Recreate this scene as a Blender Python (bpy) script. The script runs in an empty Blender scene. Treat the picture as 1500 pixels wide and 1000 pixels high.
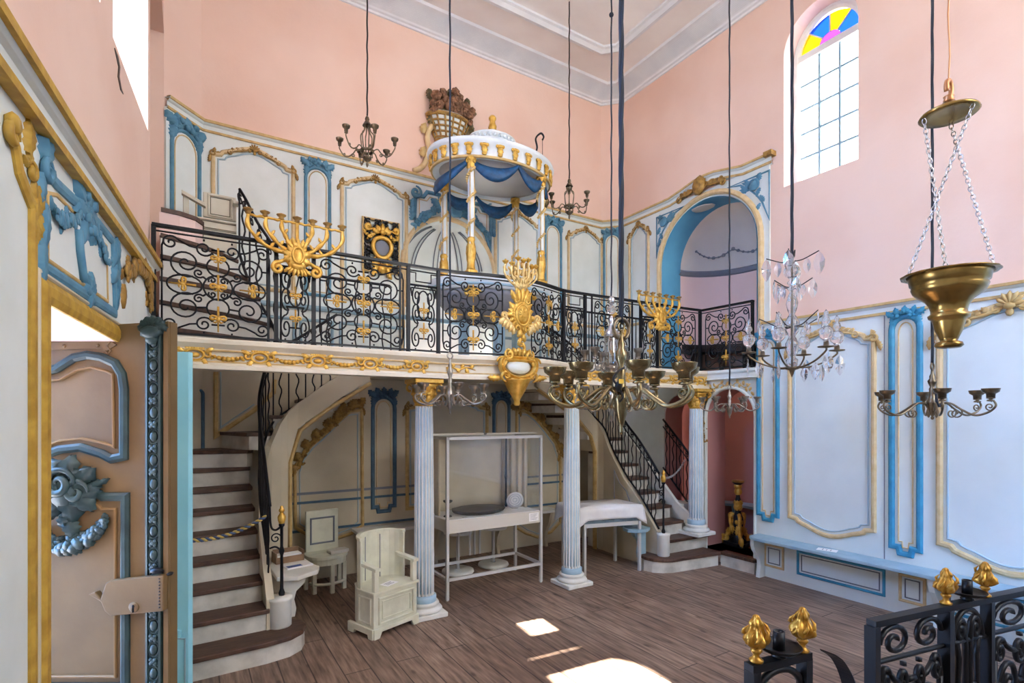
import bpy, math, random
from mathutils import Vector, Matrix
random.seed(7)
C = bpy.context.scene.collection
PI = math.pi
# ---------------------------------------------------------------- camera model (eye at 1.65 m, lens shifted so verticals stay vertical)
EYE = Vector((0, 0, 1.65)); YAW = math.radians(31.7); FPX = 770.0; HORIZON = 608.0
FW = Vector((math.sin(YAW), math.cos(YAW), 0)); RT = Vector((math.cos(YAW), -math.sin(YAW), 0)); UP = Vector((0, 0, 1))
def ray(px, py): return FW + RT * ((px - 750) / FPX) + UP * ((HORIZON - py) / FPX)
def onX(px, py, X): d = ray(px, py); return EYE + d * (X / d.x)
def onY(px, py, Y): d = ray(px, py); return EYE + d * (Y / d.y)
def onZ(px, py, Z): d = ray(px, py); return EYE + d * ((Z - EYE.z) / d.z)
def atT(px, py, t): return EYE + ray(px, py) * t
# ---------------------------------------------------------------- materials
def lin(c): return tuple((x / 255 / 12.92 if x / 255 <= 0.04045 else ((x / 255 + 0.055) / 1.055) ** 2.4) for x in c[:3]) + (1,)
MATS = {}
def mat(name, rgb, rough=0.6, metal=0.0, var=0.0, scale=6.0, bump=0.0, bscale=40.0, spec=0.5, rgb2=None, detail=5.0, stretch=None):
    m = bpy.data.materials.new(name); m.use_nodes = True
    nt = m.node_tree; b = nt.nodes['Principled BSDF']
    b.inputs['Base Color'].default_value = lin(rgb); b.inputs['Roughness'].default_value = rough
    b.inputs['Metallic'].default_value = metal; b.inputs['Specular IOR Level'].default_value = spec
    if var or rgb2 or bump:
        tc = nt.nodes.new('ShaderNodeTexCoord'); src = tc.outputs['Object']
        if stretch:
            mp = nt.nodes.new('ShaderNodeMapping'); mp.inputs['Scale'].default_value = stretch
            nt.links.new(src, mp.inputs[0]); src = mp.outputs[0]
    if var or rgb2:
        n = nt.nodes.new('ShaderNodeTexNoise'); n.inputs['Scale'].default_value = scale; n.inputs['Detail'].default_value = detail
        nt.links.new(src, n.inputs['Vector'])
        r = nt.nodes.new('ShaderNodeValToRGB')
        c1 = lin(rgb); c2 = lin(rgb2) if rgb2 else tuple(x * (1 - var) for x in c1[:3]) + (1,)
        r.color_ramp.elements[0].position = 0.35; r.color_ramp.elements[1].position = 0.62
        r.color_ramp.elements[0].color = c2; r.color_ramp.elements[1].color = c1
        nt.links.new(n.outputs['Fac'], r.inputs[0]); nt.links.new(r.outputs[0], b.inputs['Base Color'])
    if bump:
        n2 = nt.nodes.new('ShaderNodeTexNoise'); n2.inputs['Scale'].default_value = bscale; n2.inputs['Detail'].default_value = 4
        nt.links.new(src, n2.inputs['Vector'])
        bp = nt.nodes.new('ShaderNodeBump'); bp.inputs['Strength'].default_value = bump; bp.inputs['Distance'].default_value = 0.01
        nt.links.new(n2.outputs['Fac'], bp.inputs['Height']); nt.links.new(bp.outputs[0], b.inputs['Normal'])
    MATS[name] = m
    return m
def glass_mat(name, tint, clear=0.9, rough=0.03):
    m = bpy.data.materials.new(name); m.use_nodes = True; nt = m.node_tree
    nt.nodes.remove(nt.nodes['Principled BSDF']); out = nt.nodes['Material Output']
    t = nt.nodes.new('ShaderNodeBsdfTransparent'); t.inputs[0].default_value = lin(tint)
    g = nt.nodes.new('ShaderNodeBsdfGlossy'); g.inputs['Roughness'].default_value = rough
    mx = nt.nodes.new('ShaderNodeMixShader'); mx.inputs[0].default_value = 1 - clear
    nt.links.new(t.outputs[0], mx.inputs[1]); nt.links.new(g.outputs[0], mx.inputs[2]); nt.links.new(mx.outputs[0], out.inputs[0])
    MATS[name] = m; return m
def crystal_mat(name):
    m = bpy.data.materials.new(name); m.use_nodes = True; b = m.node_tree.nodes['Principled BSDF']
    b.inputs['Base Color'].default_value = (0.93, 0.93, 0.97, 1); b.inputs['Roughness'].default_value = 0.03
    b.inputs['Transmission Weight'].default_value = 0.92; b.inputs['IOR'].default_value = 1.5
    MATS[name] = m; return m
# ---------------------------------------------------------------- mesh builder
def basis(d):
    d = Vector(d).normalized(); a = Vector((0, 0, 1)) if abs(d.z) < 0.9 else Vector((1, 0, 0))
    x = d.cross(a).normalized(); return x, x.cross(d).normalized(), d
class MB:
    def __init__(s): s.v = []; s.f = []; s.sm = []; s.mi = []
    def add(s, vs, fs, smooth=True, mi=0):
        o = len(s.v); s.v += [tuple(v) for v in vs]
        for f in fs: s.f.append([i + o for i in f]); s.sm.append(smooth); s.mi.append(mi)
    def box(s, x0, x1, y0, y1, z0, z1, M=None, mi=0):
        vs = [Vector((x, y, z)) for z in (z0, z1) for y in (y0, y1) for x in (x0, x1)]
        if M is not None: vs = [M @ v for v in vs]
        s.add(vs, [(0, 2, 3, 1), (4, 5, 7, 6), (0, 1, 5, 4), (2, 6, 7, 3), (0, 4, 6, 2), (1, 3, 7, 5)], False, mi)
    def bbox(s, x0, x1, y0, y1, z0, z1, b=0.006, M=None):            # box with chamfered edges (octagon extruded, tapered ends)
        def ring(i, z): return [(x0 + i + b, y0 + i, z), (x1 - i - b, y0 + i, z), (x1 - i, y0 + i + b, z), (x1 - i, y1 - i - b, z), (x1 - i - b, y1 - i, z), (x0 + i + b, y1 - i, z), (x0 + i, y1 - i - b, z), (x0 + i, y0 + i + b, z)]
        rs = [ring(b, z0), ring(0, z0 + b), ring(0, z1 - b), ring(b, z1)]
        s.rings([[Vector(p) if M is None else M @ Vector(p) for p in r] for r in rs], smooth=False)
    def rings(s, rs, closed=True, cap=True, smooth=True, loop=False):
        n = len(rs[0]); vs = [p for r in rs for p in r]; fs = []
        m = len(rs)
        for i in range(m if loop else m - 1):
            j = (i + 1) % m
            for k in range(n if closed else n - 1):
                l = (k + 1) % n; fs.append((i * n + k, i * n + l, j * n + l, j * n + k))
        if cap and not loop and closed: fs.append(tuple(range(n))[::-1]); fs.append(tuple((m - 1) * n + k for k in range(n)))
        s.add(vs, fs, smooth)
    def tube(s, pts, r, seg=6, closed=False, flat=None):
        pts = [Vector(p) for p in pts]; n = len(pts)
        rr = r if isinstance(r, (list, tuple)) else [r] * n
        rs = []; up = None
        for i in range(n):
            a = pts[i - 1] if (i > 0 or closed) else pts[i]; b = pts[(i + 1) % n] if (i < n - 1 or closed) else pts[i]
            d = (b - a)
            if d.length < 1e-9: d = Vector((0, 0, 1))
            d.normalize()
            if up is None: x, y, _ = basis(d)
            else:
                x = up - d * up.dot(d)
                x = x.normalized() if x.length > 1e-6 else basis(d)[0]
                y = x.cross(d).normalized()
            up = x
            f = flat or 1.0
            rs.append([pts[i] + x * (math.cos(2 * PI * k / seg) * rr[i]) + y * (math.sin(2 * PI * k / seg) * rr[i] * f) for k in range(seg)])
        s.rings(rs, loop=closed)
    def lathe(s, prof, o=(0, 0, 0), seg=16, M=None, flute=0, fdepth=0, smooth=True, squash=1.0, loop=False):
        o = Vector(o); rs = []
        for (r, z) in prof:
            ring = []
            for k in range(seg):
                a = 2 * PI * k / seg; q = r
                if flute: q = r * (1 - fdepth * (0.5 + 0.5 * math.cos(flute * a)))
                p = Vector((q * math.cos(a), q * math.sin(a) * squash, z))
                ring.append((M @ p if M is not None else p) + o)
            rs.append(ring)
        s.rings(rs, smooth=smooth, loop=loop)
    def sph(s, c, r, seg=8, rings=5, axes=None):
        c = Vector(c); r = (r, r, r) if isinstance(r, (int, float)) else r
        ax = axes or (Vector((1, 0, 0)), Vector((0, 1, 0)), Vector((0, 0, 1)))
        rs = []
        for i in range(1, rings):
            t = PI * i / rings
            rs.append([c + ax[0] * (r[0] * math.sin(t) * math.cos(2 * PI * k / seg)) + ax[1] * (r[1] * math.sin(t) * math.sin(2 * PI * k / seg)) - ax[2] * (r[2] * math.cos(t)) for k in range(seg)])
        s.rings(rs)
    def prism(s, poly, f0, f1, smooth=False, cap=True):             # poly: 2D points, f0/f1 map (a,b) to 3D at the two faces
        n = len(poly); vs = [f0(*p) for p in poly] + [f1(*p) for p in poly]
        fs = [(i, (i + 1) % n, n + (i + 1) % n, n + i) for i in range(n)]
        if cap: fs += [tuple(range(n))[::-1], tuple(range(n, 2 * n))]
        s.add(vs, fs, smooth)
    def sheet(s, grid, smooth=True):
        n = len(grid[0]); s.add([p for r in grid for p in r], [(i * n + k, i * n + k + 1, (i + 1) * n + k + 1, (i + 1) * n + k) for i in range(len(grid) - 1) for k in range(n - 1)], smooth)
    def build(s, name, m, parent=None, loc=None, bevel=0, solid=0, fix=True):
        me = bpy.data.meshes.new(name); me.from_pydata(s.v, [], s.f)
        me.polygons.foreach_set('use_smooth', s.sm)
        ms = m if isinstance(m, (list, tuple)) else [m]
        for x in ms: me.materials.append(MATS[x] if isinstance(x, str) else x)
        if len(ms) > 1: me.polygons.foreach_set('material_index', s.mi)
        if fix:
            import bmesh
            bm = bmesh.new(); bm.from_mesh(me); bmesh.ops.recalc_face_normals(bm, faces=bm.faces); bm.to_mesh(me); bm.free()
        me.update()
        o = bpy.data.objects.new(name, me); C.objects.link(o)
        if parent is not None: o.parent = parent
        if loc is not None: o.location = loc
        if bevel: md = o.modifiers.new('edge', 'BEVEL'); md.width = bevel; md.segments = 2; md.limit_method = 'ANGLE'
        if solid: md = o.modifiers.new('thick', 'SOLIDIFY'); md.thickness = solid; md.offset = 0
        return o
def tag(o, label=None, cat=None, group=None, kind=None):
    if label: o['label'] = label
    if cat: o['category'] = cat
    if group: o['group'] = group
    if kind: o['kind'] = kind
    return o
def thing(name, label, cat, loc=(0, 0, 0), rz=0, group=None):
    o = bpy.data.objects.new(name, None); C.objects.link(o); o.empty_display_size = 0.1
    o.location = loc; o.rotation_euler = (0, 0, rz); return tag(o, label, cat, group)
def copy_tree(o, parent=None):
    c = o.copy(); C.objects.link(c)
    if parent is not None: c.parent = parent
    for ch in list(o.children): copy_tree(ch, c)
    return c
def copy_part(o, parent, M=None):
    c = o.copy(); C.objects.link(c); c.parent = parent
    if M is not None: c.matrix_local = M
    for ch in list(o.children): copy_tree(ch, c)
    return c
# ---------------------------------------------------------------- curves
def catmull(P, n=8):
    P = [Vector(p) for p in P]; out = []
    for i in range(len(P) - 1):
        p0 = P[max(i - 1, 0)]; p1 = P[i]; p2 = P[i + 1]; p3 = P[min(i + 2, len(P) - 1)]
        for k in range(n):
            t = k / n; out.append(0.5 * ((2 * p1) + (p2 - p0) * t + (2 * p0 - 5 * p1 + 4 * p2 - p3) * t * t + (3 * p1 - p0 - 3 * p2 + p3) * t ** 3))
    out.append(P[-1]); return out
def arc(cx, cz, r, a0, a1, n=16, rz=None):
    rz = rz or r
    return [(cx + r * math.cos(a0 + (a1 - a0) * i / n), cz + rz * math.sin(a0 + (a1 - a0) * i / n)) for i in range(n + 1)]
def scroll(p0, p1, body=1.6, e0=5.5, e1=5.5, sgn=1, s_curve=False, n=54):
    """wrought scroll from spiral centre p0 to spiral centre p1, integrated from its curvature."""
    ks = []
    for i in range(n):
        s = (i + 0.5) / n; k = body
        if s < 0.36 and e0: k += e0 * 3 * ((0.36 - s) / 0.36) ** 1.6 / 0.36 * 0.9
        if s > 0.64 and e1: k += e1 * 3 * ((s - 0.64) / 0.36) ** 1.6 / 0.36 * 0.9
        if s_curve:
            g = -1 if s > 0.5 else 1
            k *= g
        ks.append(k * sgn)
    # scale spirals so that the turning of each end is about e radians
    h = 0.0; pts = [Vector((0, 0))]
    for i, k in enumerate(ks):
        h += k / n; fall = 1.0
        pts.append(pts[-1] + Vector((math.cos(h), math.sin(h))) * fall / n)
    a = pts[0]; b = pts[-1]; d = b - a; D = Vector(p1) - Vector(p0)
    L = max(d.length, 1e-6); sc = D.length / L; ang = math.atan2(D.y, D.x) - math.atan2(d.y, d.x)
    c, s_ = math.cos(ang) * sc, math.sin(ang) * sc
    return [(p0[0] + (p.x - a.x) * c - (p.y - a.y) * s_, p0[1] + (p.x - a.x) * s_ + (p.y - a.y) * c) for p in pts]
def spiral(cx, cz, r, a0, turns, r1=0.15, n=22):
    return [(cx + r * (1 - (1 - r1) * i / n) * math.cos(a0 + turns * 2 * PI * i / n), cz + r * (1 - (1 - r1) * i / n) * math.sin(a0 + turns * 2 * PI * i / n)) for i in range(n + 1)]
# ---------------------------------------------------------------- wall planes
class Plane:
    def __init__(s, o, a, n): s.o = Vector(o); s.a = Vector(a).normalized(); s.n = Vector(n).normalized()
    def pt(s, a, z, d=0.0): return s.o + s.a * a + UP * z + s.n * d
    def hit(s, px, py):
        r = ray(px, py); t = (s.o - EYE).dot(s.n) / r.dot(s.n); p = EYE + r * t - s.o
        return (p.dot(s.a), p.z)
    def ha(s, px): return s.hit(px, 500)[0]
def strip(mb, pl, pts, w, d, closed=True, base=0.0, prof=None):
    """moulding with mitred corners along 2D points of a wall plane"""
    P = [Vector(p) for p in pts]; n = len(P); rs = []
    prof = prof or [(-.5, 0), (-.5, .55), (-.2, 1), (.2, 1), (.5, .55), (.5, 0)]
    for i in range(n):
        a = P[i - 1] if (i or closed) else None; b = P[(i + 1) % n] if (i < n - 1 or closed) else None
        t1 = (P[i] - a).normalized() if a is not None else None; t2 = (b - P[i]).normalized() if b is not None else None
        if t1 is None: t1 = t2
        if t2 is None: t2 = t1
        n1 = Vector((-t1.y, t1.x)); n2 = Vector((-t2.y, t2.x)); m = n1 + n2
        m = m.normalized() if m.length > 1e-4 else n1
        k = min(1 / max(m.dot(n1), 0.35), 2.2)
        rs.append([pl.pt(P[i].x + m.x * q * w * k, P[i].y + m.y * q * w * k, base + h * d) for q, h in prof])
    mb.rings(rs, closed=False, loop=closed, smooth=False)
def wall_mesh(mb, pl, a0, a1, z0, z1, ops, thick, n=14):
    """solid wall front face with openings (oa0, oa1, oz0, spring, arch) and their reveals going back by thick"""
    br = {a0, a1}
    for (p, q, zb, zs, ar) in ops:
        br |= {p, q}
        if ar: br |= {p + (q - p) * (0.5 - 0.5 * math.cos(PI * i / n)) for i in range(n + 1)}
    br = sorted(b for b in br if a0 - 1e-9 <= b <= a1 + 1e-9)
    br = [b for i, b in enumerate(br) if i == 0 or b - br[i - 1] > 1e-6]
    def top(o, x):
        p, q, zb, zs, ar = o
        if not ar: return zs
        r = (q - p) / 2; u = (x - (p + q) / 2) / r; return zs + (r if ar is True else ar) * math.sqrt(max(0, 1 - u * u))
    for i in range(len(br) - 1):
        x, y = br[i], br[i + 1]; c = (x + y) / 2
        hs = sorted([o for o in ops if o[0] < c < o[1]], key=lambda o: o[2]); lo = (z0, z0)
        for o in hs:
            if o[2] > lo[0] + 1e-6 or o[2] > lo[1] + 1e-6:
                mb.add([pl.pt(x, lo[0]), pl.pt(y, lo[1]), pl.pt(y, o[2]), pl.pt(x, o[2])], [(0, 1, 2, 3)], False)
                mb.add([pl.pt(x, o[2]), pl.pt(y, o[2]), pl.pt(y, o[2], -thick), pl.pt(x, o[2], -thick)], [(0, 1, 2, 3)], False)
            lo = (top(o, x), top(o, y))
            mb.add([pl.pt(x, lo[0]), pl.pt(y, lo[1]), pl.pt(y, lo[1], -thick), pl.pt(x, lo[0], -thick)], [(0, 1, 2, 3)], bool(o[4]), 1)
        if z1 > lo[0] + 1e-6 or z1 > lo[1] + 1e-6: mb.add([pl.pt(x, lo[0]), pl.pt(y, lo[1]), pl.pt(y, z1), pl.pt(x, z1)], [(0, 1, 2, 3)], False)
    for o in ops:
        for x in (o[0], o[1]):
            mb.add([pl.pt(x, o[2]), pl.pt(x, o[3]), pl.pt(x, o[3], -thick), pl.pt(x, o[2], -thick)], [(0, 1, 2, 3)], False, 1)
# ---------------------------------------------------------------- carved ornament in a wall plane
def blob(mb, pl, a, z, d, ra, rz, rd, ang=0.0, seg=7, rings=4):
    ca, sa = math.cos(ang), math.sin(ang)
    mb.sph(pl.pt(a, z, d), (ra, rz, rd), seg, rings, (pl.a * ca + UP * sa, -pl.a * sa + UP * ca, pl.n))
def curl(mb, pl, pts, d, r, taper=True, flat=1.0):
    n = len(pts); mb.tube([pl.pt(p[0], p[1], d) for p in pts], [r * (0.35 + 0.65 * math.sin(PI * min(1, (i + 0.6) / n * 1.1))) if taper else r for i in range(n)], 6)
def leaf(mb, pl, a, z, ang, L, w, d=0.015):
    """lobed acanthus leaf: scalloped edges, two raised shoulders and a sunk midrib"""
    ca, sa = math.cos(ang), math.sin(ang); rs = []; N = 9; bend = .10 * L * (1 if math.sin(ang * 3 + a * 7) > 0 else -1)
    for i in range(N):
        t = i / (N - 1); q = math.sin(PI * min(1, .12 + .86 * t)) ** .75; wd = w * .55 * q * (1 + .26 * math.cos(2 * PI * 4 * t)); o = bend * math.sin(PI * t) * t
        lift = w * .28 * q + w * .10 * math.sin(PI * t)
        row = []
        for k, h in ((-1, d * .35), (-.55, d * .9 + lift), (0, d * .9 + lift * .62), (.55, d * .9 + lift), (1, d * .35)):
            x = L * t + (abs(k) * L * .03); y = o + wd * k; row.append(pl.pt(a + ca * x - sa * y, z + sa * x + ca * y, h))
        rs.append(row)
    mb.sheet(rs)
def shell(mb, pl, a, z, s, d=0.02):
    for k in range(7):
        t = PI * (0.08 + 0.84 * k / 6); L = s * (0.62 + 0.2 * math.sin(t))
        blob(mb, pl, a + math.cos(t) * L * .55, z + math.sin(t) * L * .55, d, L * .5, s * .13, s * .16, t)
    blob(mb, pl, a, z - s * .02, d + s * .1, s * .3, s * .2, s * .18)
    for q in (-1, 1):
        curl(mb, pl, [(a + q * p, z + h) for p, h in spiral(s * .55, -s * .12, s * .3, PI, -1.4)], d, s * .085)
    blob(mb, pl, a, z - s * .35, d, s * .2, s * .25, s * .12)
def crest(mb, pl, a, z, w, s, d=0.02, drop=None):
    """shell with leafy scrolls running both ways along a moulding of half width w falling by drop at the ends"""
    shell(mb, pl, a, z, s, d); dr = drop if drop is not None else w * .25
    for q in (-1, 1):
        P = [(a + q * w * t, z - s * .1 - dr * (t ** 1.5) + 0.04 * s * math.sin(9 * t)) for t in [0.15 + .85 * i / 10 for i in range(11)]]
        curl(mb, pl, P, d, s * .12)
        for t in (.42, .62, .85): leaf(mb, pl, a + q * w * t, z - s * .1 - dr * t ** 1.5, PI / 2 - q * .9 if t < .8 else PI / 2 - q * .4, s * .55, s * .4, d)
        curl(mb, pl, [(a + q * p, zz) for p, zz in spiral(w * 1.0, z - dr - s * .1, s * .32, PI / 2, -1.3)], d, s * .1)
def corner_leaf(mb, pl, a, z, q, s, d=0.02):
    """scroll with hanging leaves at a panel's top corner; q is the outward side"""
    curl(mb, pl, [(a + q * p, z + h) for p, h in spiral(0, 0, s * .5, PI * .9, -1.5)], d, s * .16)
    leaf(mb, pl, a, z + s * .2, PI / 2 + q * .3, s * .8, s * .5, d); leaf(mb, pl, a + q * s * .35, z - s * .2, -PI / 2 + q * .25, s * 1.2, s * .5, d)
    leaf(mb, pl, a - q * s * .3, z + s * .1, PI / 2 + q * 1.2, s * .7, s * .4, d)
def garland(mb, pl, P, r, d=0.02, seed=1, dens=1.0):
    R = random.Random(seed); Q = catmull([(p[0], p[1], 0) for p in P], max(3, int(5 * dens)))
    for i, p in enumerate(Q):
        f = 0.65 + 0.55 * math.sin(PI * (i + .5) / len(Q))
        for k in range(2): blob(mb, pl, p.x + R.uniform(-1, 1) * r * .5, p.y + R.uniform(-1, 1) * r * .5, d + R.uniform(0, r * .4), r * f * R.uniform(.5, .9), r * f * R.uniform(.4, .7), r * .5 * f, R.uniform(0, PI), 6, 4)
        if i % 3 == 0:
            t = R.uniform(0, 2 * PI); leaf(mb, pl, p.x, p.y, t, r * 1.7, r * .9, d * .7)
    curl(mb, pl, [(p.x, p.y) for p in Q], d * .7, r * .35, False)
def blue_crest(mb, pl, a, z, w, d=0.02, seed=1):
    """carved bouquet on top of a narrow panel of width w"""
    R = random.Random(seed)
    for k in range(5): leaf(mb, pl, a + w * (-.34 + .17 * k), z - w * .12, PI / 2 + (2 - k) * .42, w * .42, w * .26, d)
    for q in (-1, 1):
        curl(mb, pl, [(a + q * p, zz) for p, zz in spiral(w * .36, z - w * .06, w * .17, PI, -1.5)], d, w * .05)
        leaf(mb, pl, a + q * w * .42, z - w * .1, -PI / 2 + q * .2, w * .42, w * .22, d)
    for k in range(6): blob(mb, pl, a + R.uniform(-.28, .28) * w, z + R.uniform(-.12, .12) * w, d * 1.4, w * .1, w * .08, w * .08, R.uniform(0, 3))
def rococo(a0, a1, z0, z1, top=.10, bottom=0.0, n=10):
    """closed outline: shoulders and an arched head; bottom>0 gives the same upside down, wavy"""
    w = a1 - a0; c = (a0 + a1) / 2; s = min(w * .16, .16); out = []
    def edge(z, h, sg):
        if h <= 0: return [(a0, z), (a1, z)]
        q = [(a0, z - sg * h)]
        q += [(a0 + s * .55, z - sg * h * .92), (a0 + s * .7, z - sg * h * .72), (a0 + s, z - sg * h * .6)]
        q += [(a0 + s + (w - 2 * s) * i / n, z - sg * h * .6 * (1 - math.sin(PI * i / n) ** 1.3)) for i in range(1, n)]
        q += [(a1 - s, z - sg * h * .6), (a1 - s * .7, z - sg * h * .72), (a1 - s * .55, z - sg * h * .92), (a1, z - sg * h)]
        return q
    return edge(z1, top, 1) + edge(z0, bottom, -1)[::-1]
def roundtop(a0, a1, z0, z1, r=.5, notch=0.0, n=10):
    """narrow panel outline with an arched head and notched foot"""
    w = a1 - a0; h = w * r; c = (a0 + a1) / 2
    top = [(c + w / 2 * math.cos(PI - PI * i / n), z1 - h + h * math.sin(PI * i / n)) for i in range(n + 1)]
    if notch: bot = [(a1, z0 + notch), (a1 - notch, z0 + notch), (a1 - notch * 1.2, z0), (a0 + notch * 1.2, z0), (a0 + notch, z0 + notch), (a0, z0 + notch)]
    else: bot = [(a1, z0), (a0, z0)]
    return top + bot
def inset(poly, k):
    ca = (min(p[0] for p in poly) + max(p[0] for p in poly)) / 2; cz = (min(p[1] for p in poly) + max(p[1] for p in poly)) / 2
    w = max(p[0] for p in poly) - min(p[0] for p in poly); h = max(p[1] for p in poly) - min(p[1] for p in poly)
    return [(ca + (p[0] - ca) * (1 - 2 * k / w), cz + (p[1] - cz) * (1 - 2 * k / h)) for p in poly]
# ================================================================ materials
mat('pink plaster', (233, 204, 188), .85, scale=1.1, bump=.12, bscale=30, rgb2=(226, 192, 174))
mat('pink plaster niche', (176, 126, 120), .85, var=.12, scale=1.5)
mat('pale pink plaster', (240, 212, 206), .85, var=.08, scale=1.5)
mat('cream paint', (224, 231, 228), .55, scale=2.5, rgb2=(211, 218, 213), bump=.05, bscale=60)
mat('ivory paint', (226, 218, 200), .5, scale=4, rgb2=(212, 203, 183), bump=.05)
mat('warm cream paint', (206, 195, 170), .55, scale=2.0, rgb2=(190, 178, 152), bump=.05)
mat('pearl blue paint', (222, 230, 228), .5, scale=2.0, rgb2=(212, 220, 219), bump=.05)
mat('blue paint', (92, 144, 170), .55, scale=14, rgb2=(74, 126, 154))
mat('strong blue paint', (62, 150, 186), .5, scale=14, rgb2=(50, 134, 172))
mat('dark blue paint', (70, 104, 128), .5, scale=14, rgb2=(58, 88, 112))
mat('grey blue paint', (152, 180, 194), .55, scale=8, rgb2=(138, 168, 184)); mat('faint blue line', (164, 186, 198), .6)
mat('light blue paint', (164, 228, 244), .5, scale=5, rgb2=(152, 220, 238))
mat('arch blue paint', (98, 172, 208), .6, scale=3, rgb2=(84, 156, 196))
mat('teal paint', (46, 70, 70), .5, scale=12, rgb2=(36, 56, 58)); mat('brown bead', (134, 104, 62), .55)
mat('ochre paint', (206, 176, 118), .55, scale=18, rgb2=(186, 152, 94))
mat('pale ochre paint', (216, 192, 148), .55, scale=18, rgb2=(204, 176, 128))
mat('yellow ochre paint', (196, 158, 62), .5, scale=18, rgb2=(166, 128, 44))
mat('old gold', (176, 138, 70), .45, .25, scale=22, rgb2=(128, 96, 46))
mat('gilt', (222, 180, 88), .38, .45, scale=25, rgb2=(196, 148, 54))
mat('pale gilt', (230, 202, 140), .4, .4, scale=25, rgb2=(214, 176, 104))
mat('iron', (22, 24, 30), .42, .5, spec=.5)
mat('silvery iron', (150, 154, 160), .3, .8)
mat('ceiling white', (236, 232, 228), .8, scale=2, rgb2=(228, 222, 218))
mat('cornice grey', (226, 229, 232), .7, scale=4, rgb2=(216, 220, 225))
mat('dome grey', (214, 210, 204), .8, scale=2, rgb2=(202, 198, 194))
mat('slate line', (122, 128, 140), .7)
mat('white paint', (228, 228, 222), .5, scale=5, rgb2=(212, 212, 204), bump=.06)
mat('riser white', (214, 210, 200), .7, scale=5, rgb2=(176, 172, 162), bump=.1)
mat('tread wood', (92, 66, 52), .55, scale=5, rgb2=(64, 44, 36), stretch=(2, 14, 2), bump=.15, bscale=10)
mat('dark wood', (62, 50, 44), .5, scale=6, rgb2=(44, 36, 32))
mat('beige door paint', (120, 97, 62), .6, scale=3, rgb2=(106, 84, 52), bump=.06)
mat('column white', (226, 228, 226), .5, scale=6, rgb2=(208, 212, 212))
mat('pale blue column', (176, 204, 222), .5, scale=6, rgb2=(158, 190, 212))
mat('ribbon grey', (112, 118, 126), .7)
def floor_material():
    m = bpy.data.materials.new('old floorboards'); m.use_nodes = True; nt = m.node_tree; b = nt.nodes['Principled BSDF']; L = nt.links.new
    tc = nt.nodes.new('ShaderNodeTexCoord'); mp = nt.nodes.new('ShaderNodeMapping'); mp.inputs['Rotation'].default_value = (0, 0, PI / 2)
    L(tc.outputs['Object'], mp.inputs[0])
    br = nt.nodes.new('ShaderNodeTexBrick'); br.offset = .37; br.inputs['Scale'].default_value = 1.0
    br.inputs['Brick Width'].default_value = 1.7; br.inputs['Row Height'].default_value = .17; br.inputs['Mortar Size'].default_value = .004
    br.inputs['Color1'].default_value = (.25, .25, .25, 1); br.inputs['Color2'].default_value = (.75, .75, .75, 1); br.inputs['Mortar'].default_value = (0, 0, 0, 1); br.inputs['Bias'].default_value = 0
    L(mp.outputs[0], br.inputs['Vector'])
    ms = nt.nodes.new('ShaderNodeMapping'); ms.inputs['Scale'].default_value = (26, 2.2, 1); L(tc.outputs['Object'], ms.inputs[0])
    n1 = nt.nodes.new('ShaderNodeTexNoise'); n1.inputs['Scale'].default_value = 1.6; n1.inputs['Detail'].default_value = 7; L(ms.outputs[0], n1.inputs['Vector'])
    n2 = nt.nodes.new('ShaderNodeTexNoise'); n2.inputs['Scale'].default_value = 1.3; n2.inputs['Detail'].default_value = 4; L(tc.outputs['Object'], n2.inputs['Vector'])
    n3 = nt.nodes.new('ShaderNodeTexVoronoi'); n3.inputs['Scale'].default_value = 1.0
    mk = nt.nodes.new('ShaderNodeMapping'); mk.inputs['Scale'].default_value = (9, 4, 1); L(tc.outputs['Object'], mk.inputs[0]); L(mk.outputs[0], n3.inputs['Vector'])
    kr = nt.nodes.new('ShaderNodeValToRGB'); kr.color_ramp.elements[0].position = .06; kr.color_ramp.elements[0].color = (.35, .3, .28, 1); kr.color_ramp.elements[1].position = .17; kr.color_ramp.elements[1].color = (1, 1, 1, 1); L(n3.outputs['Distance'], kr.inputs[0])
    r1 = nt.nodes.new('ShaderNodeValToRGB'); e = r1.color_ramp.elements; e[0].position = .3; e[0].color = lin((104, 84, 72)); e[1].position = .68; e[1].color = lin((172, 148, 130)); L(n1.outputs['Fac'], r1.inputs[0])
    def mul(a, c, f):
        x = nt.nodes.new('ShaderNodeMix'); x.data_type = 'RGBA'; x.blend_type = 'MULTIPLY'; x.inputs[0].default_value = f; L(a, x.inputs[6]); L(c, x.inputs[7]); return x.outputs[2]
    rb = nt.nodes.new('ShaderNodeValToRGB'); e = rb.color_ramp.elements; e[0].position = 0; e[0].color = (.12, .1, .09, 1); e[1].position = .3; e[1].color = (.72, .70, .69, 1); x = rb.color_ramp.elements.new(.75); x.color = (1, .98, .96, 1); L(br.outputs['Color'], rb.inputs[0])
    r2 = nt.nodes.new('ShaderNodeValToRGB'); e = r2.color_ramp.elements; e[0].position = .35; e[0].color = (.62, .56, .54, 1); e[1].position = .62; e[1].color = (1, 1, 1, 1); L(n2.outputs['Fac'], r2.inputs[0])
    c = mul(r1.outputs[0], rb.outputs[0], .9); c = mul(c, r2.outputs[0], .8); c = mul(c, kr.outputs[0], .8)
    L(c, b.inputs['Base Color']); b.inputs['Roughness'].default_value = .62
    bp = nt.nodes.new('ShaderNodeBump'); bp.inputs['Strength'].default_value = .35; bp.inputs['Distance'].default_value = .006; L(n1.outputs['Fac'], bp.inputs['Height']); L(bp.outputs[0], b.inputs['Normal'])
    MATS['floor'] = m
floor_material()
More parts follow.
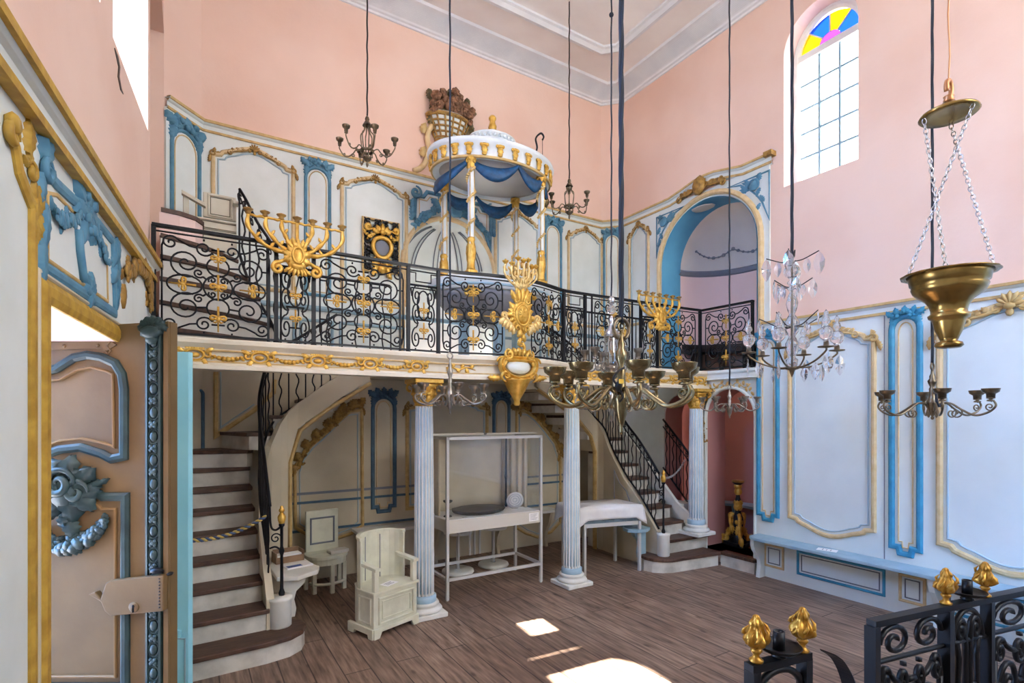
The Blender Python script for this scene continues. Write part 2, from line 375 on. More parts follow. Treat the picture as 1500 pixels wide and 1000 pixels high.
# ================================================================ setting: planes
XR, YB = 5.1, 5.56
BACK = Plane((0, YB, 0), (1, 0, 0), (0, -1, 0))
RIGHT = Plane((XR, 0, 0), (0, 1, 0), (-1, 0, 0))
LEFT = Plane((-.594, 0, 0), (.0963, .9953, 0), (.9953, -.0963, 0))
CL0, CL1 = Vector((-.166, 5.285, 0)), Vector((.109, YB, 0))        # chamfered corners
CR0, CR1 = Vector((4.88, YB, 0)), Vector((XR, 5.33, 0))
def between(p, q, inward):
    a = (q - p).normalized(); n = Vector((a.y, -a.x, 0))
    if n.dot(inward) < 0: n = -n
    return Plane(p, a, n)
CHL = between(CL0, CL1, Vector((1, -1, 0))); CHR = between(CR0, CR1, Vector((-1, -1, 0)))
LCL = (CL1 - CL0).length; LCR = (CR1 - CR0).length
ZC = 6.09; YF = -2.4
def hsweep(mb, pts, prof, side, closed=False, smooth=False):
    """profile (offset, z) swept along a plan polyline; side=+1 offsets to the left of travel"""
    P = [Vector((p[0], p[1])) for p in pts]; n = len(P); rs = []
    for i in range(n):
        t1 = (P[i] - P[i - 1]).normalized() if (i or closed) else None
        t2 = (P[(i + 1) % n] - P[i]).normalized() if (i < n - 1 or closed) else None
        t1 = t1 or t2; t2 = t2 or t1
        n1 = Vector((-t1.y, t1.x)) * side; n2 = Vector((-t2.y, t2.x)) * side; m = (n1 + n2).normalized(); k = min(1 / max(m.dot(n1), .4), 2)
        rs.append([Vector((P[i].x + m.x * o * k, P[i].y + m.y * o * k, z)) for o, z in prof])
    mb.rings(rs, closed=False, loop=closed, smooth=smooth)
    return rs
# floor and ceiling
m = MB(); m.box(-1.6, 6.2, YF, 6.2, -.08, 0); tag(m.build('floor', 'floor'), kind='structure')
m = MB(); m.box(-1.4, 6.0, YF, 6.4, ZC, ZC + .1); ceil = tag(m.build('ceiling', 'ceiling white'), kind='structure')
m = MB()
path = [(4.42, YF), (4.42, 4.72), (4.28, 4.86), (.55, 4.86), (.42, 4.73), (.1, YF)]
hsweep(m, path, [(-.07, ZC), (-.07, ZC - .02), (-.03, ZC - .03), (.0, ZC - .055), (.04, ZC - .03), (.07, ZC - .025), (.07, ZC)], 1)
m.build('ceiling_moulding', 'cornice grey', ceil)
m = MB()
prof = [(0, ZC - .155), (.02, ZC - .155), (.025, ZC - .135), (.05, ZC - .13), (.06, ZC - .115), (.075, ZC - .11)]
for k in range(9): z = ZC - .108 + k * .0085; o = .085 + k * .014; prof += [(o, z), (o + .01, z + .001), (o + .004, z + .006)]
prof += [(.23, ZC - .03), (.26, ZC - .028), (.27, ZC)]
hsweep(m, [(XR, YF), tuple(CR1[:2]), tuple(CR0[:2]), tuple(CL1[:2]), tuple(CL0[:2]), (-.166, YF)], prof, 1)
tag(m.build('trim_1', 'cornice grey'), kind='structure')
# back wall with the arched niche behind the pulpit
NX0, NX1, NZ = 2.04, 3.14, 3.33
m = MB(); wall_mesh(m, BACK, CL1.x, CR0.x, 0, 6.0, [(NX0, NX1, 2.1, NZ, True)], .12)
for pl, L in ((CHL, LCL), (CHR, LCR)): m.add([pl.pt(0, 0), pl.pt(L, 0), pl.pt(L, 6), pl.pt(0, 6)], [(0, 1, 2, 3)], False)
wb = tag(m.build('wall_back', ['pink plaster', 'cream paint']), kind='structure')
# recess: half cylinder and shell vault
m = MB(); cx = (NX0 + NX1) / 2; R = (NX1 - NX0) / 2
rows = [[(cx - R * math.cos(PI * k / 20), YB + .1 + R * .65 * math.sin(PI * k / 20), z) for k in range(21)] for z in (2.1, 2.7, NZ)]
for j in range(1, 8):
    t = PI / 2 * j / 7; rows.append([(cx - R * math.cos(t) * math.cos(PI * k / 20), YB + .1 + R * .65 * math.cos(t) * math.sin(PI * k / 20), NZ + R * math.sin(t)) for k in range(21)])
m.sheet(rows); nic = m.build('niche_vault', 'cream paint', wb)
m = MB()                                                            # ribs painted on the shell: raised fillets
for k in range(2, 19, 4):
    ph = PI * k / 20
    for dp in (-.05, .05):
        P = []
        for j in range(9):
            t = PI / 2 * (.12 + .66 * j / 8); q = ph + dp * (1 + .6 * j / 8)
            P.append((cx - R * .985 * math.cos(t) * math.cos(q), YB + .09 + R * .64 * math.cos(t) * math.sin(q), NZ + R * .985 * math.sin(t)))
        m.tube(P, .007, 5)
m.build('niche_ribs', 'ribbon grey', nic)
m = MB(); strip(m, BACK, [(NX0 - .03, 2.1)] + arc(cx, NZ, R + .03, PI, 0, 22) + [(NX1 + .03, 2.1)], .055, .04, False); m.build('arch_moulding', 'pale ochre paint', wb)
# left wall with door and two high windows (deep embrasures)
DOOR = (2.18, 3.30, 0.0, 2.0, False)
m = MB(); wall_mesh(m, LEFT, YF, 4.07, 0, 6.0, [DOOR, (2.16, 2.86, 3.42, 4.75, .3), (3.09, 4.0, 3.42, 4.7, .35)], .42)
# return at the far end and the alcove by the upper landing
a = LEFT.pt(4.07, 0)
m.add([(a.x, a.y, 0), (a.x - .55, a.y + .05, 0), (a.x - .55, a.y + .05, 6), (a.x, a.y, 6)], [(0, 1, 2, 3)], False)
m.add([(a.x - .55, a.y + .05, 0), (-.75, 5.285, 0), (-.75, 5.285, 6), (a.x - .55, a.y + .05, 6)], [(0, 1, 2, 3)], False)
m.add([(-.75, 5.285, 0), (CL0.x, 5.285, 0), (CL0.x, 5.285, 6), (-.75, 5.285, 6)], [(0, 1, 2, 3)], False)
m.box(-.8, CL0.x, 4.1, 5.3, 4.85, 6.0)
m.add([LEFT.pt(4.07, 0, .002), (CL0.x, 5.285, 0), (CL0.x, 5.285, 2.4), LEFT.pt(4.07, 2.4, .002)], [(0, 1, 2, 3)], False)
wl = tag(m.build('wall_left', ['pink plaster', 'pale pink plaster']), kind='structure')
# outside face so no light leaks round the wall
m = MB(); wall_mesh(m, Plane(LEFT.pt(0, 0, -.42), LEFT.a, LEFT.n), YF, 4.3, 0, 6.0, [DOOR, (2.16, 2.86, 3.42, 4.75, .3), (3.09, 4.0, 3.42, 4.7, .35)], .02)
tag(m.build('wall_outside', 'ceiling white'), kind='structure')
m = MB(); m.box(-1.0, -.9, 3.9, 5.7, 0, 6.1); tag(m.build('wall_alcove', 'ceiling white'), kind='structure')
# cracks in the left plaster: splits with dark depth
m = MB()
for pts in ([(33, 52), (37, 60), (36, 72), (40, 84), (41, 104), (38, 118), (35, 112), (30, 108), (27, 98), (29, 80), (31, 64)], [(167, 70), (172, 82), (175, 98), (174, 112), (177, 130), (180, 138), (176, 132), (172, 112), (173, 98), (170, 84)]):
    P = [LEFT.hit(*p) for p in pts]; m.prism(P, lambda x, z: LEFT.pt(x, z, .004), lambda x, z: LEFT.pt(x, z, -.003))
m.build('plaster_crack', 'dark wood', wl)
# right wall: arched window, tribune arch, two low arches
UA = (3.33, 4.63, 2.1, 3.5, .64); LA = (3.37, 3.97, .15, 1.64, .30); LB = (4.07, 4.60, .15, 1.64, .265); WIN = (2.37, 3.06, 3.94, 5.24, .36)
m = MB(); wall_mesh(m, RIGHT, YF, CR1.y, 0, 6.0, [UA, LA, LB, WIN], .3, 18)
wr = tag(m.build('wall_right', ['pink plaster', 'pale pink plaster']), kind='structure')
def apse(name, y0, y1, zb, zs, R, dome, mt, mt2):
    cy = (y0 + y1) / 2; m = MB(); N = 24; xo = XR + .28
    def P(t, r, z): return (xo + r * math.sin(t) * .95, cy - r * math.cos(t), z)
    m.sheet([[P(PI * k / N, R, z) for k in range(N + 1)] for z in (zb, (zb + zs) / 2, zs)])
    o = m.build(name, mt); tag(o, kind='structure')
    if dome:
        m = MB(); m.sheet([[(xo + R * math.cos(t) * math.sin(PI * k / N) * .95, cy - R * math.cos(t) * math.cos(PI * k / N), zs + R * math.sin(t)) for k in range(N + 1)] for t in [PI / 2 * j / 9 for j in range(10)]])
        m.build('half_dome', mt2, o)
        m = MB(); hsweep(m, [P(PI * k / N, R, 0)[:2] for k in range(N + 1)], [(0, zs - .05), (.03, zs - .04), (.05, zs), (.03, zs + .02), (0, zs + .03)], 1); m.build('niche_cornice', 'slate line', o)
        m = MB()                                                   # moulded garland on the vault
        for k in range(3, 21, 6):
            Q = []
            for j in range(9):
                t = .42 - .13 * math.sin(PI * j / 8); ph = PI * (k + 6 * j / 8) / N; r = R * .985
                Q.append((xo + r * math.cos(t) * math.sin(ph) * .95, cy - r * math.cos(t) * math.cos(ph), zs + r * math.sin(t)))
            for q in Q: m.sph(q, random.uniform(.014, .026), 6, 4)
            m.tube(Q, .008, 5)
        m.build('vault_garland', 'slate line', o)
    else:
        m = MB(); m.add([P(PI * k / N, R, zs) for k in range(N + 1)], [tuple(range(N + 1))], False); m.build('niche_ceiling', mt2, o)
    m = MB(); m.prism([P(PI * k / N, R + .02, 0)[:2] for k in range(N + 1)] + [(XR + .0, cy + R), (XR + .0, cy - R)], lambda x, y: (x, y, zb - .04), lambda x, y: (x, y, zb)); m.build('niche_floor', 'tread wood', o)
    return o
apse('wall_niche_upper', 3.33, 4.63, 2.1, 3.5, .66, True, 'pale pink plaster', 'dome grey')
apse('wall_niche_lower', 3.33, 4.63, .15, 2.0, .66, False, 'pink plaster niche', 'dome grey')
# blue painted reveal of the tribune arch
m = MB(); cy = (UA[0] + UA[1]) / 2; R = (UA[1] - UA[0]) / 2 - .004
pts = [(UA[1] - .004, 2.1)] + [(cy + R * math.cos(PI * k / 24), 3.5 + .636 * math.sin(PI * k / 24)) for k in range(25)] + [(UA[0] + .004, 2.1)]
m.sheet([[(XR - .03, y, z) for y, z in pts], [(XR + .31, y, z) for y, z in pts]]); m.build('arch_reveal', 'arch blue paint', wr)
for (p0_, p1_, zb_, zs_, ar_) in (LA, LB):                          # plastered reveals of the low arches
    c_ = (p0_ + p1_) / 2; r_ = (p1_ - p0_) / 2 - .003; pts = [(p1_ - .003, zb_)] + [(c_ + r_ * math.cos(PI * k / 20), zs_ + (ar_ - .003) * math.sin(PI * k / 20)) for k in range(21)] + [(p0_ + .003, zb_)]
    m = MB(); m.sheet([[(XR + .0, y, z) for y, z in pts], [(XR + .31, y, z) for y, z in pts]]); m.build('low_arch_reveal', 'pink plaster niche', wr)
m = MB(); m.sph((XR + .08, cy + .12, 4.095), (.1, .16, .012), 10, 6); m.build('ceiling_rosette', 'dome grey', wr)
# window in the right wall
glass_mat('window glass', (244, 250, 255), .94); glass_mat('blue glass', (66, 116, 190), .98); glass_mat('yellow glass', (186, 166, 50), .98); glass_mat('lilac glass', (150, 104, 165), .98)
XW = XR + .2; PW = Plane((XW, 0, 0), (0, 1, 0), (-1, 0, 0)); wy0, wy1, wz0, wz1 = 2.37, 3.06, 3.94, 5.24; wc = (wy0 + wy1) / 2; WR = .345
win = tag(thing('window_1', None, None), kind='structure')
m = MB(); strip(m, PW, [(wy0 + .03, wz0 + .03), (wy0 + .03, wz1)] + [(wc - (WR - .03) * math.cos(PI * k / 16), wz1 + (WR - .0) * math.sin(PI * k / 16)) for k in range(1, 16)] + [(wy1 - .03, wz1), (wy1 - .03, wz0 + .03)], .075, .04, True); m.box(XW - .035, XW + .01, wy0, wy1, wz1 - .035, wz1 + .03)
m.build('window_frame', 'white paint', win)
m = MB()
for k in (1, 2): y = wy0 + .06 + (wy1 - wy0 - .12) * k / 3; m.box(XW - .014, XW + .008, y - .010, y + .010, wz0 + .06, wz1 - .03)
for k in range(1, 5): z = wz0 + .06 + (wz1 - .03 - wz0 - .06) * k / 5; m.box(XW - .013, XW + .007, wy0 + .05, wy1 - .05, z - .010, z + .010)
m.build('glazing_bars', 'grey blue paint', win)
m = MB(); m.box(XW - .003, XW + .002, wy0 + .05, wy1 - .05, wz0 + .05, wz1 - .02); m.build('window_pane', 'window glass', win)
fan = [0, 45, 90, 135, 180]; cols = ['blue glass', 'yellow glass', 'blue glass', 'yellow glass'][::-1]
for i in range(4):
    t0, t1 = [math.radians(180 - x * 1.0) for x in (fan[3 - i + 1], fan[3 - i])]; n = 6
    o_ = [(wc + (WR - .07) * math.cos(t0 + (t1 - t0) * k / n), wz1 + .04 + (WR - .09) * math.sin(t0 + (t1 - t0) * k / n)) for k in range(n + 1)]
    i_ = [(wc + .1 * math.cos(t1 + (t0 - t1) * k / n), wz1 + .04 + .09 * math.sin(t1 + (t0 - t1) * k / n)) for k in range(n + 1)]
    m = MB(); m.prism(o_ + i_, lambda y, z: (XW - .003, y, z), lambda y, z: (XW + .003, y, z)); m.build('coloured_pane', cols[i], win)
    m = MB(); m.tube([(XW, i_[0][0], i_[0][1]), (XW, o_[-1][0], o_[-1][1])], .008, 5); m.build('lead_bar', 'white paint', win)
m = MB(); m.prism([(wc + .1 * math.cos(PI * k / 10), wz1 + .04 + .09 * math.sin(PI * k / 10)) for k in range(11)], lambda y, z: (XW - .003, y, z), lambda y, z: (XW + .003, y, z)); m.build('coloured_pane', 'lilac glass', win)
# left embrasure window: frosted panes added to spread sunlight over its reveal
PW2 = Plane(LEFT.pt(0, 0, -.36), LEFT.a, LEFT.n)
def frosted():
    m = bpy.data.materials.new('diffuser glass'); m.use_nodes = True; nt = m.node_tree; nt.nodes.remove(nt.nodes['Principled BSDF'])
    t = nt.nodes.new('ShaderNodeBsdfTranslucent'); t.inputs[0].default_value = (.5, .48, .45, 1); nt.links.new(t.outputs[0], nt.nodes['Material Output'].inputs[0]); MATS['diffuser glass'] = m
frosted()
w2 = tag(thing('window_2', None, None), kind='structure')
m = MB(); strip(m, PW2, [(3.13, 3.46), (3.13, 5.0), (3.96, 5.0), (3.96, 3.46)], .06, .03, True); m.build('window_frame', 'white paint', w2)
for i in range(3):
    for j in range(4):
        if (i, j) == (1, 2): continue  # pane left out so a small sun spot reaches the floor
        a0 = 3.14 + i * .275; z0 = 3.47 + j * .385
        m = MB(); m.prism([(a0, z0), (a0 + .26, z0), (a0 + .26, z0 + .37), (a0, z0 + .37)], lambda x, z: PW2.pt(x, z, .004), lambda x, z: PW2.pt(x, z, .008)); m.build('window_pane', 'diffuser glass', w2)
m = MB()
for i in (1, 2): a0 = 3.1325 + i * .275; m.prism([(a0 - .012, 3.46), (a0 + .012, 3.46), (a0 + .012, 5.0), (a0 - .012, 5.0)], lambda x, z: PW2.pt(x, z, 0), lambda x, z: PW2.pt(x, z, .02))
for j in (1, 2, 3): z0 = 3.4625 + j * .385; m.prism([(3.12, z0 - .012), (3.97, z0 - .012), (3.97, z0 + .012), (3.12, z0 + .012)], lambda x, z: PW2.pt(x, z, 0), lambda x, z: PW2.pt(x, z, .02))
m.build('glazing_bars', 'white paint', w2)

# added unseen roof and dark walls to shade the doorway; wall behind the viewer
m = MB(); m.box(-2.4, -.98, 1.2, 3.5, 2.5, 2.6); tag(m.build('ceiling_shade_block', 'ceiling white'), kind='structure')
m = MB(); m.box(-2.5, -2.4, 1.2, 3.5, -.02, 2.6); m.box(-2.5, -.98, 1.1, 1.2, -.02, 2.6); tag(m.build('wall_shade_block', 'dark wood'), kind='structure')
m = MB(); m.box(-1.4, 6.0, YF - .1, YF, 0, 2.7); m.box(-1.4, 2.3, YF - .1, YF, 2.7, ZC); m.box(4.2, 6.0, YF - .1, YF, 2.7, ZC); tag(m.build('wall_front', 'cream paint'), kind='structure')  # tall end piers added to cut the light on both sides
# ================================================================ wall panelling
def cap_prof(z): return [(0, z - .10), (.022, z - .10), (.022, z - .085), (.03, z - .08), (.03, z - .035), (.045, z - .028), (.06, z - .01), (.06, z), (0, z)]
def panel_gold(pl, a0, a1, z0, z1, parent, mt='pale ochre paint', w=.036, top=.13, bottom=0., crest_s=.075, d=.024, base=.02, ornament='old gold', cl=True, inner='faint blue line'):
    P = rococo(a0, a1, z0, z1, top, bottom)
    m = MB(); strip(m, pl, P, w, d, True, base); o = m.build('gold_panel_moulding', mt, parent)
    m = MB(); strip(m, pl, inset(P, w * 1.15), .014, .012, True, base); m.build('inner_bead', inner, o)
    if crest_s:
        c = (a0 + a1) / 2; m = MB(); crest(m, pl, c, z1 - top * .12, (a1 - a0) * .30, crest_s, base + .02, top * .45)
        if cl:
            for q in (-1, 1): corner_leaf(m, pl, (a0 if q < 0 else a1), z1 - top * .95, q, crest_s * .8, base + .02)
        m.build('carved_crest', ornament, o)
    return o
def panel_blue(pl, a0, a1, z0, z1, parent, mt='blue paint', w=.030, notch=0.0, crest_on=True, seed=1, base=.02, inner='pale ochre paint'):
    P = roundtop(a0, a1, z0, z1 - (a1 - a0) * .35, .5, notch)
    m = MB(); strip(m, pl, P, w, .024, True, base); o = m.build('blue_panel_moulding', mt, parent)
    m = MB(); strip(m, pl, inset(P, w * 1.1), .01, .01, True, base); m.build('inner_bead', inner, o)
    if crest_on:
        m = MB(); blue_crest(m, pl, (a0 + a1) / 2, z1 - (a1 - a0) * .22, (a1 - a0) * 1.05, base + .02, seed); m.build('carved_bouquet', mt, o)
    return o
def board(m, pl, a0, a1, z0, z1, d=.02):
    m.add([pl.pt(x, z, k) for k in (0, d) for x, z in ((a0, z0), (a1, z0), (a1, z1), (a0, z1))], [(4, 5, 6, 7), (0, 1, 5, 4), (1, 2, 6, 5), (2, 3, 7, 6), (3, 0, 4, 7)], False)
Z1, Z2 = 2.1, 4.32
# --- tribune level, back wall with chamfers, one continuous panelling
m = MB(); board(m, BACK, CL1.x, NX0 - .06, Z1, Z2 - .08); board(m, BACK, NX1 + .06, CR0.x, Z1, Z2 - .08)
wall_mesh(m, Plane((0, YB - .02, 0), BACK.a, BACK.n), NX0 - .06, NX1 + .06, Z1, Z2 - .08, [(NX0, NX1, Z1, NZ, True)], .02)
board(m, CHL, 0, LCL, Z1, Z2 - .08); board(m, CHR, 0, LCR, Z1, Z2 - .08)
tb = tag(m.build('trim_2', 'cream paint'), kind='structure')
m = MB(); hsweep(m, [tuple(CL0[:2]), tuple(CL1[:2]), tuple(CR0[:2]), tuple(CR1[:2])], cap_prof(Z2), -1); m.build('panelling_cornice', 'cream paint', tb)
for z, r in ((Z2 - .004, .012), (Z2 - .082, .010)):
    m = MB(); hsweep(m, [tuple(CL0[:2]), tuple(CL1[:2]), tuple(CR0[:2]), tuple(CR1[:2])], [(.02, z - r), (.066 if z > Z2 - .05 else .036, z - r), (.066 if z > Z2 - .05 else .036, z + r), (.02, z + r)], -1); m.build('gold_fillet', 'ochre paint', tb)
def bx(px): return BACK.ha(px)
zt = 2.86
panel_blue(CHL, .05, LCL - .05, zt, 4.22, tb, seed=2)
panel_gold(BACK, bx(312), bx(429), zt, 4.17, tb)
panel_blue(BACK, bx(447), bx(482), zt, 4.22, tb, seed=3)
panel_gold(BACK, bx(500), bx(594), zt, 4.17, tb)
panel_gold(BACK, bx(724), bx(789), zt, 4.17, tb)
panel_blue(BACK, bx(797), bx(820), zt, 4.22, tb, seed=4)
panel_gold(BACK, bx(831), bx(880), zt, 4.17, tb)
panel_blue(CHR, .05, LCR - .05, zt, 4.22, tb, seed=5)
# blue spandrel frame over the niche
m = MB(); A0, A1 = bx(607), bx(717); zb = 3.55; cxn = (NX0 + NX1) / 2; Rn = (NX1 - NX0) / 2 + .12
def on_arc(x): return NZ + math.sqrt(max(Rn * Rn - (x - cxn) ** 2, 0.01))
P = [(A0, on_arc(A0) - .12), (A0, 4.10), (A0 + .1, 4.10), (A0 + .14, 4.16), (A1 - .14, 4.16), (A1 - .1, 4.10), (A1, 4.10), (A1, on_arc(A1) - .12)] + [(A1 - (A1 - A0) * k / 14, on_arc(A1 - (A1 - A0) * k / 14)) for k in range(1, 14)]
strip(m, BACK, P, .04, .025, True, .02); sp = m.build('blue_spandrel_moulding', 'blue paint', tb)
m = MB(); strip(m, BACK, inset(P, .05), .01, .01, True, .02); m.build('inner_bead', 'pale ochre paint', sp)
m = MB()
c0 = (A0 + A1) / 2
for k in range(7): leaf(m, BACK, c0 + (k - 3) * .06, 4.03 - abs(k - 3) * .008, PI / 2 + (3 - k) * .3, .14, .08, .05)
blob(m, BACK, c0, 4.0, .05, .1, .07, .05)
for q in (-1, 1):
    garland(m, BACK, [(c0 + q * .08, 4.02), (c0 + q * .22, 3.98), (c0 + q * .36, 3.87), (c0 + q * .46, 3.76)], .045, .045, 5 + q)
    curl(m, BACK, spiral(c0 + q * (A1 - A0) / 2, 4.12, .07, PI / 2, q * 1.4), .05, .02)
    for t in (0, 1, 2): leaf(m, BACK, c0 + q * ((A1 - A0) / 2 + .02), 4.05 - t * .07, -PI / 2 + q * .35, .11, .06, .045)
m.build('carved_garland', 'blue paint', sp)
# dado and low panels behind the railing
m = MB(); hsweep(m, [tuple(CL1[:2]), tuple(CR0[:2])], [(.02, 2.70), (.05, 2.70), (.06, 2.72), (.06, 2.745), (.03, 2.75), (.02, 2.75)], -1); m.build('dado_rail', 'grey blue paint', tb)
for (p, q) in ((372, 430), (440, 486), (498, 590), (722, 790), (800, 880)):
    x0, x1 = bx(p), bx(q); m = MB(); strip(m, BACK, [(x0, 2.24), (x0, 2.6), (x1, 2.6), (x1, 2.24)], .03, .02, True, .02); m.build('low_panel_moulding', 'grey blue paint', tb)
# --- tribune level, right wall round the arch
m = MB(); pr = Plane((XR - .02, 0, 0), RIGHT.a, RIGHT.n); YE = 3.20
wall_mesh(m, pr, YE, CR1.y, Z1, Z2 - .08, [UA], .02, 18); m.add([pr.pt(YE, Z1), pr.pt(YE, Z2 - .08), RIGHT.pt(YE, Z2 - .08), RIGHT.pt(YE, Z1)], [(0, 1, 2, 3)], False)
ta = tag(m.build('trim_3', ['cream paint', 'cream paint']), kind='structure')
ac = (UA[0] + UA[1]) / 2
capline = [(CR1.y, Z2)] + [(4.72, Z2), (4.5, Z2 + .0), (4.3, Z2 + .035), (4.12, Z2 + .075), (ac, Z2 + .085), (3.84, Z2 + .075), (3.66, Z2 + .035), (3.5, Z2)] + [(YE - .03, Z2)]
prf = [(-.10, 0), (-.10, .022), (-.085, .022), (-.08, .03), (-.035, .03), (-.028, .045), (-.01, .06), (0, .06), (0, 0)]
def vsweep(mb, pl, pts, prof, base=0.0): mb.rings([[pl.pt(a, z + q, base + d) for q, d in prof] for a, z in pts], closed=False, smooth=False)
m = MB(); vsweep(m, RIGHT, capline, prf); m.build('panelling_cornice', 'cream paint', ta)
for q, d in ((-.004, .066), (-.082, .036)):
    m = MB(); vsweep(m, RIGHT, capline, [(q - .011, .01), (q - .011, d), (q + .011, d), (q + .011, .01)]); m.build('gold_fillet', 'ochre paint', ta)
m = MB(); m.box(XR - .085, XR, YE - .06, YE + .03, Z2 - .03, Z2 + .02); m.build('cornice_end', 'old gold', ta)
Rm = (UA[1] - UA[0]) / 2 + .045
m = MB(); strip(m, RIGHT, [(UA[0] - .045, Z1)] + [(ac - Rm * math.cos(PI * k / 24), 3.5 + .685 * math.sin(PI * k / 24)) for k in range(25)] + [(UA[1] + .045, Z1)], .055, .04, False, .02); m.build('arch_moulding', 'pale ochre paint', ta)
m = MB(); crest(m, RIGHT, ac + .05, 4.30, .3, .13, .06, .05); blob(m, RIGHT, ac + .05, 4.30, .08, .09, .12, .05); m.build('carved_keystone', 'old gold', ta)
for q in (-1, 1):
    e = ac + q * .78 if q < 0 else ac + q * .74
    P = [(e, 4.14), (ac + q * .24, 4.14)] + [(ac + q * (.24 + .5 * k / 8), 3.5 + .80 * math.sqrt(max(0, 1 - ((.24 + .5 * k / 8) / .80) ** 2))) for k in range(1, 9)]
    P = [(e, 4.16), (ac + q * .3, 4.16)] + [(ac + q * x, 3.5 + .76 * math.sqrt(max(0, 1 - (x / .80) ** 2))) for x in (.45, .55, .64, .70)] + [(e, 3.66)]
    m = MB(); strip(m, RIGHT, P, .018, .012, True, .02); sp = m.build('spandrel_line', 'blue paint', ta)
    m = MB(); cc = ac + q * .62; blob(m, RIGHT, cc, 4.06, .04, .06, .06, .03); curl(m, RIGHT, spiral(cc, 4.06, .075, 0, 1.3), .045, .015)
    for k in range(5): leaf(m, RIGHT, cc - q * .04, 4.06, PI / 2 + q * (.7 + .25 * k), .14, .04, .03)
    for k in range(3): leaf(m, RIGHT, cc + q * .06, 4.02 - .08 * k, -PI / 2 + .5 * (-1) ** k, .09, .04, .03)
    leaf(m, RIGHT, cc + q * .04, 4.1, PI / 2 - q * .3, .08, .06, .03)
    m.build('carved_rosette', 'blue paint', sp)
panel_gold(RIGHT, 4.86, 5.20, zt, 4.17, ta, crest_s=.075)
# --- hall level, right wall
ZW = 2.6; YW = 3.30
m = MB(); board(m, RIGHT, YF, YW, 0, ZW - .07, .03); tr = tag(m.build('trim_4', 'pearl blue paint'), kind='structure')
m = MB(); cl = [(YF, ZW), (YW, ZW)]; vsweep(m, RIGHT, cl, prf, 0.01); m.build('panelling_cornice', 'pearl blue paint', tr)
for q, d in ((-.004, .066), (-.082, .036)):
    m = MB(); vsweep(m, RIGHT, cl, [(q - .011, .01), (q - .011, d + .01), (q + .011, d + .01), (q + .011, .01)]); m.build('gold_fillet', 'ochre paint', tr)
def ry(px): return RIGHT.ha(px)
B = .03
panel_blue(RIGHT, ry(1142), ry(1114), .58, 2.52, tr, 'strong blue paint', .04, .05, True, 11, B)
panel_gold(RIGHT, ry(1283), ry(1160), .53, 2.46, tr, 'pale ochre paint', .04, .15, .12, .10, base=B, ornament='ochre paint')
panel_blue(RIGHT, ry(1350), ry(1309), .50, 2.54, tr, 'strong blue paint', .045, .05, True, 12, B)
panel_gold(RIGHT, .92, ry(1379), .50, 2.46, tr, 'pale ochre paint', .045, .15, .14, .13, base=B, ornament='ochre paint')
for y in (ry(1298),):
    m = MB(); m.box(XR - .034, XR - .028, y - .003, y + .003, .1, ZW - .1); m.build('board_joint', 'slate line', tr)
# low panels under the bench
m = MB(); m.box(XR - .06, XR - .028, YF, YW - .01, 0, .40); lb = m.build('low_panelling', 'pearl blue paint', tr)
LOW = Plane((XR - .06, 0, 0), (0, 1, 0), (-1, 0, 0))
for y0, y1, mt in ((3.03, 3.22, 'pale ochre paint'), (2.14, 2.88, 'strong blue paint'), (1.85, 2.02, 'pale ochre paint'), (1.0, 1.72, 'strong blue paint')):
    m = MB(); strip(m, LOW, [(y0, .12), (y0, .33), (y1, .33), (y1, .12)], .022, .014, True); o = m.build('low_panel_moulding', mt, lb)
    m = MB(); strip(m, LOW, [(y0 + .035, .15), (y0 + .035, .30), (y1 - .035, .30), (y1 - .035, .15)], .009, .008, True); m.build('inner_bead', 'ribbon grey', o)
# --- hall level under the tribune: back wall
m = MB(); board(m, BACK, CL1.x, CR0.x, 0, 2.099, .02); board(m, CHR, 0, LCR, 0, 2.099, .02); board(m, CHL, 0, LCL, 0, 2.099, .02)
tl = tag(m.build('trim_5', 'warm cream paint'), kind='structure')
dk = dict(mt='ochre paint', ornament='old gold')
m = MB(); strip(m, BACK, [BACK.hit(*p) for p in ((316, 545), (316, 638), (372, 601), (400, 575), (402, 556))], .04, .024, False, .02); o = m.build('gold_panel_moulding', 'ochre paint', tl)
m = MB(); strip(m, BACK, [BACK.hit(*p) for p in ((323, 545), (323, 626), (372, 592))], .012, .01, False, .02); m.build('inner_bead', 'faint blue line', o)
panel_blue(BACK, bx(284), bx(297), .9, 1.9, tl, 'dark blue paint', .03, crest_on=False)
def slope_panel(px_pts, crest_pts, parent, seed):
    Pq = [BACK.hit(*p) for p in px_pts]; m = MB(); strip(m, BACK, Pq, .032, .024, True, .02); o = m.build('gold_panel_moulding', 'ochre paint', parent)
    m = MB(); strip(m, BACK, inset(Pq, .045), .012, .01, True, .02); m.build('inner_bead', 'faint blue line', o)
    Cq = catmull([BACK.hit(*p) + (0,) for p in crest_pts], 6); m = MB(); n = len(Cq)
    curl(m, BACK, [(c.x, c.y) for c in Cq], .04, .022, False)
    for i in range(0, n, 2):
        d_ = Cq[min(i + 1, n - 1)] - Cq[max(i - 1, 0)]; t = math.atan2(d_.y, d_.x)
        leaf(m, BACK, Cq[i].x, Cq[i].y, t + (.75 if (i // 2) % 2 else -.55) + (PI if i % 4 == 0 else 0), .10, .075, .04)
    for c, q in ((Cq[-1], 1), (Cq[0], -1)): corner_leaf(m, BACK, c.x, c.y, q if px_pts[0][0] < 600 else -q, .075, .04)
    c = Cq[n // 2]; shell(m, BACK, c.x, c.y + .02, .085, .05); garland(m, BACK, [(c.x, c.y) for c in Cq[3:-2:4]], .035, .04, seed)
    m.build('carved_crest', 'old gold', o)
slope_panel([(432, 772), (431, 692), (438, 672), (455, 652), (470, 640), (490, 622), (512, 602), (529, 600), (530, 768), (514, 780), (480, 792), (450, 782)], [(436, 682), (448, 657), (470, 634), (494, 614), (508, 599), (526, 594)], tl, 5)
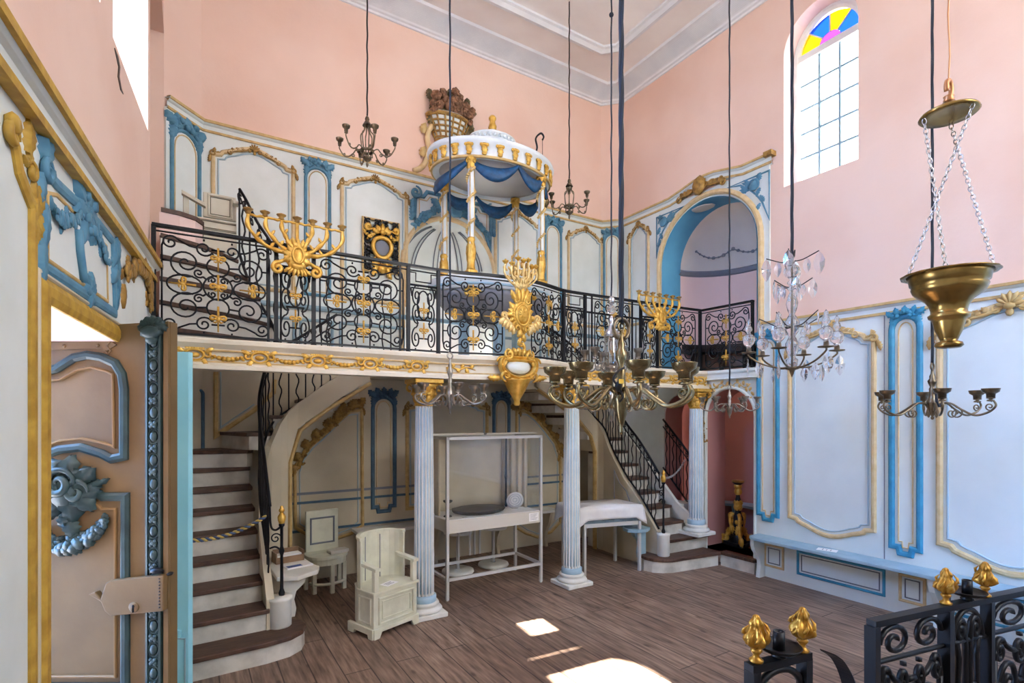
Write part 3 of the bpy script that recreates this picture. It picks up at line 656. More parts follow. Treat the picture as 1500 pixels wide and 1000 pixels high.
panel_blue(BACK, bx(545), bx(577), .62, 1.93, tl, 'dark blue paint', .04, .05, True, 21)
panel_gold(BACK, bx(595), bx(712), .62, 1.86, tl, crest_s=.09, **dk)
panel_blue(BACK, bx(722), bx(744), .62, 1.93, tl, 'dark blue paint', .04, .05, True, 22)
slope_panel([(755, 772), (755, 602), (768, 602), (782, 612), (798, 630), (812, 648), (819, 668), (819, 764), (806, 778), (786, 786), (768, 780)], [(756, 598), (768, 597), (782, 607), (798, 624), (813, 645), (820, 664)], tl, 6)
panel_blue(BACK, bx(829), bx(872), .30, 1.5, tl, 'dark blue paint', .04, 0, True, 23)
panel_gold(BACK, 4.45, 4.80, 1.25, 1.93, tl, crest_s=0, **dk)
for z in (.78, .87, .5):
    m = MB(); m.box(.8, 4.2, YB - .032, YB - .018, z - .012, z + .012); m.build('dado_line', 'dark blue paint' if z < .8 else 'slate line', tl)
# right wall beside the low arches and under the tribune
m = MB(); wall_mesh(m, pr, YW, CR1.y, 0, Z1, [(LA[0], LA[1], 0, LA[3], LA[4]), (LB[0], LB[1], 0, LB[3], LB[4])], .02)
tq = tag(m.build('trim_6', ['cream paint', 'cream paint']), kind='structure')
c1 = (LA[0] + LA[1]) / 2
m = MB(); strip(m, RIGHT, [(LA[0] - .012, .15)] + arc(c1, LA[3], .315, PI, 0, 18) + [(LA[1] + .012, .15)], .03, .02, False, .02); m.build('arch_moulding', 'cream paint', tq)
m = MB(); shell(m, RIGHT, c1, 1.985, .05, .035); R_ = random.Random(3)
for q in (-1, 1):
    curl(m, RIGHT, [(c1 + q * (.05 + .035 * k), 1.975 + .03 * math.sin(k * 1.1)) for k in range(7)], .03, .006, False)
    for k in range(6): leaf(m, RIGHT, c1 + q * (.07 + .035 * k), 1.975 + .025 * math.sin(k * 1.1), R_.uniform(.6, 2.4) * (1 if k % 2 else -1), .05, .03, .03)
    for k in range(3): leaf(m, RIGHT, c1 + q * .27, 1.95 - .05 * k, -PI / 2 + .5 * (-1) ** k, .05, .03, .03)
m.build('gilt_flower_spray', 'pale gilt', tq)
m = MB(); garland(m, RIGHT, [(LA[1] + .03, 1.62), (LA[1] + .04, 1.5), (LA[1] + .02, 1.36)], .03, .035, 9); m.build('carved_drop', 'old gold', tq)
# --- left wall panelling and door surround (shallow carving)
LEFT0 = LEFT; LEFT = Plane(LEFT.o, LEFT.a, LEFT.n); LEFT.n = LEFT.n * .42
def lp(px, py): return LEFT.hit(px, py)
m = MB(); wall_mesh(m, Plane(LEFT0.pt(0, 0, .008), LEFT0.a, LEFT0.n), YF, 4.07, 0, 2.56, [DOOR], .008)
tw = tag(m.build('trim_7', ['cream paint', 'cream paint']), kind='structure')
lc = [(YF, 2.6), (4.07, 2.6)]
m = MB(); vsweep(m, LEFT0, lc, prf, .002); m.build('panelling_cornice', 'cream paint', tw)
for q, d in ((-.002, .07), (-.09, .04)):
    m = MB(); vsweep(m, LEFT0, lc, [(q - .014, .0), (q - .014, d + .002), (q + .014, d + .002), (q + .014, .0)]); m.build('gold_fillet', 'yellow ochre paint', tw)
ga = lp(40, 500)[0]
m = MB(); strip(m, LEFT, [(ga, 0), (ga, lp(38, 300)[1]), (ga - .04, lp(30, 280)[1]), (ga - .1, lp(20, 260)[1] + .02), lp(14, 215), lp(2, 180)], .05, .03, False, .02); g = m.build('gold_panel_moulding', 'yellow ochre paint', tw)
m = MB()
x, z = lp(33, 245); corner_leaf(m, LEFT, x + .02, z, 1, .06, .04); leaf(m, LEFT, x, z + .04, PI / 2, .1, .06, .04)
for k in range(4): xx, zz = lp(46, 270 + 18 * k); leaf(m, LEFT, xx, zz, -PI / 2 + .5 * (-1) ** k, .09, .05, .04)
x, z = lp(4, 178); blob(m, LEFT, x, z, .05, .035, .03, .04); curl(m, LEFT, spiral(x, z - .03, .04, 0, 1.3), .05, .012)
m.build('carved_scroll', 'yellow ochre paint', g)
Lq = [lp(54, 268), lp(54, 388), lp(164, 458), lp(160, 352), lp(140, 327), lp(76, 268), lp(62, 250)]
m = MB(); strip(m, LEFT, Lq, .04, .028, True, .02); b = m.build('blue_overdoor_moulding', 'blue paint', tw)
Lq2 = [lp(64, 282), lp(64, 380), lp(154, 441), lp(152, 360), lp(135, 342), lp(78, 285)]
m = MB(); strip(m, LEFT, Lq2, .014, .012, True, .02); m.build('inner_bead', 'ochre paint', b)
m = MB()
x, z = lp(58, 250); corner_leaf(m, LEFT, x, z, -1, .085, .05); leaf(m, LEFT, x, z + .02, PI / 2, .12, .08, .05); leaf(m, LEFT, x - .01, z - .1, -PI / 2, .14, .06, .05)
x, z = lp(118, 302)
for k in range(6): blob(m, LEFT, x + random.uniform(-.11, .11), z + random.uniform(-.1, .08), .06, random.uniform(.02, .035), random.uniform(.016, .028), .035, random.uniform(0, 3))
for k in range(7): leaf(m, LEFT, x, z, k * .9, .15, .07, .05)
garland(m, LEFT, [lp(112, 312), lp(95, 320), lp(82, 322), lp(70, 308)], .028, .05, 31)
garland(m, LEFT, [lp(124, 312), lp(132, 335), lp(143, 365), lp(151, 385)], .028, .05, 32)
x, z = lp(164, 365)
for k in range(5): leaf(m, LEFT, x, z - .04 * k + .06, -PI / 2 + .45 * (-1) ** k, .12, .07, .045)
x, z = lp(54, 372); leaf(m, LEFT, x, z + .05, -PI / 2, .12, .05, .045); leaf(m, LEFT, x, z, -PI / 2, .09, .05, .045)
x, z = lp(166, 440); leaf(m, LEFT, x, z + .08, -PI / 2, .12, .05, .045)
m.tube([LEFT.pt(*lp(p, q), .045) for p, q in ((106, 335), (108, 365), (112, 395), (114, 412))], .014, 6)
x, z = lp(125, 424)
for k in range(6): leaf(m, LEFT, x, z, k * 1.05 + .3, .075, .05, .05)
m.build('carved_bouquet', 'blue paint', b)
m = MB(); garland(m, LEFT, [lp(176, 400), lp(186, 390), lp(198, 386), lp(208, 398), lp(213, 425), lp(214, 450)], .06, .05, 33)
for k in range(6): x, z = lp(196, 388); leaf(m, LEFT, x, z, .4 + k * .5, .12, .07, .05)
x, z = lp(176, 415); leaf(m, LEFT, x, z, -PI / 2, .12, .05, .05); m.build('carved_corner_spray', 'old gold', tw)
f0, f1 = DOOR[0] - .035, DOOR[1] + .04
m = MB(); strip(m, LEFT, [(f0, 0), (f0, 2.035), (f1, 2.035), (f1, 0)], .075, .045, False, .015); d = tag(m.build('door_1', 'yellow ochre paint'), kind='structure')
m = MB(); strip(m, LEFT, [(f0 - .05, 0), (f0 - .05, 2.085), (f1 + .05, 2.085), (f1 + .05, 0)], .016, .03, False, .015); m.build('frame_bead', 'warm cream paint', d)
# open leaf of the double door, carved on its inner face
DL = Plane((FW * 2.5), RT, -FW); DL.o.z = 0
def dh(px, py): return DL.hit(px, py)
e0, e1 = dh(52, 500)[0], dh(241, 500)[0]; e2 = dh(250, 500)[0]
top = [dh(52, 490), dh(90, 484), dh(130, 479), dh(170, 475), dh(210, 472.5), dh(250, 471)]
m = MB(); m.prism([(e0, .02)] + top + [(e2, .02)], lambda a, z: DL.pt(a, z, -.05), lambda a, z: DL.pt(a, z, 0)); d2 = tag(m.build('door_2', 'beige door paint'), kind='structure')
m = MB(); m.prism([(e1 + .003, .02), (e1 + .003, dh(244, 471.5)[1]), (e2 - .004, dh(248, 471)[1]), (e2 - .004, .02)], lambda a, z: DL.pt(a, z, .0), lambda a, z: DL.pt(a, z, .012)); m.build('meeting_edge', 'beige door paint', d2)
tp = [dh(30, 548), dh(62, 545), dh(85, 540), dh(110, 524), dh(130, 520), dh(150, 523), dh(170, 532), dh(180, 548), dh(183, 570), dh(183, 668), dh(165, 672), dh(150, 664), dh(120, 655), dh(90, 658), dh(62, 668), dh(30, 690)]
m = MB(); strip(m, DL, tp, .04, .022, True); p = m.build('upper_panel_moulding', 'teal paint', d2)
ti = [dh(30, 562), dh(66, 558), dh(90, 556), dh(114, 542), dh(135, 538), dh(158, 544), dh(166, 548), dh(168, 654), dh(150, 648), dh(120, 642), dh(90, 645), dh(30, 668)]
m = MB(); strip(m, DL, ti, .013, .012, True); m.build('inner_bead', 'brown bead', p)
lw = [dh(30, 745), dh(62, 738), dh(84, 728), dh(110, 712), dh(135, 716), dh(152, 727), dh(185, 727), dh(185, 1005), dh(30, 1005)]
m = MB(); strip(m, DL, lw, .04, .022, True); p = m.build('lower_panel_moulding', 'teal paint', d2)
m = MB(); strip(m, DL, [dh(30, 760), dh(66, 752), dh(90, 742), dh(112, 728), dh(135, 732), dh(150, 745), dh(170, 745), dh(170, 990), dh(30, 990)], .013, .012, True); m.build('inner_bead', 'brown bead', p)
m = MB(); x, z = dh(104, 715)
blob(m, DL, x, z + .04, .03, .12, .07, .035); blob(m, DL, x, z - .01, .04, .08, .09, .04); curl(m, DL, spiral(x, z + .03, .075, 0, 1.6), .07, .02); curl(m, DL, spiral(x - .06, z + .0, .06, PI, -1.3), .06, .016); curl(m, DL, spiral(x + .07, z - .01, .06, 0, 1.3), .06, .016)
for k in range(9): leaf(m, DL, x, z, k * .7, .16, .09, .035)
for k in range(3): leaf(m, DL, x + .01, z - .06 - .04 * k, -PI / 2 + .2 * (-1) ** k, .09, .06, .035)
leaf(m, DL, x + .08, z + .01, .35, .12, .03, .03)
m.build('carved_cartouche', 'teal paint', p)
m = MB(); garland(m, DL, [dh(60, 778), dh(72, 790), dh(95, 800), dh(118, 797), dh(140, 785), dh(150, 776), dh(160, 762)], .032, .025, 41, 1.4)
for q in ((115, 792), (88, 797), (72, 785), (135, 785)):
    for k in range(5): leaf(m, DL, *dh(*q), k * 1.256, .045, .03, .03)
m.build('carved_flower_garland', 'teal paint', p)
# astragal with ovals
b0, b1 = dh(217, 500)[0], dh(239, 500)[0]; bc = (b0 + b1) / 2; zt_ = dh(228, 482)[1]
m = MB(); strip(m, DL, [(bc, .02), (bc, zt_)], b1 - b0, .022, False, 0, [(-.5, 0), (-.5, .9), (-.36, 1), (-.36, .45), (.36, .45), (.36, 1), (.5, .9), (.5, 0)]); q_ = m.build('astragal', 'teal paint', d2)
m = MB(); z = .06; k = 0
while z < zt_ - .08:
    h = .034 if k % 2 == 0 else .022
    blob(m, DL, bc, z + h, .012, (b1 - b0) * .26, h * .78, .014, 0, 10, 6)
    m.tube([DL.pt(bc + (b1 - b0) * .34 * math.cos(t), z + h + h * 1.02 * math.sin(t), .012) for t in [2 * PI * i / 14 for i in range(14)]], .004, 5, True)
    if k % 2:
        for j in range(4): blob(m, DL, bc + .014 * math.cos(j * PI / 2 + .78), z + h + .014 * math.sin(j * PI / 2 + .78), .018, .01, .01, .008)
    z += h * 2; k += 1
m.build('carved_ovals', 'teal paint', q_)
m = MB()
for k in range(7): leaf(m, DL, bc, zt_ - .01, PI / 2 + (k - 3) * .42, .07, .05, .028)
blob(m, DL, bc, zt_ - .02, .035, .055, .035, .025); blob(m, DL, bc, zt_ - .05, .03, .03, .03, .02); m.build('carved_bud', 'teal paint', q_)
m = MB(); x, z = dh(175, 845)                                      # box lock
lk = [dh(140, 866), dh(150, 862), dh(158, 872), dh(165, 850), dh(172, 846), dh(248, 838), dh(248, 890), dh(172, 897), dh(164, 890), dh(158, 876)]
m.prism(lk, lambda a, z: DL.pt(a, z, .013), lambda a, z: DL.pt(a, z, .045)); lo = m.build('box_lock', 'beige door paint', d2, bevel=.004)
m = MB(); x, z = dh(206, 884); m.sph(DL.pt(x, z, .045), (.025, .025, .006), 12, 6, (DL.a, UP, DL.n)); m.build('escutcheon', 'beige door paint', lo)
m = MB(); m.sph(DL.pt(x, z + .005, .051), (.007, .009, .004), 8, 5, (DL.a, UP, DL.n)); m.box(-.004, .004, -.003, .003, -.022, 0, Matrix.Translation(DL.pt(x, z, .05))); m.build('keyhole', 'iron', lo)
m = MB()
for k in range(10): x, z = dh(243, 843 + k * 4.6); blob(m, DL, x, z, .047, .005, .004, .004)
m.build('lock_studs', 'dark wood', lo)
m = MB(); x, z = dh(238, 832); blob(m, DL, x, z, .04, .035, .016, .02); blob(m, DL, x + .05, z - .02, .02, .012, .01, .02); m.build('latch', 'iron', lo)
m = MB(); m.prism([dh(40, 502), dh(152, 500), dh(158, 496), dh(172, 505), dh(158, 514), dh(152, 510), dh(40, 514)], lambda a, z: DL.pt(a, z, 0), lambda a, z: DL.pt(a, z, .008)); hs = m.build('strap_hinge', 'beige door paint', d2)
m = MB(); curl(m, DL, [dh(p, q) for p, q in ((158, 508), (164, 500), (160, 495), (156, 499))], .006, .005, False); curl(m, DL, [dh(p, q) for p, q in ((158, 506), (164, 514), (160, 518), (156, 514))], .006, .005, False)
for q in ((96, 507), (145, 506)): blob(m, DL, *dh(*q), .008, .01, .01, .006)
m.build('hinge_scroll', 'beige door paint', hs)
# second leaf, painted light blue
D2 = Plane((FW * 3.15), RT, -FW); D2.o.z = 0
p0, p1 = D2.ha(232), D2.ha(276); zt2 = D2.hit(260, 515)[1]
m = MB(); m.prism([(p0, 0), (p0, zt2), (p1, zt2), (p1, 0)], lambda a, z: D2.pt(a, z, -.045), lambda a, z: D2.pt(a, z, 0)); d3 = tag(m.build('door_3', 'light blue paint', bevel=.003), kind='structure')
m = MB(); x = D2.ha(258); m.box(x - .02, x + .028, -.02, 0, 0, .018, Matrix.Translation((0, 0, D2.hit(258, 925)[1])) @ Matrix.Identity(4)) if False else m.prism([(x - .02, D2.hit(258, 932)[1]), (x + .03, D2.hit(258, 932)[1]), (x + .035, D2.hit(258, 922)[1]), (x - .02, D2.hit(258, 920)[1])], lambda a, z: D2.pt(a, z, 0), lambda a, z: D2.pt(a, z, .02)); m.build('latch_block', 'light blue paint', d3)
m = MB(); strip(m, D2, [(p0 + .05, .02), (p0 + .05, D2.hit(258, 935)[1]), (p1 - .02, D2.hit(258, 935)[1]), (p1 - .02, .02)], .008, .006, False); strip(m, D2, [(x - .01, D2.hit(250, 700)[1]), (x - .01, D2.hit(250, 790)[1])], .006, .004, False); m.build('leaf_bead', 'grey blue paint', d3)
# paved ground and white house front outside the doorway
m = MB(); m.box(-6, -.95, -3, 9, -.1, -.02); tag(m.build('ground', 'dome grey'), kind='structure')
# ================================================================ tribune: slab, fascia, columns, railing
class PathP:
    def __init__(s, pts):
        s.p = [Vector((q[0], q[1])) for q in pts]; s.s = [0.0]
        for i in range(1, len(s.p)): s.s.append(s.s[-1] + (s.p[i] - s.p[i - 1]).length)
        s.L = s.s[-1]
    def fr(s, t):
        t = min(max(t, 0), s.L - 1e-6)
        i = max(k for k in range(len(s.s) - 1) if s.s[k] <= t); d = (s.p[i + 1] - s.p[i]).normalized()
        return s.p[i] + d * (t - s.s[i]), d
    def pt(s, t, z, d=0.0):
        q, e = s.fr(t); return Vector((q.x + e.y * d, q.y - e.x * d, z))
    def at(s, t):
        q, e = s.fr(t); return Plane((q.x, q.y, 0), (e.x, e.y, 0), (e.y, -e.x, 0))
    def sx(s, px):                                                  # arc length where the line of sight at px crosses the path
        r = ray(px, 500); best = 0
        for i in range(len(s.p) - 1):
            a, b = s.p[i], s.p[i + 1]; fa = a.x * r.y - a.y * r.x; fb = b.x * r.y - b.y * r.x
            if fa * fb <= 0 and fa != fb: best = s.s[i] + (s.s[i + 1] - s.s[i]) * fa / (fa - fb)
        return best
front = catmull([(1.75, 4.02, 0), (2.0, 3.985, 0), (2.2, 3.935, 0), (2.45, 3.905, 0), (2.7, 3.925, 0), (2.9, 3.985, 0), (3.08, 4.045, 0), (3.35, 4.05, 0)], 5)
RAILP = [(-.19, 4.0), (.5, 4.0), (1.2, 4.01)] + [(p.x, p.y) for p in front] + [(4.0, 4.03), (4.7, 4.01), (5.0, 3.99)]
rail = PathP(RAILP); ret = PathP([(5.02, 3.985), (5.05, 3.36)])
fas = [(p.x + 0, p.y - .055) for p in [Vector(q) for q in RAILP]]; fas[-1] = (5.06, 3.93)
FP = PathP(fas)
m = MB(); hsweep(m, fas, [(-.1, 2.15), (.025, 2.15), (.03, 2.14), (.03, 2.115), (.015, 2.10), (.0, 2.085), (0, 2.075), (-.012, 2.07), (-.012, 2.005), (.0, 2.0), (.005, 1.985), (.02, 1.975), (.02, 1.95), (-.1, 1.95)], -1)
bal = tag(m.build('balcony', 'ivory paint'), 'cream wooden balcony front with gilded garland frieze across the hall', 'balcony', kind='thing')
m = MB()
m.prism([(p[0], p[1] + .08) for p in fas] + [(5.09, 4.6), (3.45, 4.62), (3.45, YB - .03), (1.6, YB - .03), (1.6, 4.62), (-.12, 4.62)], lambda x, y: (x, y, 2.03), lambda x, y: (x, y, 2.1)); m.build('deck', 'warm cream paint', bal)
for z in (2.074, 1.999):
    m = MB(); hsweep(m, fas, [(-.012, z - .005), (.005, z - .005), (.005, z + .005), (-.012, z + .005)], -1); m.build('gold_fillet', 'ochre paint', bal)
m = MB(); m.prism([(XR - .06, 3.30), (XR - .06, 3.93), (XR, 3.93), (XR, 3.30)], lambda x, y: (x, y, 2.04), lambda x, y: (x, y, 2.15)); hsweep(m, [(XR - .06, 3.93), (XR - .06, 3.30)], [(0, 2.15), (.02, 2.15), (.025, 2.12), (.008, 2.10), (.008, 2.06), (.02, 2.05), (.0, 2.04)], -1); m.build('return_fascia', 'pearl blue paint', bal)
# gilded frieze: rosettes joined by swags of buds, leaves nearer the middle
s0 = FP.sx(285); k = 0; s = s0; send = FP.L - .1
cs = FP.sx(757)
while s < send:
    if abs(s - cs) > .28:
        lp_ = FP.at(s); m = MB(); zc = 2.04
        if abs(s - cs) < .75:
            q = 1 if s < cs else -1
            curl(m, lp_, [(-q * .13 + q * .26 * t / 8, zc + .012 * math.sin(t * 1.4)) for t in range(9)], -.004, .008, True)
            for t in range(6): leaf(m, lp_, q * (-.12 + .04 * t), zc, PI / 2 * (1 if t % 2 else -1) + q * .6 * (-1 if t % 2 else 1), .05, .03, -.004)
            m.build('gilt_leaf_spray', 'gilt', bal)
        else:
            blob(m, lp_, 0, zc, -.008, .030, .018, .016, 0, 10, 6); m.tube([lp_.pt(.052 * math.cos(2 * PI * i / 16), zc + .036 * math.sin(2 * PI * i / 16), -.002) for i in range(16)], .010, 6, True)
            for q in (-1, 1):
                curl(m, lp_, spiral(q * .075, zc + .008, .028, PI / 2, q * 1.3), -.002, .009); leaf(m, lp_, q * .04, zc - .022, -PI / 2 + q * .7, .06, .032, -.002); leaf(m, lp_, q * .06, zc + .02, PI / 2 - q * 1.1, .06, .03, -.002)
            for i in range(7): leaf(m, lp_, -.036 + .012 * i, zc + .028, PI / 2 - (i - 3) * .2, .03, .018, 0)
            m.build('gilt_rosette', 'gilt', bal)
    s2 = s + .19
    if s2 < send and abs(s2 - cs) > .75:
        lp_ = FP.at(s2); m = MB()
        for i in range(9):
            t = (i - 4) / 4; z = 2.046 - .026 * (1 - t * t); f = .6 + .5 * (1 - abs(t))
            blob(m, lp_, t * .105, z, -.004, .019 * f, .018 * f, .018 * f)
            if i % 2: leaf(m, lp_, t * .105, z, -PI / 2 + t, .03, .016, -.006)
        curl(m, lp_, [((i - 4) / 4 * .11, 2.046 - .026 * (1 - ((i - 4) / 4) ** 2)) for i in range(9)], -.006, .005, False)
        m.build('gilt_swag', 'gilt', bal)
    s += .38
# gilded cartouche on the middle of the fascia
cp = FP.at(cs); K = Plane(cp.pt(0, 0, .0), cp.a, cp.n)
m = MB()
out = []
for i in range(40):
    t = 2 * PI * i / 40; x = .165 * math.cos(t); z = .095 * math.sin(t); z += .03 * math.cos(2 * t) * (1 if math.sin(t) > 0 else .3); x *= 1 + .12 * math.cos(2 * t + PI) * 0
    out.append((x, 2.065 + z))
strip(m, K, out, .055, .05, True, .02, [(-.5, 0), (-.5, .6), (-.3, .9), (-.05, .6), (.2, 1), (.5, .5), (.5, 0)])
for q in (-1, 1):
    curl(m, K, spiral(q * .1, 2.165, .045, PI / 2 - q * .5, -q * 1.4), .05, .016); curl(m, K, spiral(q * .165, 2.1, .05, 0 if q > 0 else PI, q * 1.2), .045, .016)
    curl(m, K, spiral(q * .13, 1.985, .05, -PI / 2, q * 1.3), .05, .016); leaf(m, K, q * .16, 1.965, PI / 2 - q * 1.5, .13, .05, .03)
for i in range(5): leaf(m, K, (i - 2) * .035, 2.16, PI / 2 - (i - 2) * .3, .07, .04, .05)
ct = m.build('gilt_cartouche', 'gilt', bal)
m = MB(); m.sph(K.pt(0, 2.065, .03), (.12, .062, .03), 18, 8, (K.a, UP, K.n)); m.build('cream_boss', 'cream paint', ct)
m = MB(); o = K.pt(0, 0, .0)
m.lathe([(.001, 1.73), (.02, 1.735), (.03, 1.755), (.025, 1.775), (.04, 1.80), (.075, 1.86), (.105, 1.92), (.12, 1.945), (.13, 1.96), (.001, 1.965)], (o.x, o.y, 0), 24, None, 12, .12); m.build('gilt_pendant', 'gilt', ct)
# --- columns
def column(x, y, zb, label):
    t = thing('column', label, 'column', (x, y, zb), .0, 'fluted columns under the balcony'); H = 1.95 - zb
    m = MB(); m.bbox(-.15, .15, -.15, .15, 0, .04, .006); m.lathe([(.14, .04), (.15, .055), (.14, .07), (.115, .075), (.11, .085), (.125, .1), (.115, .115), (.095, .118)], (0, 0, 0), 28); b = m.build('column_base', 'white paint', t)
    m = MB(); m.lathe([(.096, .115), (.1, .118), (.1, .165), (.09, .172), (.085, .17)], (0, 0, 0), 28); m.build('blue_collar', 'pale blue column', t)
    m = MB(); m.lathe([(.083, .165), (.083, .5), (.08, H * .6), (.073, H - .22)], (0, 0, 0), 96, None, 16, .13, smooth=False); m.build('fluted_shaft', 'column white', t)
    m = MB()                                                        # blue in the flutes: slim rods
    for k in range(16):
        a = 2 * PI * k / 16; m.tube([(.0745 * math.cos(a), .0745 * math.sin(a), .19), (.0735 * math.cos(a), .0735 * math.sin(a), .5), (.0705 * math.cos(a), .0705 * math.sin(a), H * .6), (.065 * math.cos(a), .065 * math.sin(a), H - .24)], .006, 5)
    m.build('flute_lining', 'pale blue column', t)
    m = MB(); c0 = H - .215
    m.lathe([(.07, c0 - .01), (.082, c0 - .005), (.082, c0 + .008), (.068, c0 + .015), (.072, c0 + .08), (.095, c0 + .14), (.115, c0 + .17), (.06, c0 + .172)], (0, 0, 0), 24)
    for k in range(8):
        a = PI * k / 4; P = Plane((0, 0, 0), (-math.sin(a), math.cos(a), 0), (math.cos(a), math.sin(a), 0))
        leaf(m, P, 0, c0 + .01, PI / 2, .085, .055, .082); blob(m, P, 0, c0 + .09, .1, .022, .014, .016)
        a = PI * (k + .5) / 4; P = Plane((0, 0, 0), (-math.sin(a), math.cos(a), 0), (math.cos(a), math.sin(a), 0))
        leaf(m, P, 0, c0 + .06, PI / 2, .08, .05, .092)
    for k in range(4):
        a = PI / 4 + PI * k / 2; P = Plane((0, 0, 0), (-math.sin(a), math.cos(a), 0), (math.cos(a), math.sin(a), 0))
        m.tube([(P.n * (.125 + .03 * math.cos(q)) + UP * (c0 + .145 + .03 * math.sin(q))) for q in [PI * 1.2 - i * .5 for i in range(12)]], .011, 6)
        blob(m, P, 0, c0 + .165, .105, .02, .02, .02)
    m.bbox(-.125, .125, -.125, .125, H - .04, H - .002, .006); m.build('gilt_capital', 'gilt', t)
    return t
column(1.67, 4.09, 0, 'fluted white column with gilt capital behind the white armchair')
column(3.2, 4.07, 0, 'fluted white column with gilt capital between display case and cloth-covered table')
column(4.93, 3.99, .30, 'fluted white column standing on the steps beside the low arch')
# --- wrought iron railing
def wide_panel():
    E = []
    E.append((arc(0, 0, .26, 0, 2 * PI, 22)[:-1], True))
    for q in (-1, 1):
        E.append((arc(q * .58, 0, .30, 0, 2 * PI, 22, .20)[:-1], True)); E.append((arc(0, q * .44, .20, 0, 2 * PI, 18)[:-1], True))
        E.append(([(q * .96, -.75), (q * .96, .75)], False)); E.append(([(-.12, q * .80), (.12, q * .80)], False))
    for q in (-1, 1):
        for r in (-1, 1):
            f = lambda P: [(q * x, r * z) for x, z in P]
            E.append((f([(.40, .70), (.36, .62), (.30, .52)][:0] + spiral(.56, .46, .30, -2.0, 1.75, .12, 34)), False))
            E.append((f([(.13, .58), (.13, .63), (.11, .70)][:0] + spiral(.25, .80, .16, -2.7, 1.5, .15, 26)), False))
            E.append((f(spiral(.82, .84, .15, 2.6, -1.5, .15, 26)), False))
            E.append((f(spiral(.10, .15, .075, -.6, 1.3, .15, 18)), False))
            E.append((f([(.26, .12), (.27, .2)][:0] + spiral(.34, .27, .10, -2.4, 1.35, .15, 18)), False))
            E.append((f([(.36, .80), (.5, .82), (.69, .915)]), False)); E.append((f([(.19, .44), (.39, .46)]), False)); E.append((f([(.80, .46), (.96, .46)]), False)); E.append((f([(.105, .73), (.07, .67), (.02, .64)]), False)); E.append((f([(.27, .205), (.20, .15)]), False)); E.append((f([(.93, .86), (.96, .75)]), False)); E.append((f([(.25, .96), (.25, 1.0)]), False))
    return E, [(0, .0, 0, 1), (0, .60, 0, .9), (0, -.68, 0, 1.0), (.62, 0, 1, .9), (-.62, 0, 1, .9)]
def narrow_panel():
    E = [([(-.9, .93), (.9, .93)], False), ([(-.55, -.08), (.55, -.08)], False), (arc(0, .40, .46, 0, 2 * PI, 24, .46)[:-1], True)]
    for q in (-1, 1):
        f = lambda P: [(q * x, z) for x, z in P]
        E.append((f(spiral(.52, .66, .36, 2.0, -1.6, .15, 26)), False)); E.append((f(spiral(.52, .16, .36, -2.0, 1.6, .15, 26)), False))
        E.append((f([(.5, -.08), (.43, -.16), (.46, -.26), (.55, -.315)] + [(x, z) for x, z in spiral(.56, -.66, .34, 1.3, -1.5, .15, 26)]), False))
        E.append((f([(.6, -.97), (.6, -1.04)]), False)); E.append((f([(.36, -.66), (.0, -.66)]), False)); E.append((f([(.36, .80), (.30, .74)]), False)); E.append((f([(.86, .66), (.95, .93)]), False))
    return E, [(0, .22, 0, .8), (0, -.42, 0, .8)]
m = MB()                                                            # one gilded flower ornament, upright
L0 = Plane((0, 0, 0), (1, 0, 0), (0, -1, 0))
m.tube([(0, 0, -.085), (0, 0, .085)], [.004, .007, ] if False else [.005, .008], 6); blob(m, L0, 0, 0, .008, .014, .02, .014); blob(m, L0, 0, .035, .006, .008, .022, .008)
for q in (-1, 1):
    curl(m, L0, [(q * .004, .0), (q * .014, .018), (q * .03, .02)] + [(q * (.034 + .012 * math.cos(a)), .008 + .012 * math.sin(a)) for a in [1.6 - .6 * i for i in range(8)]], .006, .0085, False)
    curl(m, L0, [(q * .004, -.01), (q * .016, -.024), (q * .03, -.018)], .006, .007); blob(m, L0, q * .018, .0, .01, .012, .009, .008)
orn = m.build('gilt_ornament', 'gilt'); orn_used = [False]
def add_orn(pl_pt, plane, parent, rot, sc):
    o = orn if not orn_used[0] else orn.copy()
    if orn_used[0]: C.objects.link(o)
    orn_used[0] = True; o.parent = parent
    M = Matrix((plane.a, -plane.n, UP)).transposed().to_4x4(); M.translation = pl_pt
    if rot: M = M @ Matrix.Rotation(PI / 2, 4, 'Y')
    o.matrix_local = M @ Matrix.Scale(sc, 4)
RZ0, RZ1 = 2.15, 2.85
def iron_panel(path, s0, s1, parent, kind, mt='iron', top=None):
    E, O = wide_panel() if kind == 'w' else narrow_panel()
    w = (s1 - s0) / 2; c = (s0 + s1) / 2; zt = top or RZ1 - .035; zc = (RZ0 + zt + .03) / 2; h = (zt - RZ0 - .03) / 2
    m = MB()
    for P, cl in E: m.tube([path.pt(c + x * w * .97, zc + z * h * .98, .0) for x, z in P], .0062, 6, cl)
    o = m.build('scroll_panel', mt, parent)
    if kind == 'n': m = MB(); m.tube([path.pt(s0, zt, 0), path.pt(s1, zt, 0)], .009, 6); m.build('upper_bar', 'iron', parent)
    for x, z, r, k in O: add_orn(path.pt(c + x * w * .97, zc + z * h * .98, .008), path.at(c + x * w), parent, r, k)
rl = thing('balcony_railing', 'black wrought iron scroll railing with gilt flowers along the balcony edge', 'railing', (0, 0, 0))
def post(path, s, parent, r=.013, z1=RZ1):
    m = MB(); p = path.pt(s, 0, 0); m.box(p.x - r, p.x + r, p.y - r, p.y + r, RZ0 - .002, z1); m.lathe([(r * 1.3, RZ0 - .002), (r * 1.7, RZ0 + .01), (r * 1.1, RZ0 + .03)], (p.x, p.y, 0), 8); m.build('post', 'iron', parent)
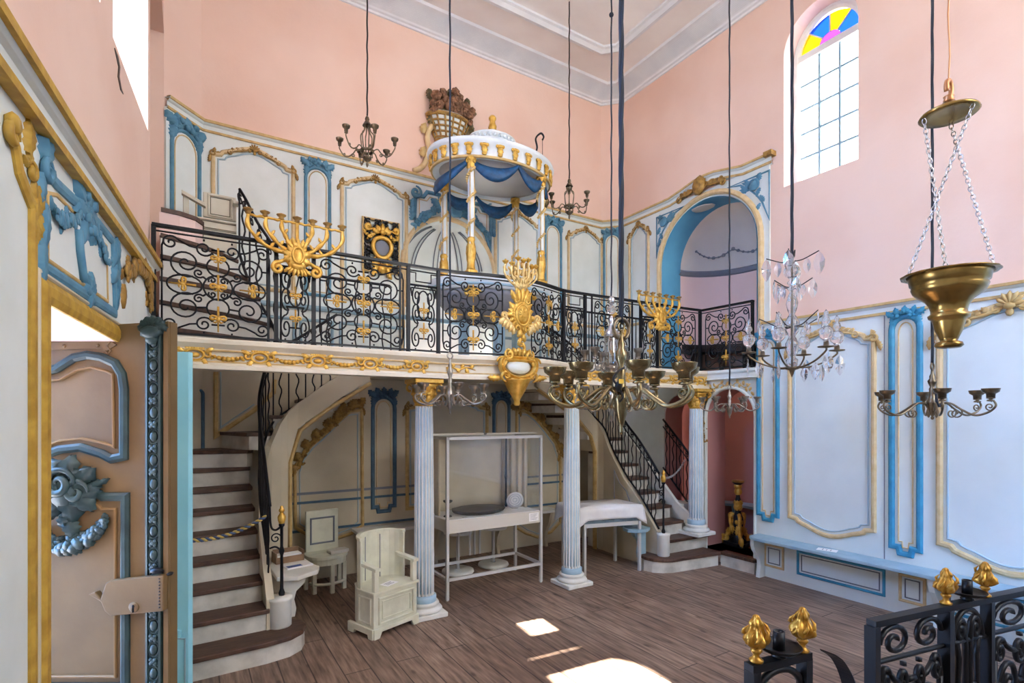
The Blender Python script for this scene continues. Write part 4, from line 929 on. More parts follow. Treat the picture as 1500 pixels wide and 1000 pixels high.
def rails(path, parent, s0=0, s1=None):
    ss = [s0 + ((s1 or path.L) - s0) * i / 80 for i in range(81)]
    for z, hw, hh in ((RZ1, .022, .009), (RZ0 + .025, .007, .007)):
        m = MB(); rs = []
        for q in ss:
            p = path.pt(q, z, hw); r = path.pt(q, z, -hw); rs.append([p + UP * hh, p - UP * hh, r - UP * hh, r + UP * hh])
        m.rings(rs, smooth=False); m.build('handrail' if z > 2.5 else 'bottom_rail', 'iron', parent)
    m = MB(); m.tube([path.pt(q, RZ1 - .035, 0) for q in ss], .006, 5); m.build('under_rail', 'iron', parent)
rails(rail, rl); rails(ret, rl)
for px in (225, 393, 404.5, 459.5, 586, 598, 642, 826, 857, 867, 926, 938.5, 963): post(rail, rail.sx(px), rl, .013 if px not in (393, 586, 867, 926) else .007)
post(rail, rail.L - .005, rl, .014); post(ret, ret.L - .01, rl)
for p0, p1, k in ((225, 404.5, 'w'), (459.5, 598, 'w'), (642, 742, 'w'), (774, 826, 'w'), (867, 926, 'w'), (963, 1022, 'w')): iron_panel(rail, rail.sx(p0) + .02, rail.sx(p1) - .02, rl, k, top=2.81)
for p0, p1 in ((404.5, 459.5), (598, 642), (826, 857), (938.5, 963)): iron_panel(rail, rail.sx(p0) + .012, rail.sx(p1) - .012, rl, 'n', top=2.70)
iron_panel(ret, .03, ret.L - .03, rl, 'w', top=2.81)
for p0, p1 in ((598, 642), (826, 857)):                             # key-pattern over the narrow panels
    a, b = rail.sx(p0) + .012, rail.sx(p1) - .012; m = MB(); w = b - a
    m.tube([rail.pt(a + w * x, z) for x, z in ((0, 2.80), (.22, 2.80), (.22, 2.73), (.78, 2.73), (.78, 2.80), (1, 2.80))], .006, 5); m.build('key_bar', 'iron', rl)
# simple guard rails round the two stair wells, behind the front railing
def guard(label, pts, gap=.12, zt=2.83):
    g = thing('stairwell_railing', label, 'railing', (0, 0, 0)); P = PathP(pts)
    n = int(P.L / .05)
    for z, r in ((zt, .012), (2.16, .008)):
        m = MB(); m.tube([P.pt(P.L * i / n, z) for i in range(n + 1)], r, 6); m.build('handrail' if z > 2.5 else 'bottom_rail', 'iron', g)
    k = int(P.L / gap)
    for i in range(k + 1):
        s = P.L * i / k; m = MB(); wav = i % 2
        m.tube([P.pt(s + (.012 * math.sin(j * .9) if wav else 0), 2.1 + (zt - 2.1) * j / 16) for j in range(17)], .0065, 5); m.build('baluster', 'iron', g)
guard('plain black railing round the stair opening behind the first candelabrum', [(.66, 4.7), (.95, 4.66), (1.56, 4.66), (1.6, 4.72)])
guard('plain black railing round the stair opening below the farther wall panels', [(3.45, 4.72), (3.5, 4.66), (4.2, 4.66), (4.9, 4.66)])
# ================================================================ the two stairs
RS = .15
def lath(poly, z0, z1, name, mt, par, bev=0.0):
    m = MB(); m.prism(poly, lambda x, y: (x, y, z0), lambda x, y: (x, y, z1)); return m.build(name, mt, par, bevel=bev)
def stair(label, steps, par_loc=(0, 0, 0)):
    st = thing('staircase', label, 'staircase', par_loc)
    for n, (poly, base, inset_) in enumerate(steps):
        z = RS * (n + 1)
        lath(poly, z - .032, z, 'tread', 'tread wood', st, .006)
        c = Vector((sum(p[0] for p in poly) / len(poly), sum(p[1] for p in poly) / len(poly)))
        q = [(p[0] + inset_[0], p[1] + inset_[1]) for p in poly]
        q = [tuple(Vector(p) + (c - Vector(p)) * .03) for p in q]
        lath(q, base, z - .033, 'riser', 'riser white', st)
    return st
def sheet_wall(path, name, mt, par, thick=.05, gold=True, side=1):
    """curved string wall: path of (x, y, zbottom, ztop)"""
    Q = [Vector(p) for p in path]
    P = []
    for i in range(len(Q) - 1):
        for k in range(6): P.append(Q[i].lerp(Q[i + 1], k / 6))
    P.append(Q[-1]); rs = []
    for i, p in enumerate(P):
        a = P[max(i - 1, 0)]; b = P[min(i + 1, len(P) - 1)]; d = Vector((b.x - a.x, b.y - a.y)).normalized(); n = Vector((d.y, -d.x)) * side * thick
        rs.append([Vector((p.x, p.y, p.z)), Vector((p.x, p.y, p.w)), Vector((p.x - n.x, p.y - n.y, p.w)), Vector((p.x - n.x, p.y - n.y, p.z))])
    m = MB(); m.rings(rs, smooth=False); return m.build(name, mt, par), P
# ---- left stair
def yn(n): return 3.79 + .185 * (n - 1)
S = []
x0, x1 = -.16, .47
s1 = [(x0, 3.775), (.2, 3.79), (.45, 3.80), (.60, 3.83), (.69, 3.90), (.73, 4.0), (.71, 4.1), (.64, 4.17), (.54, 4.19), (x0, 4.19)]
S.append((s1, 0, (0, .02)))
for n in range(2, 9):
    S.append(([(x0, yn(n)), (x1 + (.02 if n < 3 else 0), yn(n) + .03), (x1, yn(n) + .26), (x0, yn(n) + .26)], 0, (0, .022)))
S.append(([(x0, 5.26), (.45, 5.10), (.50, 5.16), (.30, 5.55), (.11, 5.55)], 1.2, (0, .02)))
S.append(([(.43, 5.02), (.62, 5.02), (.72, 5.55), (.24, 5.55)], 1.35, (.02, 0)))
for n in range(3): S.append(([(.62 + .24 * n, 5.05), (.90 + .24 * n, 5.05), (.92 + .24 * n, 5.55), (.66 + .24 * n, 5.55)], RS * (n + 11) - .12, (.02, 0)))
stl = stair('curved white staircase with dark wooden treads beside the open doors', S)
LP = [(.52, 4.02, 0, .36), (.515, 4.2, 0, .56), (.515, 4.45, 0, .84), (.56, 4.85, 0, 1.22), (.62, 4.95, 0, 1.40), (.70, 5.0, 0, 1.58), (.755, 5.02, 0, 1.66), (.765, 5.02, 1.23, 1.68), (.85, 5.03, 1.54, 1.76), (1.1, 5.03, 1.72, 1.95), (1.25, 5.03, 1.83, 2.05), (1.5, 5.03, 1.98, 2.09)]
sw, P = sheet_wall(LP, 'string_wall', 'warm cream paint', stl)
E = [(.78, 0), (.78, 1.23), (.865, 1.51), (1.1, 1.70), (1.5, 1.955)]; Y5 = Plane((0, 5.02, 0), (1, 0, 0), (0, -1, 0))
m = MB(); strip(m, Y5, E, .035, .05, False, -.03); m.build('gold_edge', 'ochre paint', sw)
m = MB(); m.sheet([[(x, 5.05, z), (x, YB - .04, z)] for x, z in E[1:]]); m.build('soffit', 'warm cream paint', sw)
m = MB(); m.lathe([(.075, .15), (.08, .155), (.08, .33), (.085, .34), (.085, .36), (.001, .362)], (.56, 4.06, 0), 20); m.build('newel_block', 'white paint', stl)
# ledge bench growing out of the string wall
def ledge(par, poly, z, brk, mt='white paint'):
    o = lath(poly, z - .035, z, 'ledge', mt, par, .006)
    m = MB(); (bx_, by_), (dx, dy) = brk
    a = Vector((dx, dy, 0)).normalized(); n = Vector((-a.y, a.x, 0)) * .025
    prof = [(0, z - .035), (.18, z - .035), (.16, z - .09), (.10, z - .14), (.085, z - .2), (.10, z - .27), (.09, z - .33), (0, z - .33)]
    m.prism(prof, lambda q, h: Vector((bx_, by_, h)) + a * q - n, lambda q, h: Vector((bx_, by_, h)) + a * q + n); m.build('ledge_bracket', mt, o)
ledge(stl, [(.56, 4.2), (.70, 4.14), (.86, 4.24), (.89, 4.34), (.86, 4.42), (.80, 4.9), (.62, 4.9), (.55, 4.5)], .46, ((.60, 4.26), (1, .1)))
# ---- right stair
def yr(n): return 3.77 + .165 * (n - 1)
S = []
s1 = [(4.44, 3.76), (4.98, 3.70), (5.0, 3.72), (5.0, 4.2), (4.25, 4.2), (4.16, 4.12), (4.12, 4.0), (4.14, 3.9), (4.22, 3.82), (4.32, 3.775)]
S.append((s1, 0, (0, .02)))
S.append(([(4.34, yr(2)), (5.06, yr(2) - .02), (5.06, 4.3), (4.33, 4.3)], 0, (0, .022)))
for n in range(3, 9): S.append(([(4.34, yr(n)), (4.88 - .012 * n, yr(n) - .01), (4.88 - .012 * n, yr(n) + .24), (4.33, yr(n) + .24)], 0, (0, .022)))
S.append(([(4.36, 5.07), (5.04, 5.14), (5.06, 5.34), (4.86, 5.55), (4.60, 5.55), (4.33, 5.14)], 1.2, (0, .02)))
S.append(([(4.40, 5.02), (4.66, 5.55), (4.14, 5.55), (4.2, 5.0)], 1.35, (-.02, 0)))
for n in range(3): S.append(([(4.24 - .24 * n, 5.02), (4.22 - .24 * n, 5.55), (3.94 - .24 * n, 5.55), (3.96 - .24 * n, 5.02)], RS * (n + 11) - .12, (-.02, 0)))
str_ = stair('curved white staircase with dark wooden treads beside the low arch', S)
RP = [(4.31, 3.96, 0, .36), (4.30, 4.26, 0, .70), (4.29, 4.5, 0, .93), (4.31, 4.75, 0, 1.22), (4.33, 4.88, 0, 1.42), (4.32, 4.97, 0, 1.55), (4.31, 4.98, 1.20, 1.58), (4.24, 4.99, 1.42, 1.66), (4.0, 5.0, 1.66, 1.86), (3.75, 5.0, 1.81, 1.98), (3.42, 5.0, 1.98, 2.09)]
sw, P = sheet_wall(RP, 'string_wall', 'warm cream paint', str_, side=-1)
E = [(4.29, 0), (4.29, 1.20), (4.22, 1.40), (3.98, 1.64), (3.42, 1.955)]; Y5 = Plane((0, 4.985, 0), (1, 0, 0), (0, -1, 0))
m = MB(); strip(m, Y5, E, .035, .05, False, -.03); m.build('gold_edge', 'ochre paint', sw)
m = MB(); m.sheet([[(x, 5.02, z), (x, YB - .04, z)] for x, z in E[1:]]); m.build('soffit', 'warm cream paint', sw)
SP = Plane((4.285, 0, 0), (0, 1, 0), (-1, 0, 0))
m = MB(); strip(m, SP, [(4.25, .36), (4.25, .55), (4.36, .62), (4.44, .78), (4.55, .86), (4.64, 1.0), (4.64, .36)], .012, .008, True); m.build('side_panel_line', 'slate line', sw)
m = MB(); m.lathe([(.06, .15), (.065, .155), (.065, .36), (.07, .37), (.07, .39), (.001, .392)], (4.33, 3.93, 0), 20); m.build('newel_block', 'white paint', str_)
ledge(str_, [(4.27, 4.06), (4.27, 4.8), (4.1, 4.8), (4.1, 4.3), (4.0, 4.2), (3.98, 4.1), (4.04, 4.02), (4.16, 4.0)], .44, ((4.24, 4.12), (-1, 0)), 'grey blue paint')
m = MB(); m.prism([(4.995, 3.31), (4.995, 3.715), (5.02, 3.715), (5.02, 3.31)], lambda x, y: (x, y, 0), lambda x, y: (x, y, .118)); m.build('kerb', 'riser white', str_)
lath([(4.985, 3.31), (4.985, 3.72), (5.10, 3.72), (5.10, 3.31)], .12, .15, 'platform_tread', 'tread wood', str_)
# stringer on the wall side of the right stair
m = MB(); m.prism([(3.95, .3), (3.95, .48), (4.2, .62), (4.55, .96), (5.1, 1.45), (5.1, 1.2)], lambda y, z: (4.86, y, z), lambda y, z: (4.90, y, z)); m.build('wall_string', 'white paint', str_)
m = MB(); m.box(4.90, 5.09, 4.14, 5.2, .28, .62); m.build('wall_base', 'white paint', str_)
# ---- balustrades
def stair_rail(name, label, pts, h=.60, sp=.085, newel=None):
    """pts: (x, y, z) of the bottom bar; straight and wavy bars in turn, scrolls under the handrail"""
    r = thing(name, label, 'railing', (0, 0, 0)); Q = catmull(pts, 8); L = [0]
    for i in range(1, len(Q)): L.append(L[-1] + (Q[i] - Q[i - 1]).length)
    def at(s):
        s = min(max(s, 0), L[-1] - 1e-6); i = max(k for k in range(len(L) - 1) if L[k] <= s); return Q[i].lerp(Q[i + 1], (s - L[i]) / (L[i + 1] - L[i]))
    m = MB(); m.tube(Q, .010, 6); m.build('bottom_rail', 'iron', r)
    m = MB(); m.tube([p + UP * h for p in Q], .013, 6); m.build('handrail', 'iron', r)
    m = MB(); m.tube([p + UP * (h - .09) for p in Q], .007, 6); m.build('under_rail', 'iron', r)
    n = int(L[-1] / sp)
    for i in range(1, n):
        p = at(L[-1] * i / n); q = at(L[-1] * i / n + .02) - p; m = MB()
        top = h - .09 if i % 2 else h - .005
        m.tube([p + UP * (top * j / 18) + (q * (.75 * math.sin(j * 1.05)) if i % 2 else q * 0) for j in range(19)], .0065, 5); m.build('baluster', 'iron', r)
    for i in range(0, n, 2):
        s = L[-1] * (i + 1) / n; m = MB()
        e = (at(s + .01) - at(s - .01)).normalized()
        P = spiral(0, h - .045, .034, 2.6, -1.5, .2, 20); m.tube([at(s) + e * a + UP * z for a, z in P], .005, 5)
        m.build('rail_scroll', 'iron', r)
    if newel:
        x, y, z0, z1 = newel
        m = MB(); m.lathe([(.018, z0), (.022, z0 + .02), (.012, z0 + .05), (.010, z0 + (z1 - z0) * .45), (.02, z0 + (z1 - z0) * .5), (.010, z0 + (z1 - z0) * .55), (.011, z1 - .15), (.02, z1 - .14), (.02, z1 - .125)], (x, y, 0), 12); nw = m.build('newel_post', 'iron', r)
        m = MB(); m.lathe([(.018, z1 - .125), (.026, z1 - .1), (.028, z1 - .075), (.014, z1 - .05), (.012, z1 - .045), (.02, z1 - .035), (.018, z1 - .02), (.01, z1 - .015), (.014, z1 - .005), (.001, z1 + .004)], (x, y, 0), 14); m.build('brass_finial', 'gilt', nw)
        a = Vector((x, y, z1 - .2)); b = Q[0] + UP * h; m = MB(); md = (a + b) / 2 - UP * .07
        m.tube(catmull([b, b - UP * .12 + (a - b) * .1, md, a + UP * .06, a + UP * .07], 6), .008, 6); m.tube(catmull([Q[0] + UP * (h - .3), md - UP * .12, a - UP * .12], 6), .007, 6)
        d = (a - b); d.z = 0; d = d.normalized() if d.length > 1e-4 else Vector((1, 0, 0))
        m.tube([md + d * q + UP * (w_ - .06) for q, w_ in spiral(0, 0, .04, 0, 1.4)], .005, 5); m.build('newel_scroll', 'iron', nw)
    return r
stair_rail('stair_railing', 'black iron balustrade curving up the staircase beside the open doors', [(.50, 4.10, .40), (.495, 4.3, .66), (.49, 4.6, 1.0), (.52, 4.85, 1.26), (.64, 5.06, 1.58), (.9, 5.08, 1.78), (1.2, 5.08, 2.0)], .60, .085, (.575, 4.07, .36, 1.0))
stair_rail('stair_railing', 'black iron balustrade curving up the staircase beside the low arch', [(4.34, 4.0, .42), (4.33, 4.26, .74), (4.33, 4.5, .97), (4.35, 4.75, 1.26), (4.37, 4.92, 1.5), (4.25, 5.06, 1.7), (3.95, 5.06, 1.92), (3.6, 5.06, 2.1)], .60, .085, (4.33, 3.93, .39, 1.06))
g = stair_rail('arch_railing', 'short sloping iron railing filling the narrow pink arch', [(5.06, 4.08, .46), (5.06, 4.3, .70), (5.06, 4.6, 1.0)], .60, .07)
# tall iron balustrade of the upper flight, seen nearly end on
m = MB()
ug = thing('upper_stair_railing', 'tall pointed black iron railing rising behind the first gilt candelabrum', 'railing', (0, 0, 0))
U = [Vector(p) for p in ((.66, 4.72, 2.2), (.60, 4.80, 2.42), (.50, 4.86, 2.62), (.42, 4.90, 2.82), (.37, 4.93, 3.0))]; V = [p + UP * h for p, h in zip(U, (.66, .66, .64, .62, .54))]
UQ, VQ = catmull(U, 6), catmull(V, 6)
for Q, nme in ((UQ, 'bottom_rail'), (VQ, 'handrail')): m = MB(); m.tube(Q, .012, 6); m.build(nme, 'iron', ug)
for i in range(0, 25, 4):
    a, b = UQ[i], VQ[i]; m = MB(); m.tube([a.lerp(b, j / 14) + Vector((.012, -.006, 0)) * (math.sin(j * 1.1) if i % 8 else 0) for j in range(15)], .008, 5); m.build('baluster', 'iron', ug)
for i in range(3, 24, 4):
    m = MB(); c = VQ[i] - UP * .08; e = (VQ[min(i + 1, 24)] - VQ[i - 1]).normalized(); m.tube([c + e * a + UP * z for a, z in spiral(0, 0, .045, 2, -1.5)], .006, 5); m.build('rail_scroll', 'iron', ug)
# ---- upper flight in the left corner of the tribune (behind the railing)
us = thing('upper_steps', 'worn wooden steps climbing to the corner landing behind the railing', 'steps', (0, 0, 0))
US = [((-.16, 4.18), (.75, 4.78), 2.245), ((-.16, 4.20), (.66, 4.88), 2.42), ((-.16, 4.26), (.50, 4.62), 2.59), ((-.16, 4.34), (.42, 4.72), 2.76), ((-.16, 4.42), (.36, 4.86), 2.93)]
for i, (a, b, z) in enumerate(US):
    mid = ((a[0] + b[0]) / 2 + .02, (a[1] + b[1]) / 2 - .05)
    fr_ = [(p.x, p.y) for p in catmull([(a[0], a[1], 0), (mid[0], mid[1], 0), (b[0], b[1], 0)], 6)]
    back = [(b[0] - .03, b[1] + .2), (-.16, 5.25)]
    lath(fr_ + back, z - .03, z, 'tread', 'tread wood', us, .005)
    lath([(x - .0, y + .025) for x, y in fr_] + back, z - .175, z - .031, 'riser', 'white paint', us)
fr_ = [(-.17, 4.5), (-.05, 4.52), (.05, 4.58), (.1, 4.68), (.1, 5.2), (-.17, 5.25)]
lath(fr_, 2.93, 3.10, 'landing_wall', 'pale pink plaster', us); lath([(x + .01, y - .01) for x, y in fr_], 3.10, 3.13, 'landing_cap', 'tread wood', us)
# white panelled box seat at the top of those steps
mat('pew paint', (212, 208, 190), .55, scale=4, rgb2=(198, 193, 174)); mat('pew shadow line', (120, 116, 100), .7)  # darker line colour stands in for shade along the pew mouldings
bxs = thing('box_pew', 'white panelled box seat on the corner landing above the steps', 'bench', (0, 0, 0))
PB = Plane((0, 5.0, 0), (1, 0, 0), (0, -1, 0)); ph_ = lambda px, py: PB.hit(px, py)
def pbox(px0, py0, px1, py1, y0, y1, name, par):
    a0, z1_ = ph_(px0, py0); a1, z0_ = ph_(px1, py1); m = MB(); m.bbox(a0, a1, y0, y1, z0_, z1_, .004); return m.build(name, 'pew paint', par)
fp = pbox(270, 317, 347, 372, 5.0, 5.03, 'front_panel', bxs)
for y in (316, 328, 334):
    a0, z = ph_(272, y); a1, _ = ph_(346, y); m = MB(); strip(m, PB, [(a0, z), (a1, z)], .018 if y == 316 else .008, .02, False, -.002); m.build('panel_rail', 'pew paint', fp)
    m = MB(); strip(m, PB, [(a0, z - .013), (a1, z - .013)], .005, .006, False, 0); m.build('panel_shadow_line', 'pew shadow line', fp)
bp_ = pbox(298, 277, 347, 322, 5.05, 5.08, 'back_panel', bxs)
a0, z1_ = ph_(306, 282); a1, z0_ = ph_(340, 318); PBB = Plane((0, 5.05, 0), (1, 0, 0), (0, -1, 0))
m = MB(); strip(m, PBB, [(a0, z0_), (a0, z1_), (a1, z1_), (a1, z0_)], .016, .014, True); m.build('panel_bead', 'pew paint', bp_)
m = MB(); strip(m, PBB, inset([(a0, z0_), (a0, z1_), (a1, z1_), (a1, z0_)], .014), .006, .006, True); m.build('panel_shadow_line', 'pew shadow line', bp_)
pbox(268, 284, 277, 345, 4.99, 5.03, 'corner_post', bxs)
a0, z0_ = ph_(266, 282); a1, z1_ = ph_(301, 302); m = MB(); m.prism([(a0, z0_ + .012), (a1, z1_ + .012), (a1, z1_ - .018), (a0, z0_ - .018)], lambda x, z: (x, 4.96, z), lambda x, z: (x, 5.01, z)); m.build('arm_rail', 'pew paint', bxs, bevel=.003)
a0, z0_ = ph_(341, 297); m = MB(); m.bbox(a0, a0 + .05, 4.97, 5.05, z0_ - .012, z0_ + .012, .003); m.build('end_ledge', 'pew paint', bxs)
# rope and chain across the stairs
def rope(name, label, a, b, sag, r, mats_, twist=True):
    P = [Vector(a).lerp(Vector(b), i / 30) - UP * sag * 4 * (i / 30) * (1 - i / 30) for i in range(31)]
    if twist:
        root = thing(name, label, 'rope', (0, 0, 0))
        for k in range(2):
            m = MB(); Q = []
            for i in range(121):
                t = i / 4; j = min(int(t), 29); p = P[j].lerp(P[j + 1], t - j); an = i * .55 + k * PI
                Q.append(p + Vector((0, math.cos(an) * r * .6, math.sin(an) * r * .6)))
            m.tube(Q, r * .75, 6); m.build('rope_strand', mats_[k], root)
        return root
    m = MB(); n = len(P) - 1
    for i in range(n):
        c = (P[i] + P[i + 1]) / 2; d = (P[i + 1] - P[i]).normalized(); x, y, _ = basis(d); e = x if i % 2 else y
        m.tube([c + d * ((P[i + 1] - P[i]).length * .62) * math.cos(2 * PI * j / 10) + e * r * math.sin(2 * PI * j / 10) for j in range(10)], r * .3, 5, True)
    o = m.build(name, mats_[0]); return tag(o, label, 'chain')
mat('rope yellow', (200, 172, 96), .8); mat('rope blue', (66, 84, 120), .8); mat('chain steel', (186, 186, 190), .35, .7)
rope('barrier_rope', 'blue and yellow twisted rope hung across the left stair', (-.02, 4.06, .83), (.48, 4.12, .93), .05, .011, ['rope yellow', 'rope blue'])
rope('barrier_chain', 'thin pale chain hung across the right stair', (4.35, 3.93, .98), (5.05, 4.25, 1.12), .06, .012, ['chain steel'], False)
# ================================================================ canopied pulpit in front of the niche
mat('drape blue', (26, 84, 128), .55, scale=20, rgb2=(18, 62, 100)); mat('pulpit grey', (150, 152, 158), .7, scale=5, rgb2=(132, 134, 142))
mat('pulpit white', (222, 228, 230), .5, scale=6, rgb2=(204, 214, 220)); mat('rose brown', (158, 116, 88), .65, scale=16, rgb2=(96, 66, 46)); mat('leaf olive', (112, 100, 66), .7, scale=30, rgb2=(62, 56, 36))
PX, PY = 2.69, 4.74
def el(t, rx, ry, z): return Vector((rx * math.cos(t), ry * math.sin(t), z))
pu = thing('canopied_pulpit', 'white and gilt oval pulpit with a columned canopy hung with blue drapes', 'pulpit', (PX, PY, 0))
SQ = .70
m = MB(); m.lathe([(.001, 2.97), (.64, 2.97), (.68, 2.965), (.69, 2.94), (.67, 2.92), (.66, 2.86), (.64, 2.85), (.62, 2.85), (.001, 2.85)], (0, 0, 0), 48, squash=SQ); m.build('platform', 'pulpit white', pu)
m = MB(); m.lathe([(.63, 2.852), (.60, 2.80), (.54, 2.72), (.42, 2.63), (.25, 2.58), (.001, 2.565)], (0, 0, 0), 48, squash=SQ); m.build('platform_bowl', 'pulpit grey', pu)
m = MB(); m.lathe([(.655, 2.905), (.672, 2.90), (.672, 2.88), (.655, 2.875)], (0, 0, 0), 48, squash=SQ, loop=True); m.build('blue_band', 'grey blue paint', pu)
for x, y in ((-.32, .02), (-.02, -.18), (.36, .1)):
    m = MB(); m.bbox(x - .045, x + .045, y - .04, y + .04, 2.1, 2.63, .008); m.build('support_post', 'grey blue paint', pu)
for a in (-2.3, -1.35, -.5):
    p = el(a, .66, .66 * SQ, 2.84); P = Plane(p, (-math.sin(a), math.cos(a), 0), (math.cos(a), math.sin(a), 0)); P.o.z = 0
    m = MB(); curl(m, P, spiral(0, 2.81, .05, 1.2, 1.5), .0, .02); leaf(m, P, .02, 2.83, -.3, .1, .05, .01); m.build('gilt_scroll', 'gilt', pu)
CRX, CRY = .66, .46
posts = [(-2.32, 'fl'), (-.86, 'fr'), (.72, 'br'), (2.32, 'bl')]
for a, nme in posts:
    p = el(a, .60, .42, 0); m = MB()
    m.bbox(p.x - .024, p.x + .024, p.y - .024, p.y + .024, 3.02, 4.08, .006); po = m.build('post', 'pulpit white', pu)
    P = Plane((p.x, p.y, 0), RT, -FW)
    m = MB(); m.bbox(p.x - .05, p.x + .05, p.y - .05, p.y + .05, 2.968, 3.02, .008); m.lathe([(.045, 3.02), (.038, 3.05), (.034, 3.12), (.03, 3.28), (.042, 3.31), (.03, 3.33)], (p.x, p.y, 0), 12)
    for k in range(6):
        b = k * PI / 3; Q = Plane((p.x, p.y, 0), (-math.sin(b), math.cos(b), 0), (math.cos(b), math.sin(b), 0)); leaf(m, Q, 0, 3.06, PI / 2, .24, .035, .032)
    m.build('gilt_foot', 'gilt', po)
    m = MB(); R_ = random.Random(nme)
    for q in (-1, 1): m.tube([(p.x + q * .022, p.y - .025, 3.3), (p.x + q * .022, p.y - .025, 4.0)], .005, 5)
    for k in range(46):
        z = 3.34 + .66 * k / 45; b = 4.6 * k / 12 + 1
        if math.sin(b * .5 + 1) < -.55: continue
        c = Vector((p.x + .038 * math.cos(b), p.y + .038 * math.sin(b), z)); m.sph(c, (R_.uniform(.012, .021), R_.uniform(.01, .018), R_.uniform(.009, .015)), 6, 4)
    m.build('gilt_flower_garland', 'pale gilt', po)
    m = MB(); m.lathe([(.026, 3.98), (.04, 4.0), (.034, 4.03), (.05, 4.06), (.055, 4.08), (.02, 4.085)], (p.x, p.y, 0), 12)
    for k in range(4):
        b = k * PI / 2 + .4; Q = Plane((p.x, p.y, 0), (-math.sin(b), math.cos(b), 0), (math.cos(b), math.sin(b), 0)); leaf(m, Q, 0, 3.97, PI / 2, .12, .04, .035); curl(m, Q, spiral(0, 4.04, .025, 0, 1.3), .045, .009)
    m.build('gilt_capital', 'gilt', po)
m = MB(); SC = CRY / CRX
m.lathe([(.56, 4.10), (.60, 4.072), (.64, 4.07), (.652, 4.085), (.645, 4.10), (.655, 4.19), (.69, 4.215), (.70, 4.235), (.69, 4.26), (.64, 4.275), (.45, 4.33), (.30, 4.385), (.001, 4.40)], (0, 0, 0), 56, squash=SC); ca = m.build('canopy', 'pulpit white', pu)
m = MB(); m.lathe([(.58, 4.09), (.50, 4.13), (.25, 4.16), (.001, 4.17)], (0, 0, 0), 48, squash=SC); m.build('canopy_lining', 'ceiling white', ca)
m = MB(); m.lathe([(.642, 4.068), (.662, 4.072), (.664, 4.092), (.648, 4.096)], (0, 0, 0), 56, squash=SC, loop=True); m.build('gold_fillet', 'ochre paint', ca)
DZ = .075
m = MB(); m.lathe([(z_[0], z_[1] + DZ) for z_ in [(.20, 4.30), (.265, 4.315), (.275, 4.335), (.255, 4.35), (.24, 4.36), (.24, 4.395), (.262, 4.40), (.255, 4.418), (.20, 4.425), (.14, 4.435), (.08, 4.45), (.001, 4.455)]], (0, 0, 0), 40, squash=.8)
for k in range(30):
    t = 2 * PI * k / 30; m.sph(el(t, .252, .252 * .8, 4.378 + DZ), (.019, .019, .019), 6, 4)
m.build('dentil_drum', 'pulpit white', ca)
m = MB(); m.lathe([(.05, 4.525), (.052, 4.54), (.042, 4.55), (.04, 4.58), (.048, 4.59), (.001, 4.595)], (0, 0, 0), 16); fi = m.build('finial_pedestal', 'pulpit white', ca)
m = MB(); m.lathe([(.03, 4.59), (.042, 4.605), (.028, 4.63), (.02, 4.65), (.032, 4.672), (.026, 4.69), (.038, 4.71), (.04, 4.725), (.028, 4.745), (.001, 4.755)], (0, 0, 0), 16)
for k in range(6):
    b = k * PI / 3; Q = Plane((0, 0, 0), (-math.sin(b), math.cos(b), 0), (math.cos(b), math.sin(b), 0)); leaf(m, Q, 0, 4.595, PI / 2, .07, .04, .03)
m.build('gilt_finial', 'gilt', fi)
for k in range(26):
    t = 2 * PI * k / 26 + .1; p = el(t, .655, .655 * SC, 0); n = Vector((math.cos(t) / CRX, math.sin(t) / CRY, 0)).normalized(); P = Plane(p, (-n.y, n.x, 0), n)
    m = MB(); blob(m, P, 0, 4.19, .01, .042, .017, .022); blob(m, P, 0, 4.15, .012, .028, .045, .018); leaf(m, P, 0, 4.19, -PI / 2, .09, .05, .012); blob(m, P, 0, 4.105, .01, .026, .016, .016)
    for q in (-1, 1): curl(m, P, spiral(q * .026, 4.188, .018, 0 if q < 0 else PI, q * 1.2), .016, .007)
    m.build('gilt_bracket', 'gilt', ca)
def swag(t0, t1, sag, z0=4.07, z1=4.07):
    rs = []; N = 18
    for i in range(N + 1):
        u = i / N; t = t0 + (t1 - t0) * u; p = el(t, .615, .615 * SC, z0 + (z1 - z0) * u - sag * 4 * u * (1 - u)); w = .018 + .04 * math.sin(PI * u)
        n = Vector((math.cos(t), math.sin(t), 0)); ring = []
        for k in range(10):
            a = 2 * PI * k / 10; f = 1 + .25 * math.cos(5 * a); ring.append(p + n * (.016 * math.cos(a) * f) + UP * (w * math.sin(a) * f))
        rs.append(ring)
    m = MB(); m.rings(rs); m.build('drape', 'drape blue', pu)
A = [-2.32, -1.5, -.86, 0.0, .72, 1.5, 2.32, 2 * PI - 2.32]
for i in range(7): swag(A[i], A[i + 1], .13 if i != 6 else .18, 4.06 if i % 2 == 0 else 4.075, 4.06)
m = MB(); h0 = Vector((.42, -.15, 4.27))
m.tube(catmull([h0, h0 + Vector((.06, -.02, .03)), h0 + Vector((.0, 0, .09)), h0 + Vector((.03, -.01, .2)), h0 + Vector((.02, 0, .3)), h0 + Vector((.07, -.02, .36)), h0 + Vector((.10, -.03, .33)), h0 + Vector((.085, -.03, .29))], 6), .010, 6); m.build('iron_hook', 'iron', ca)
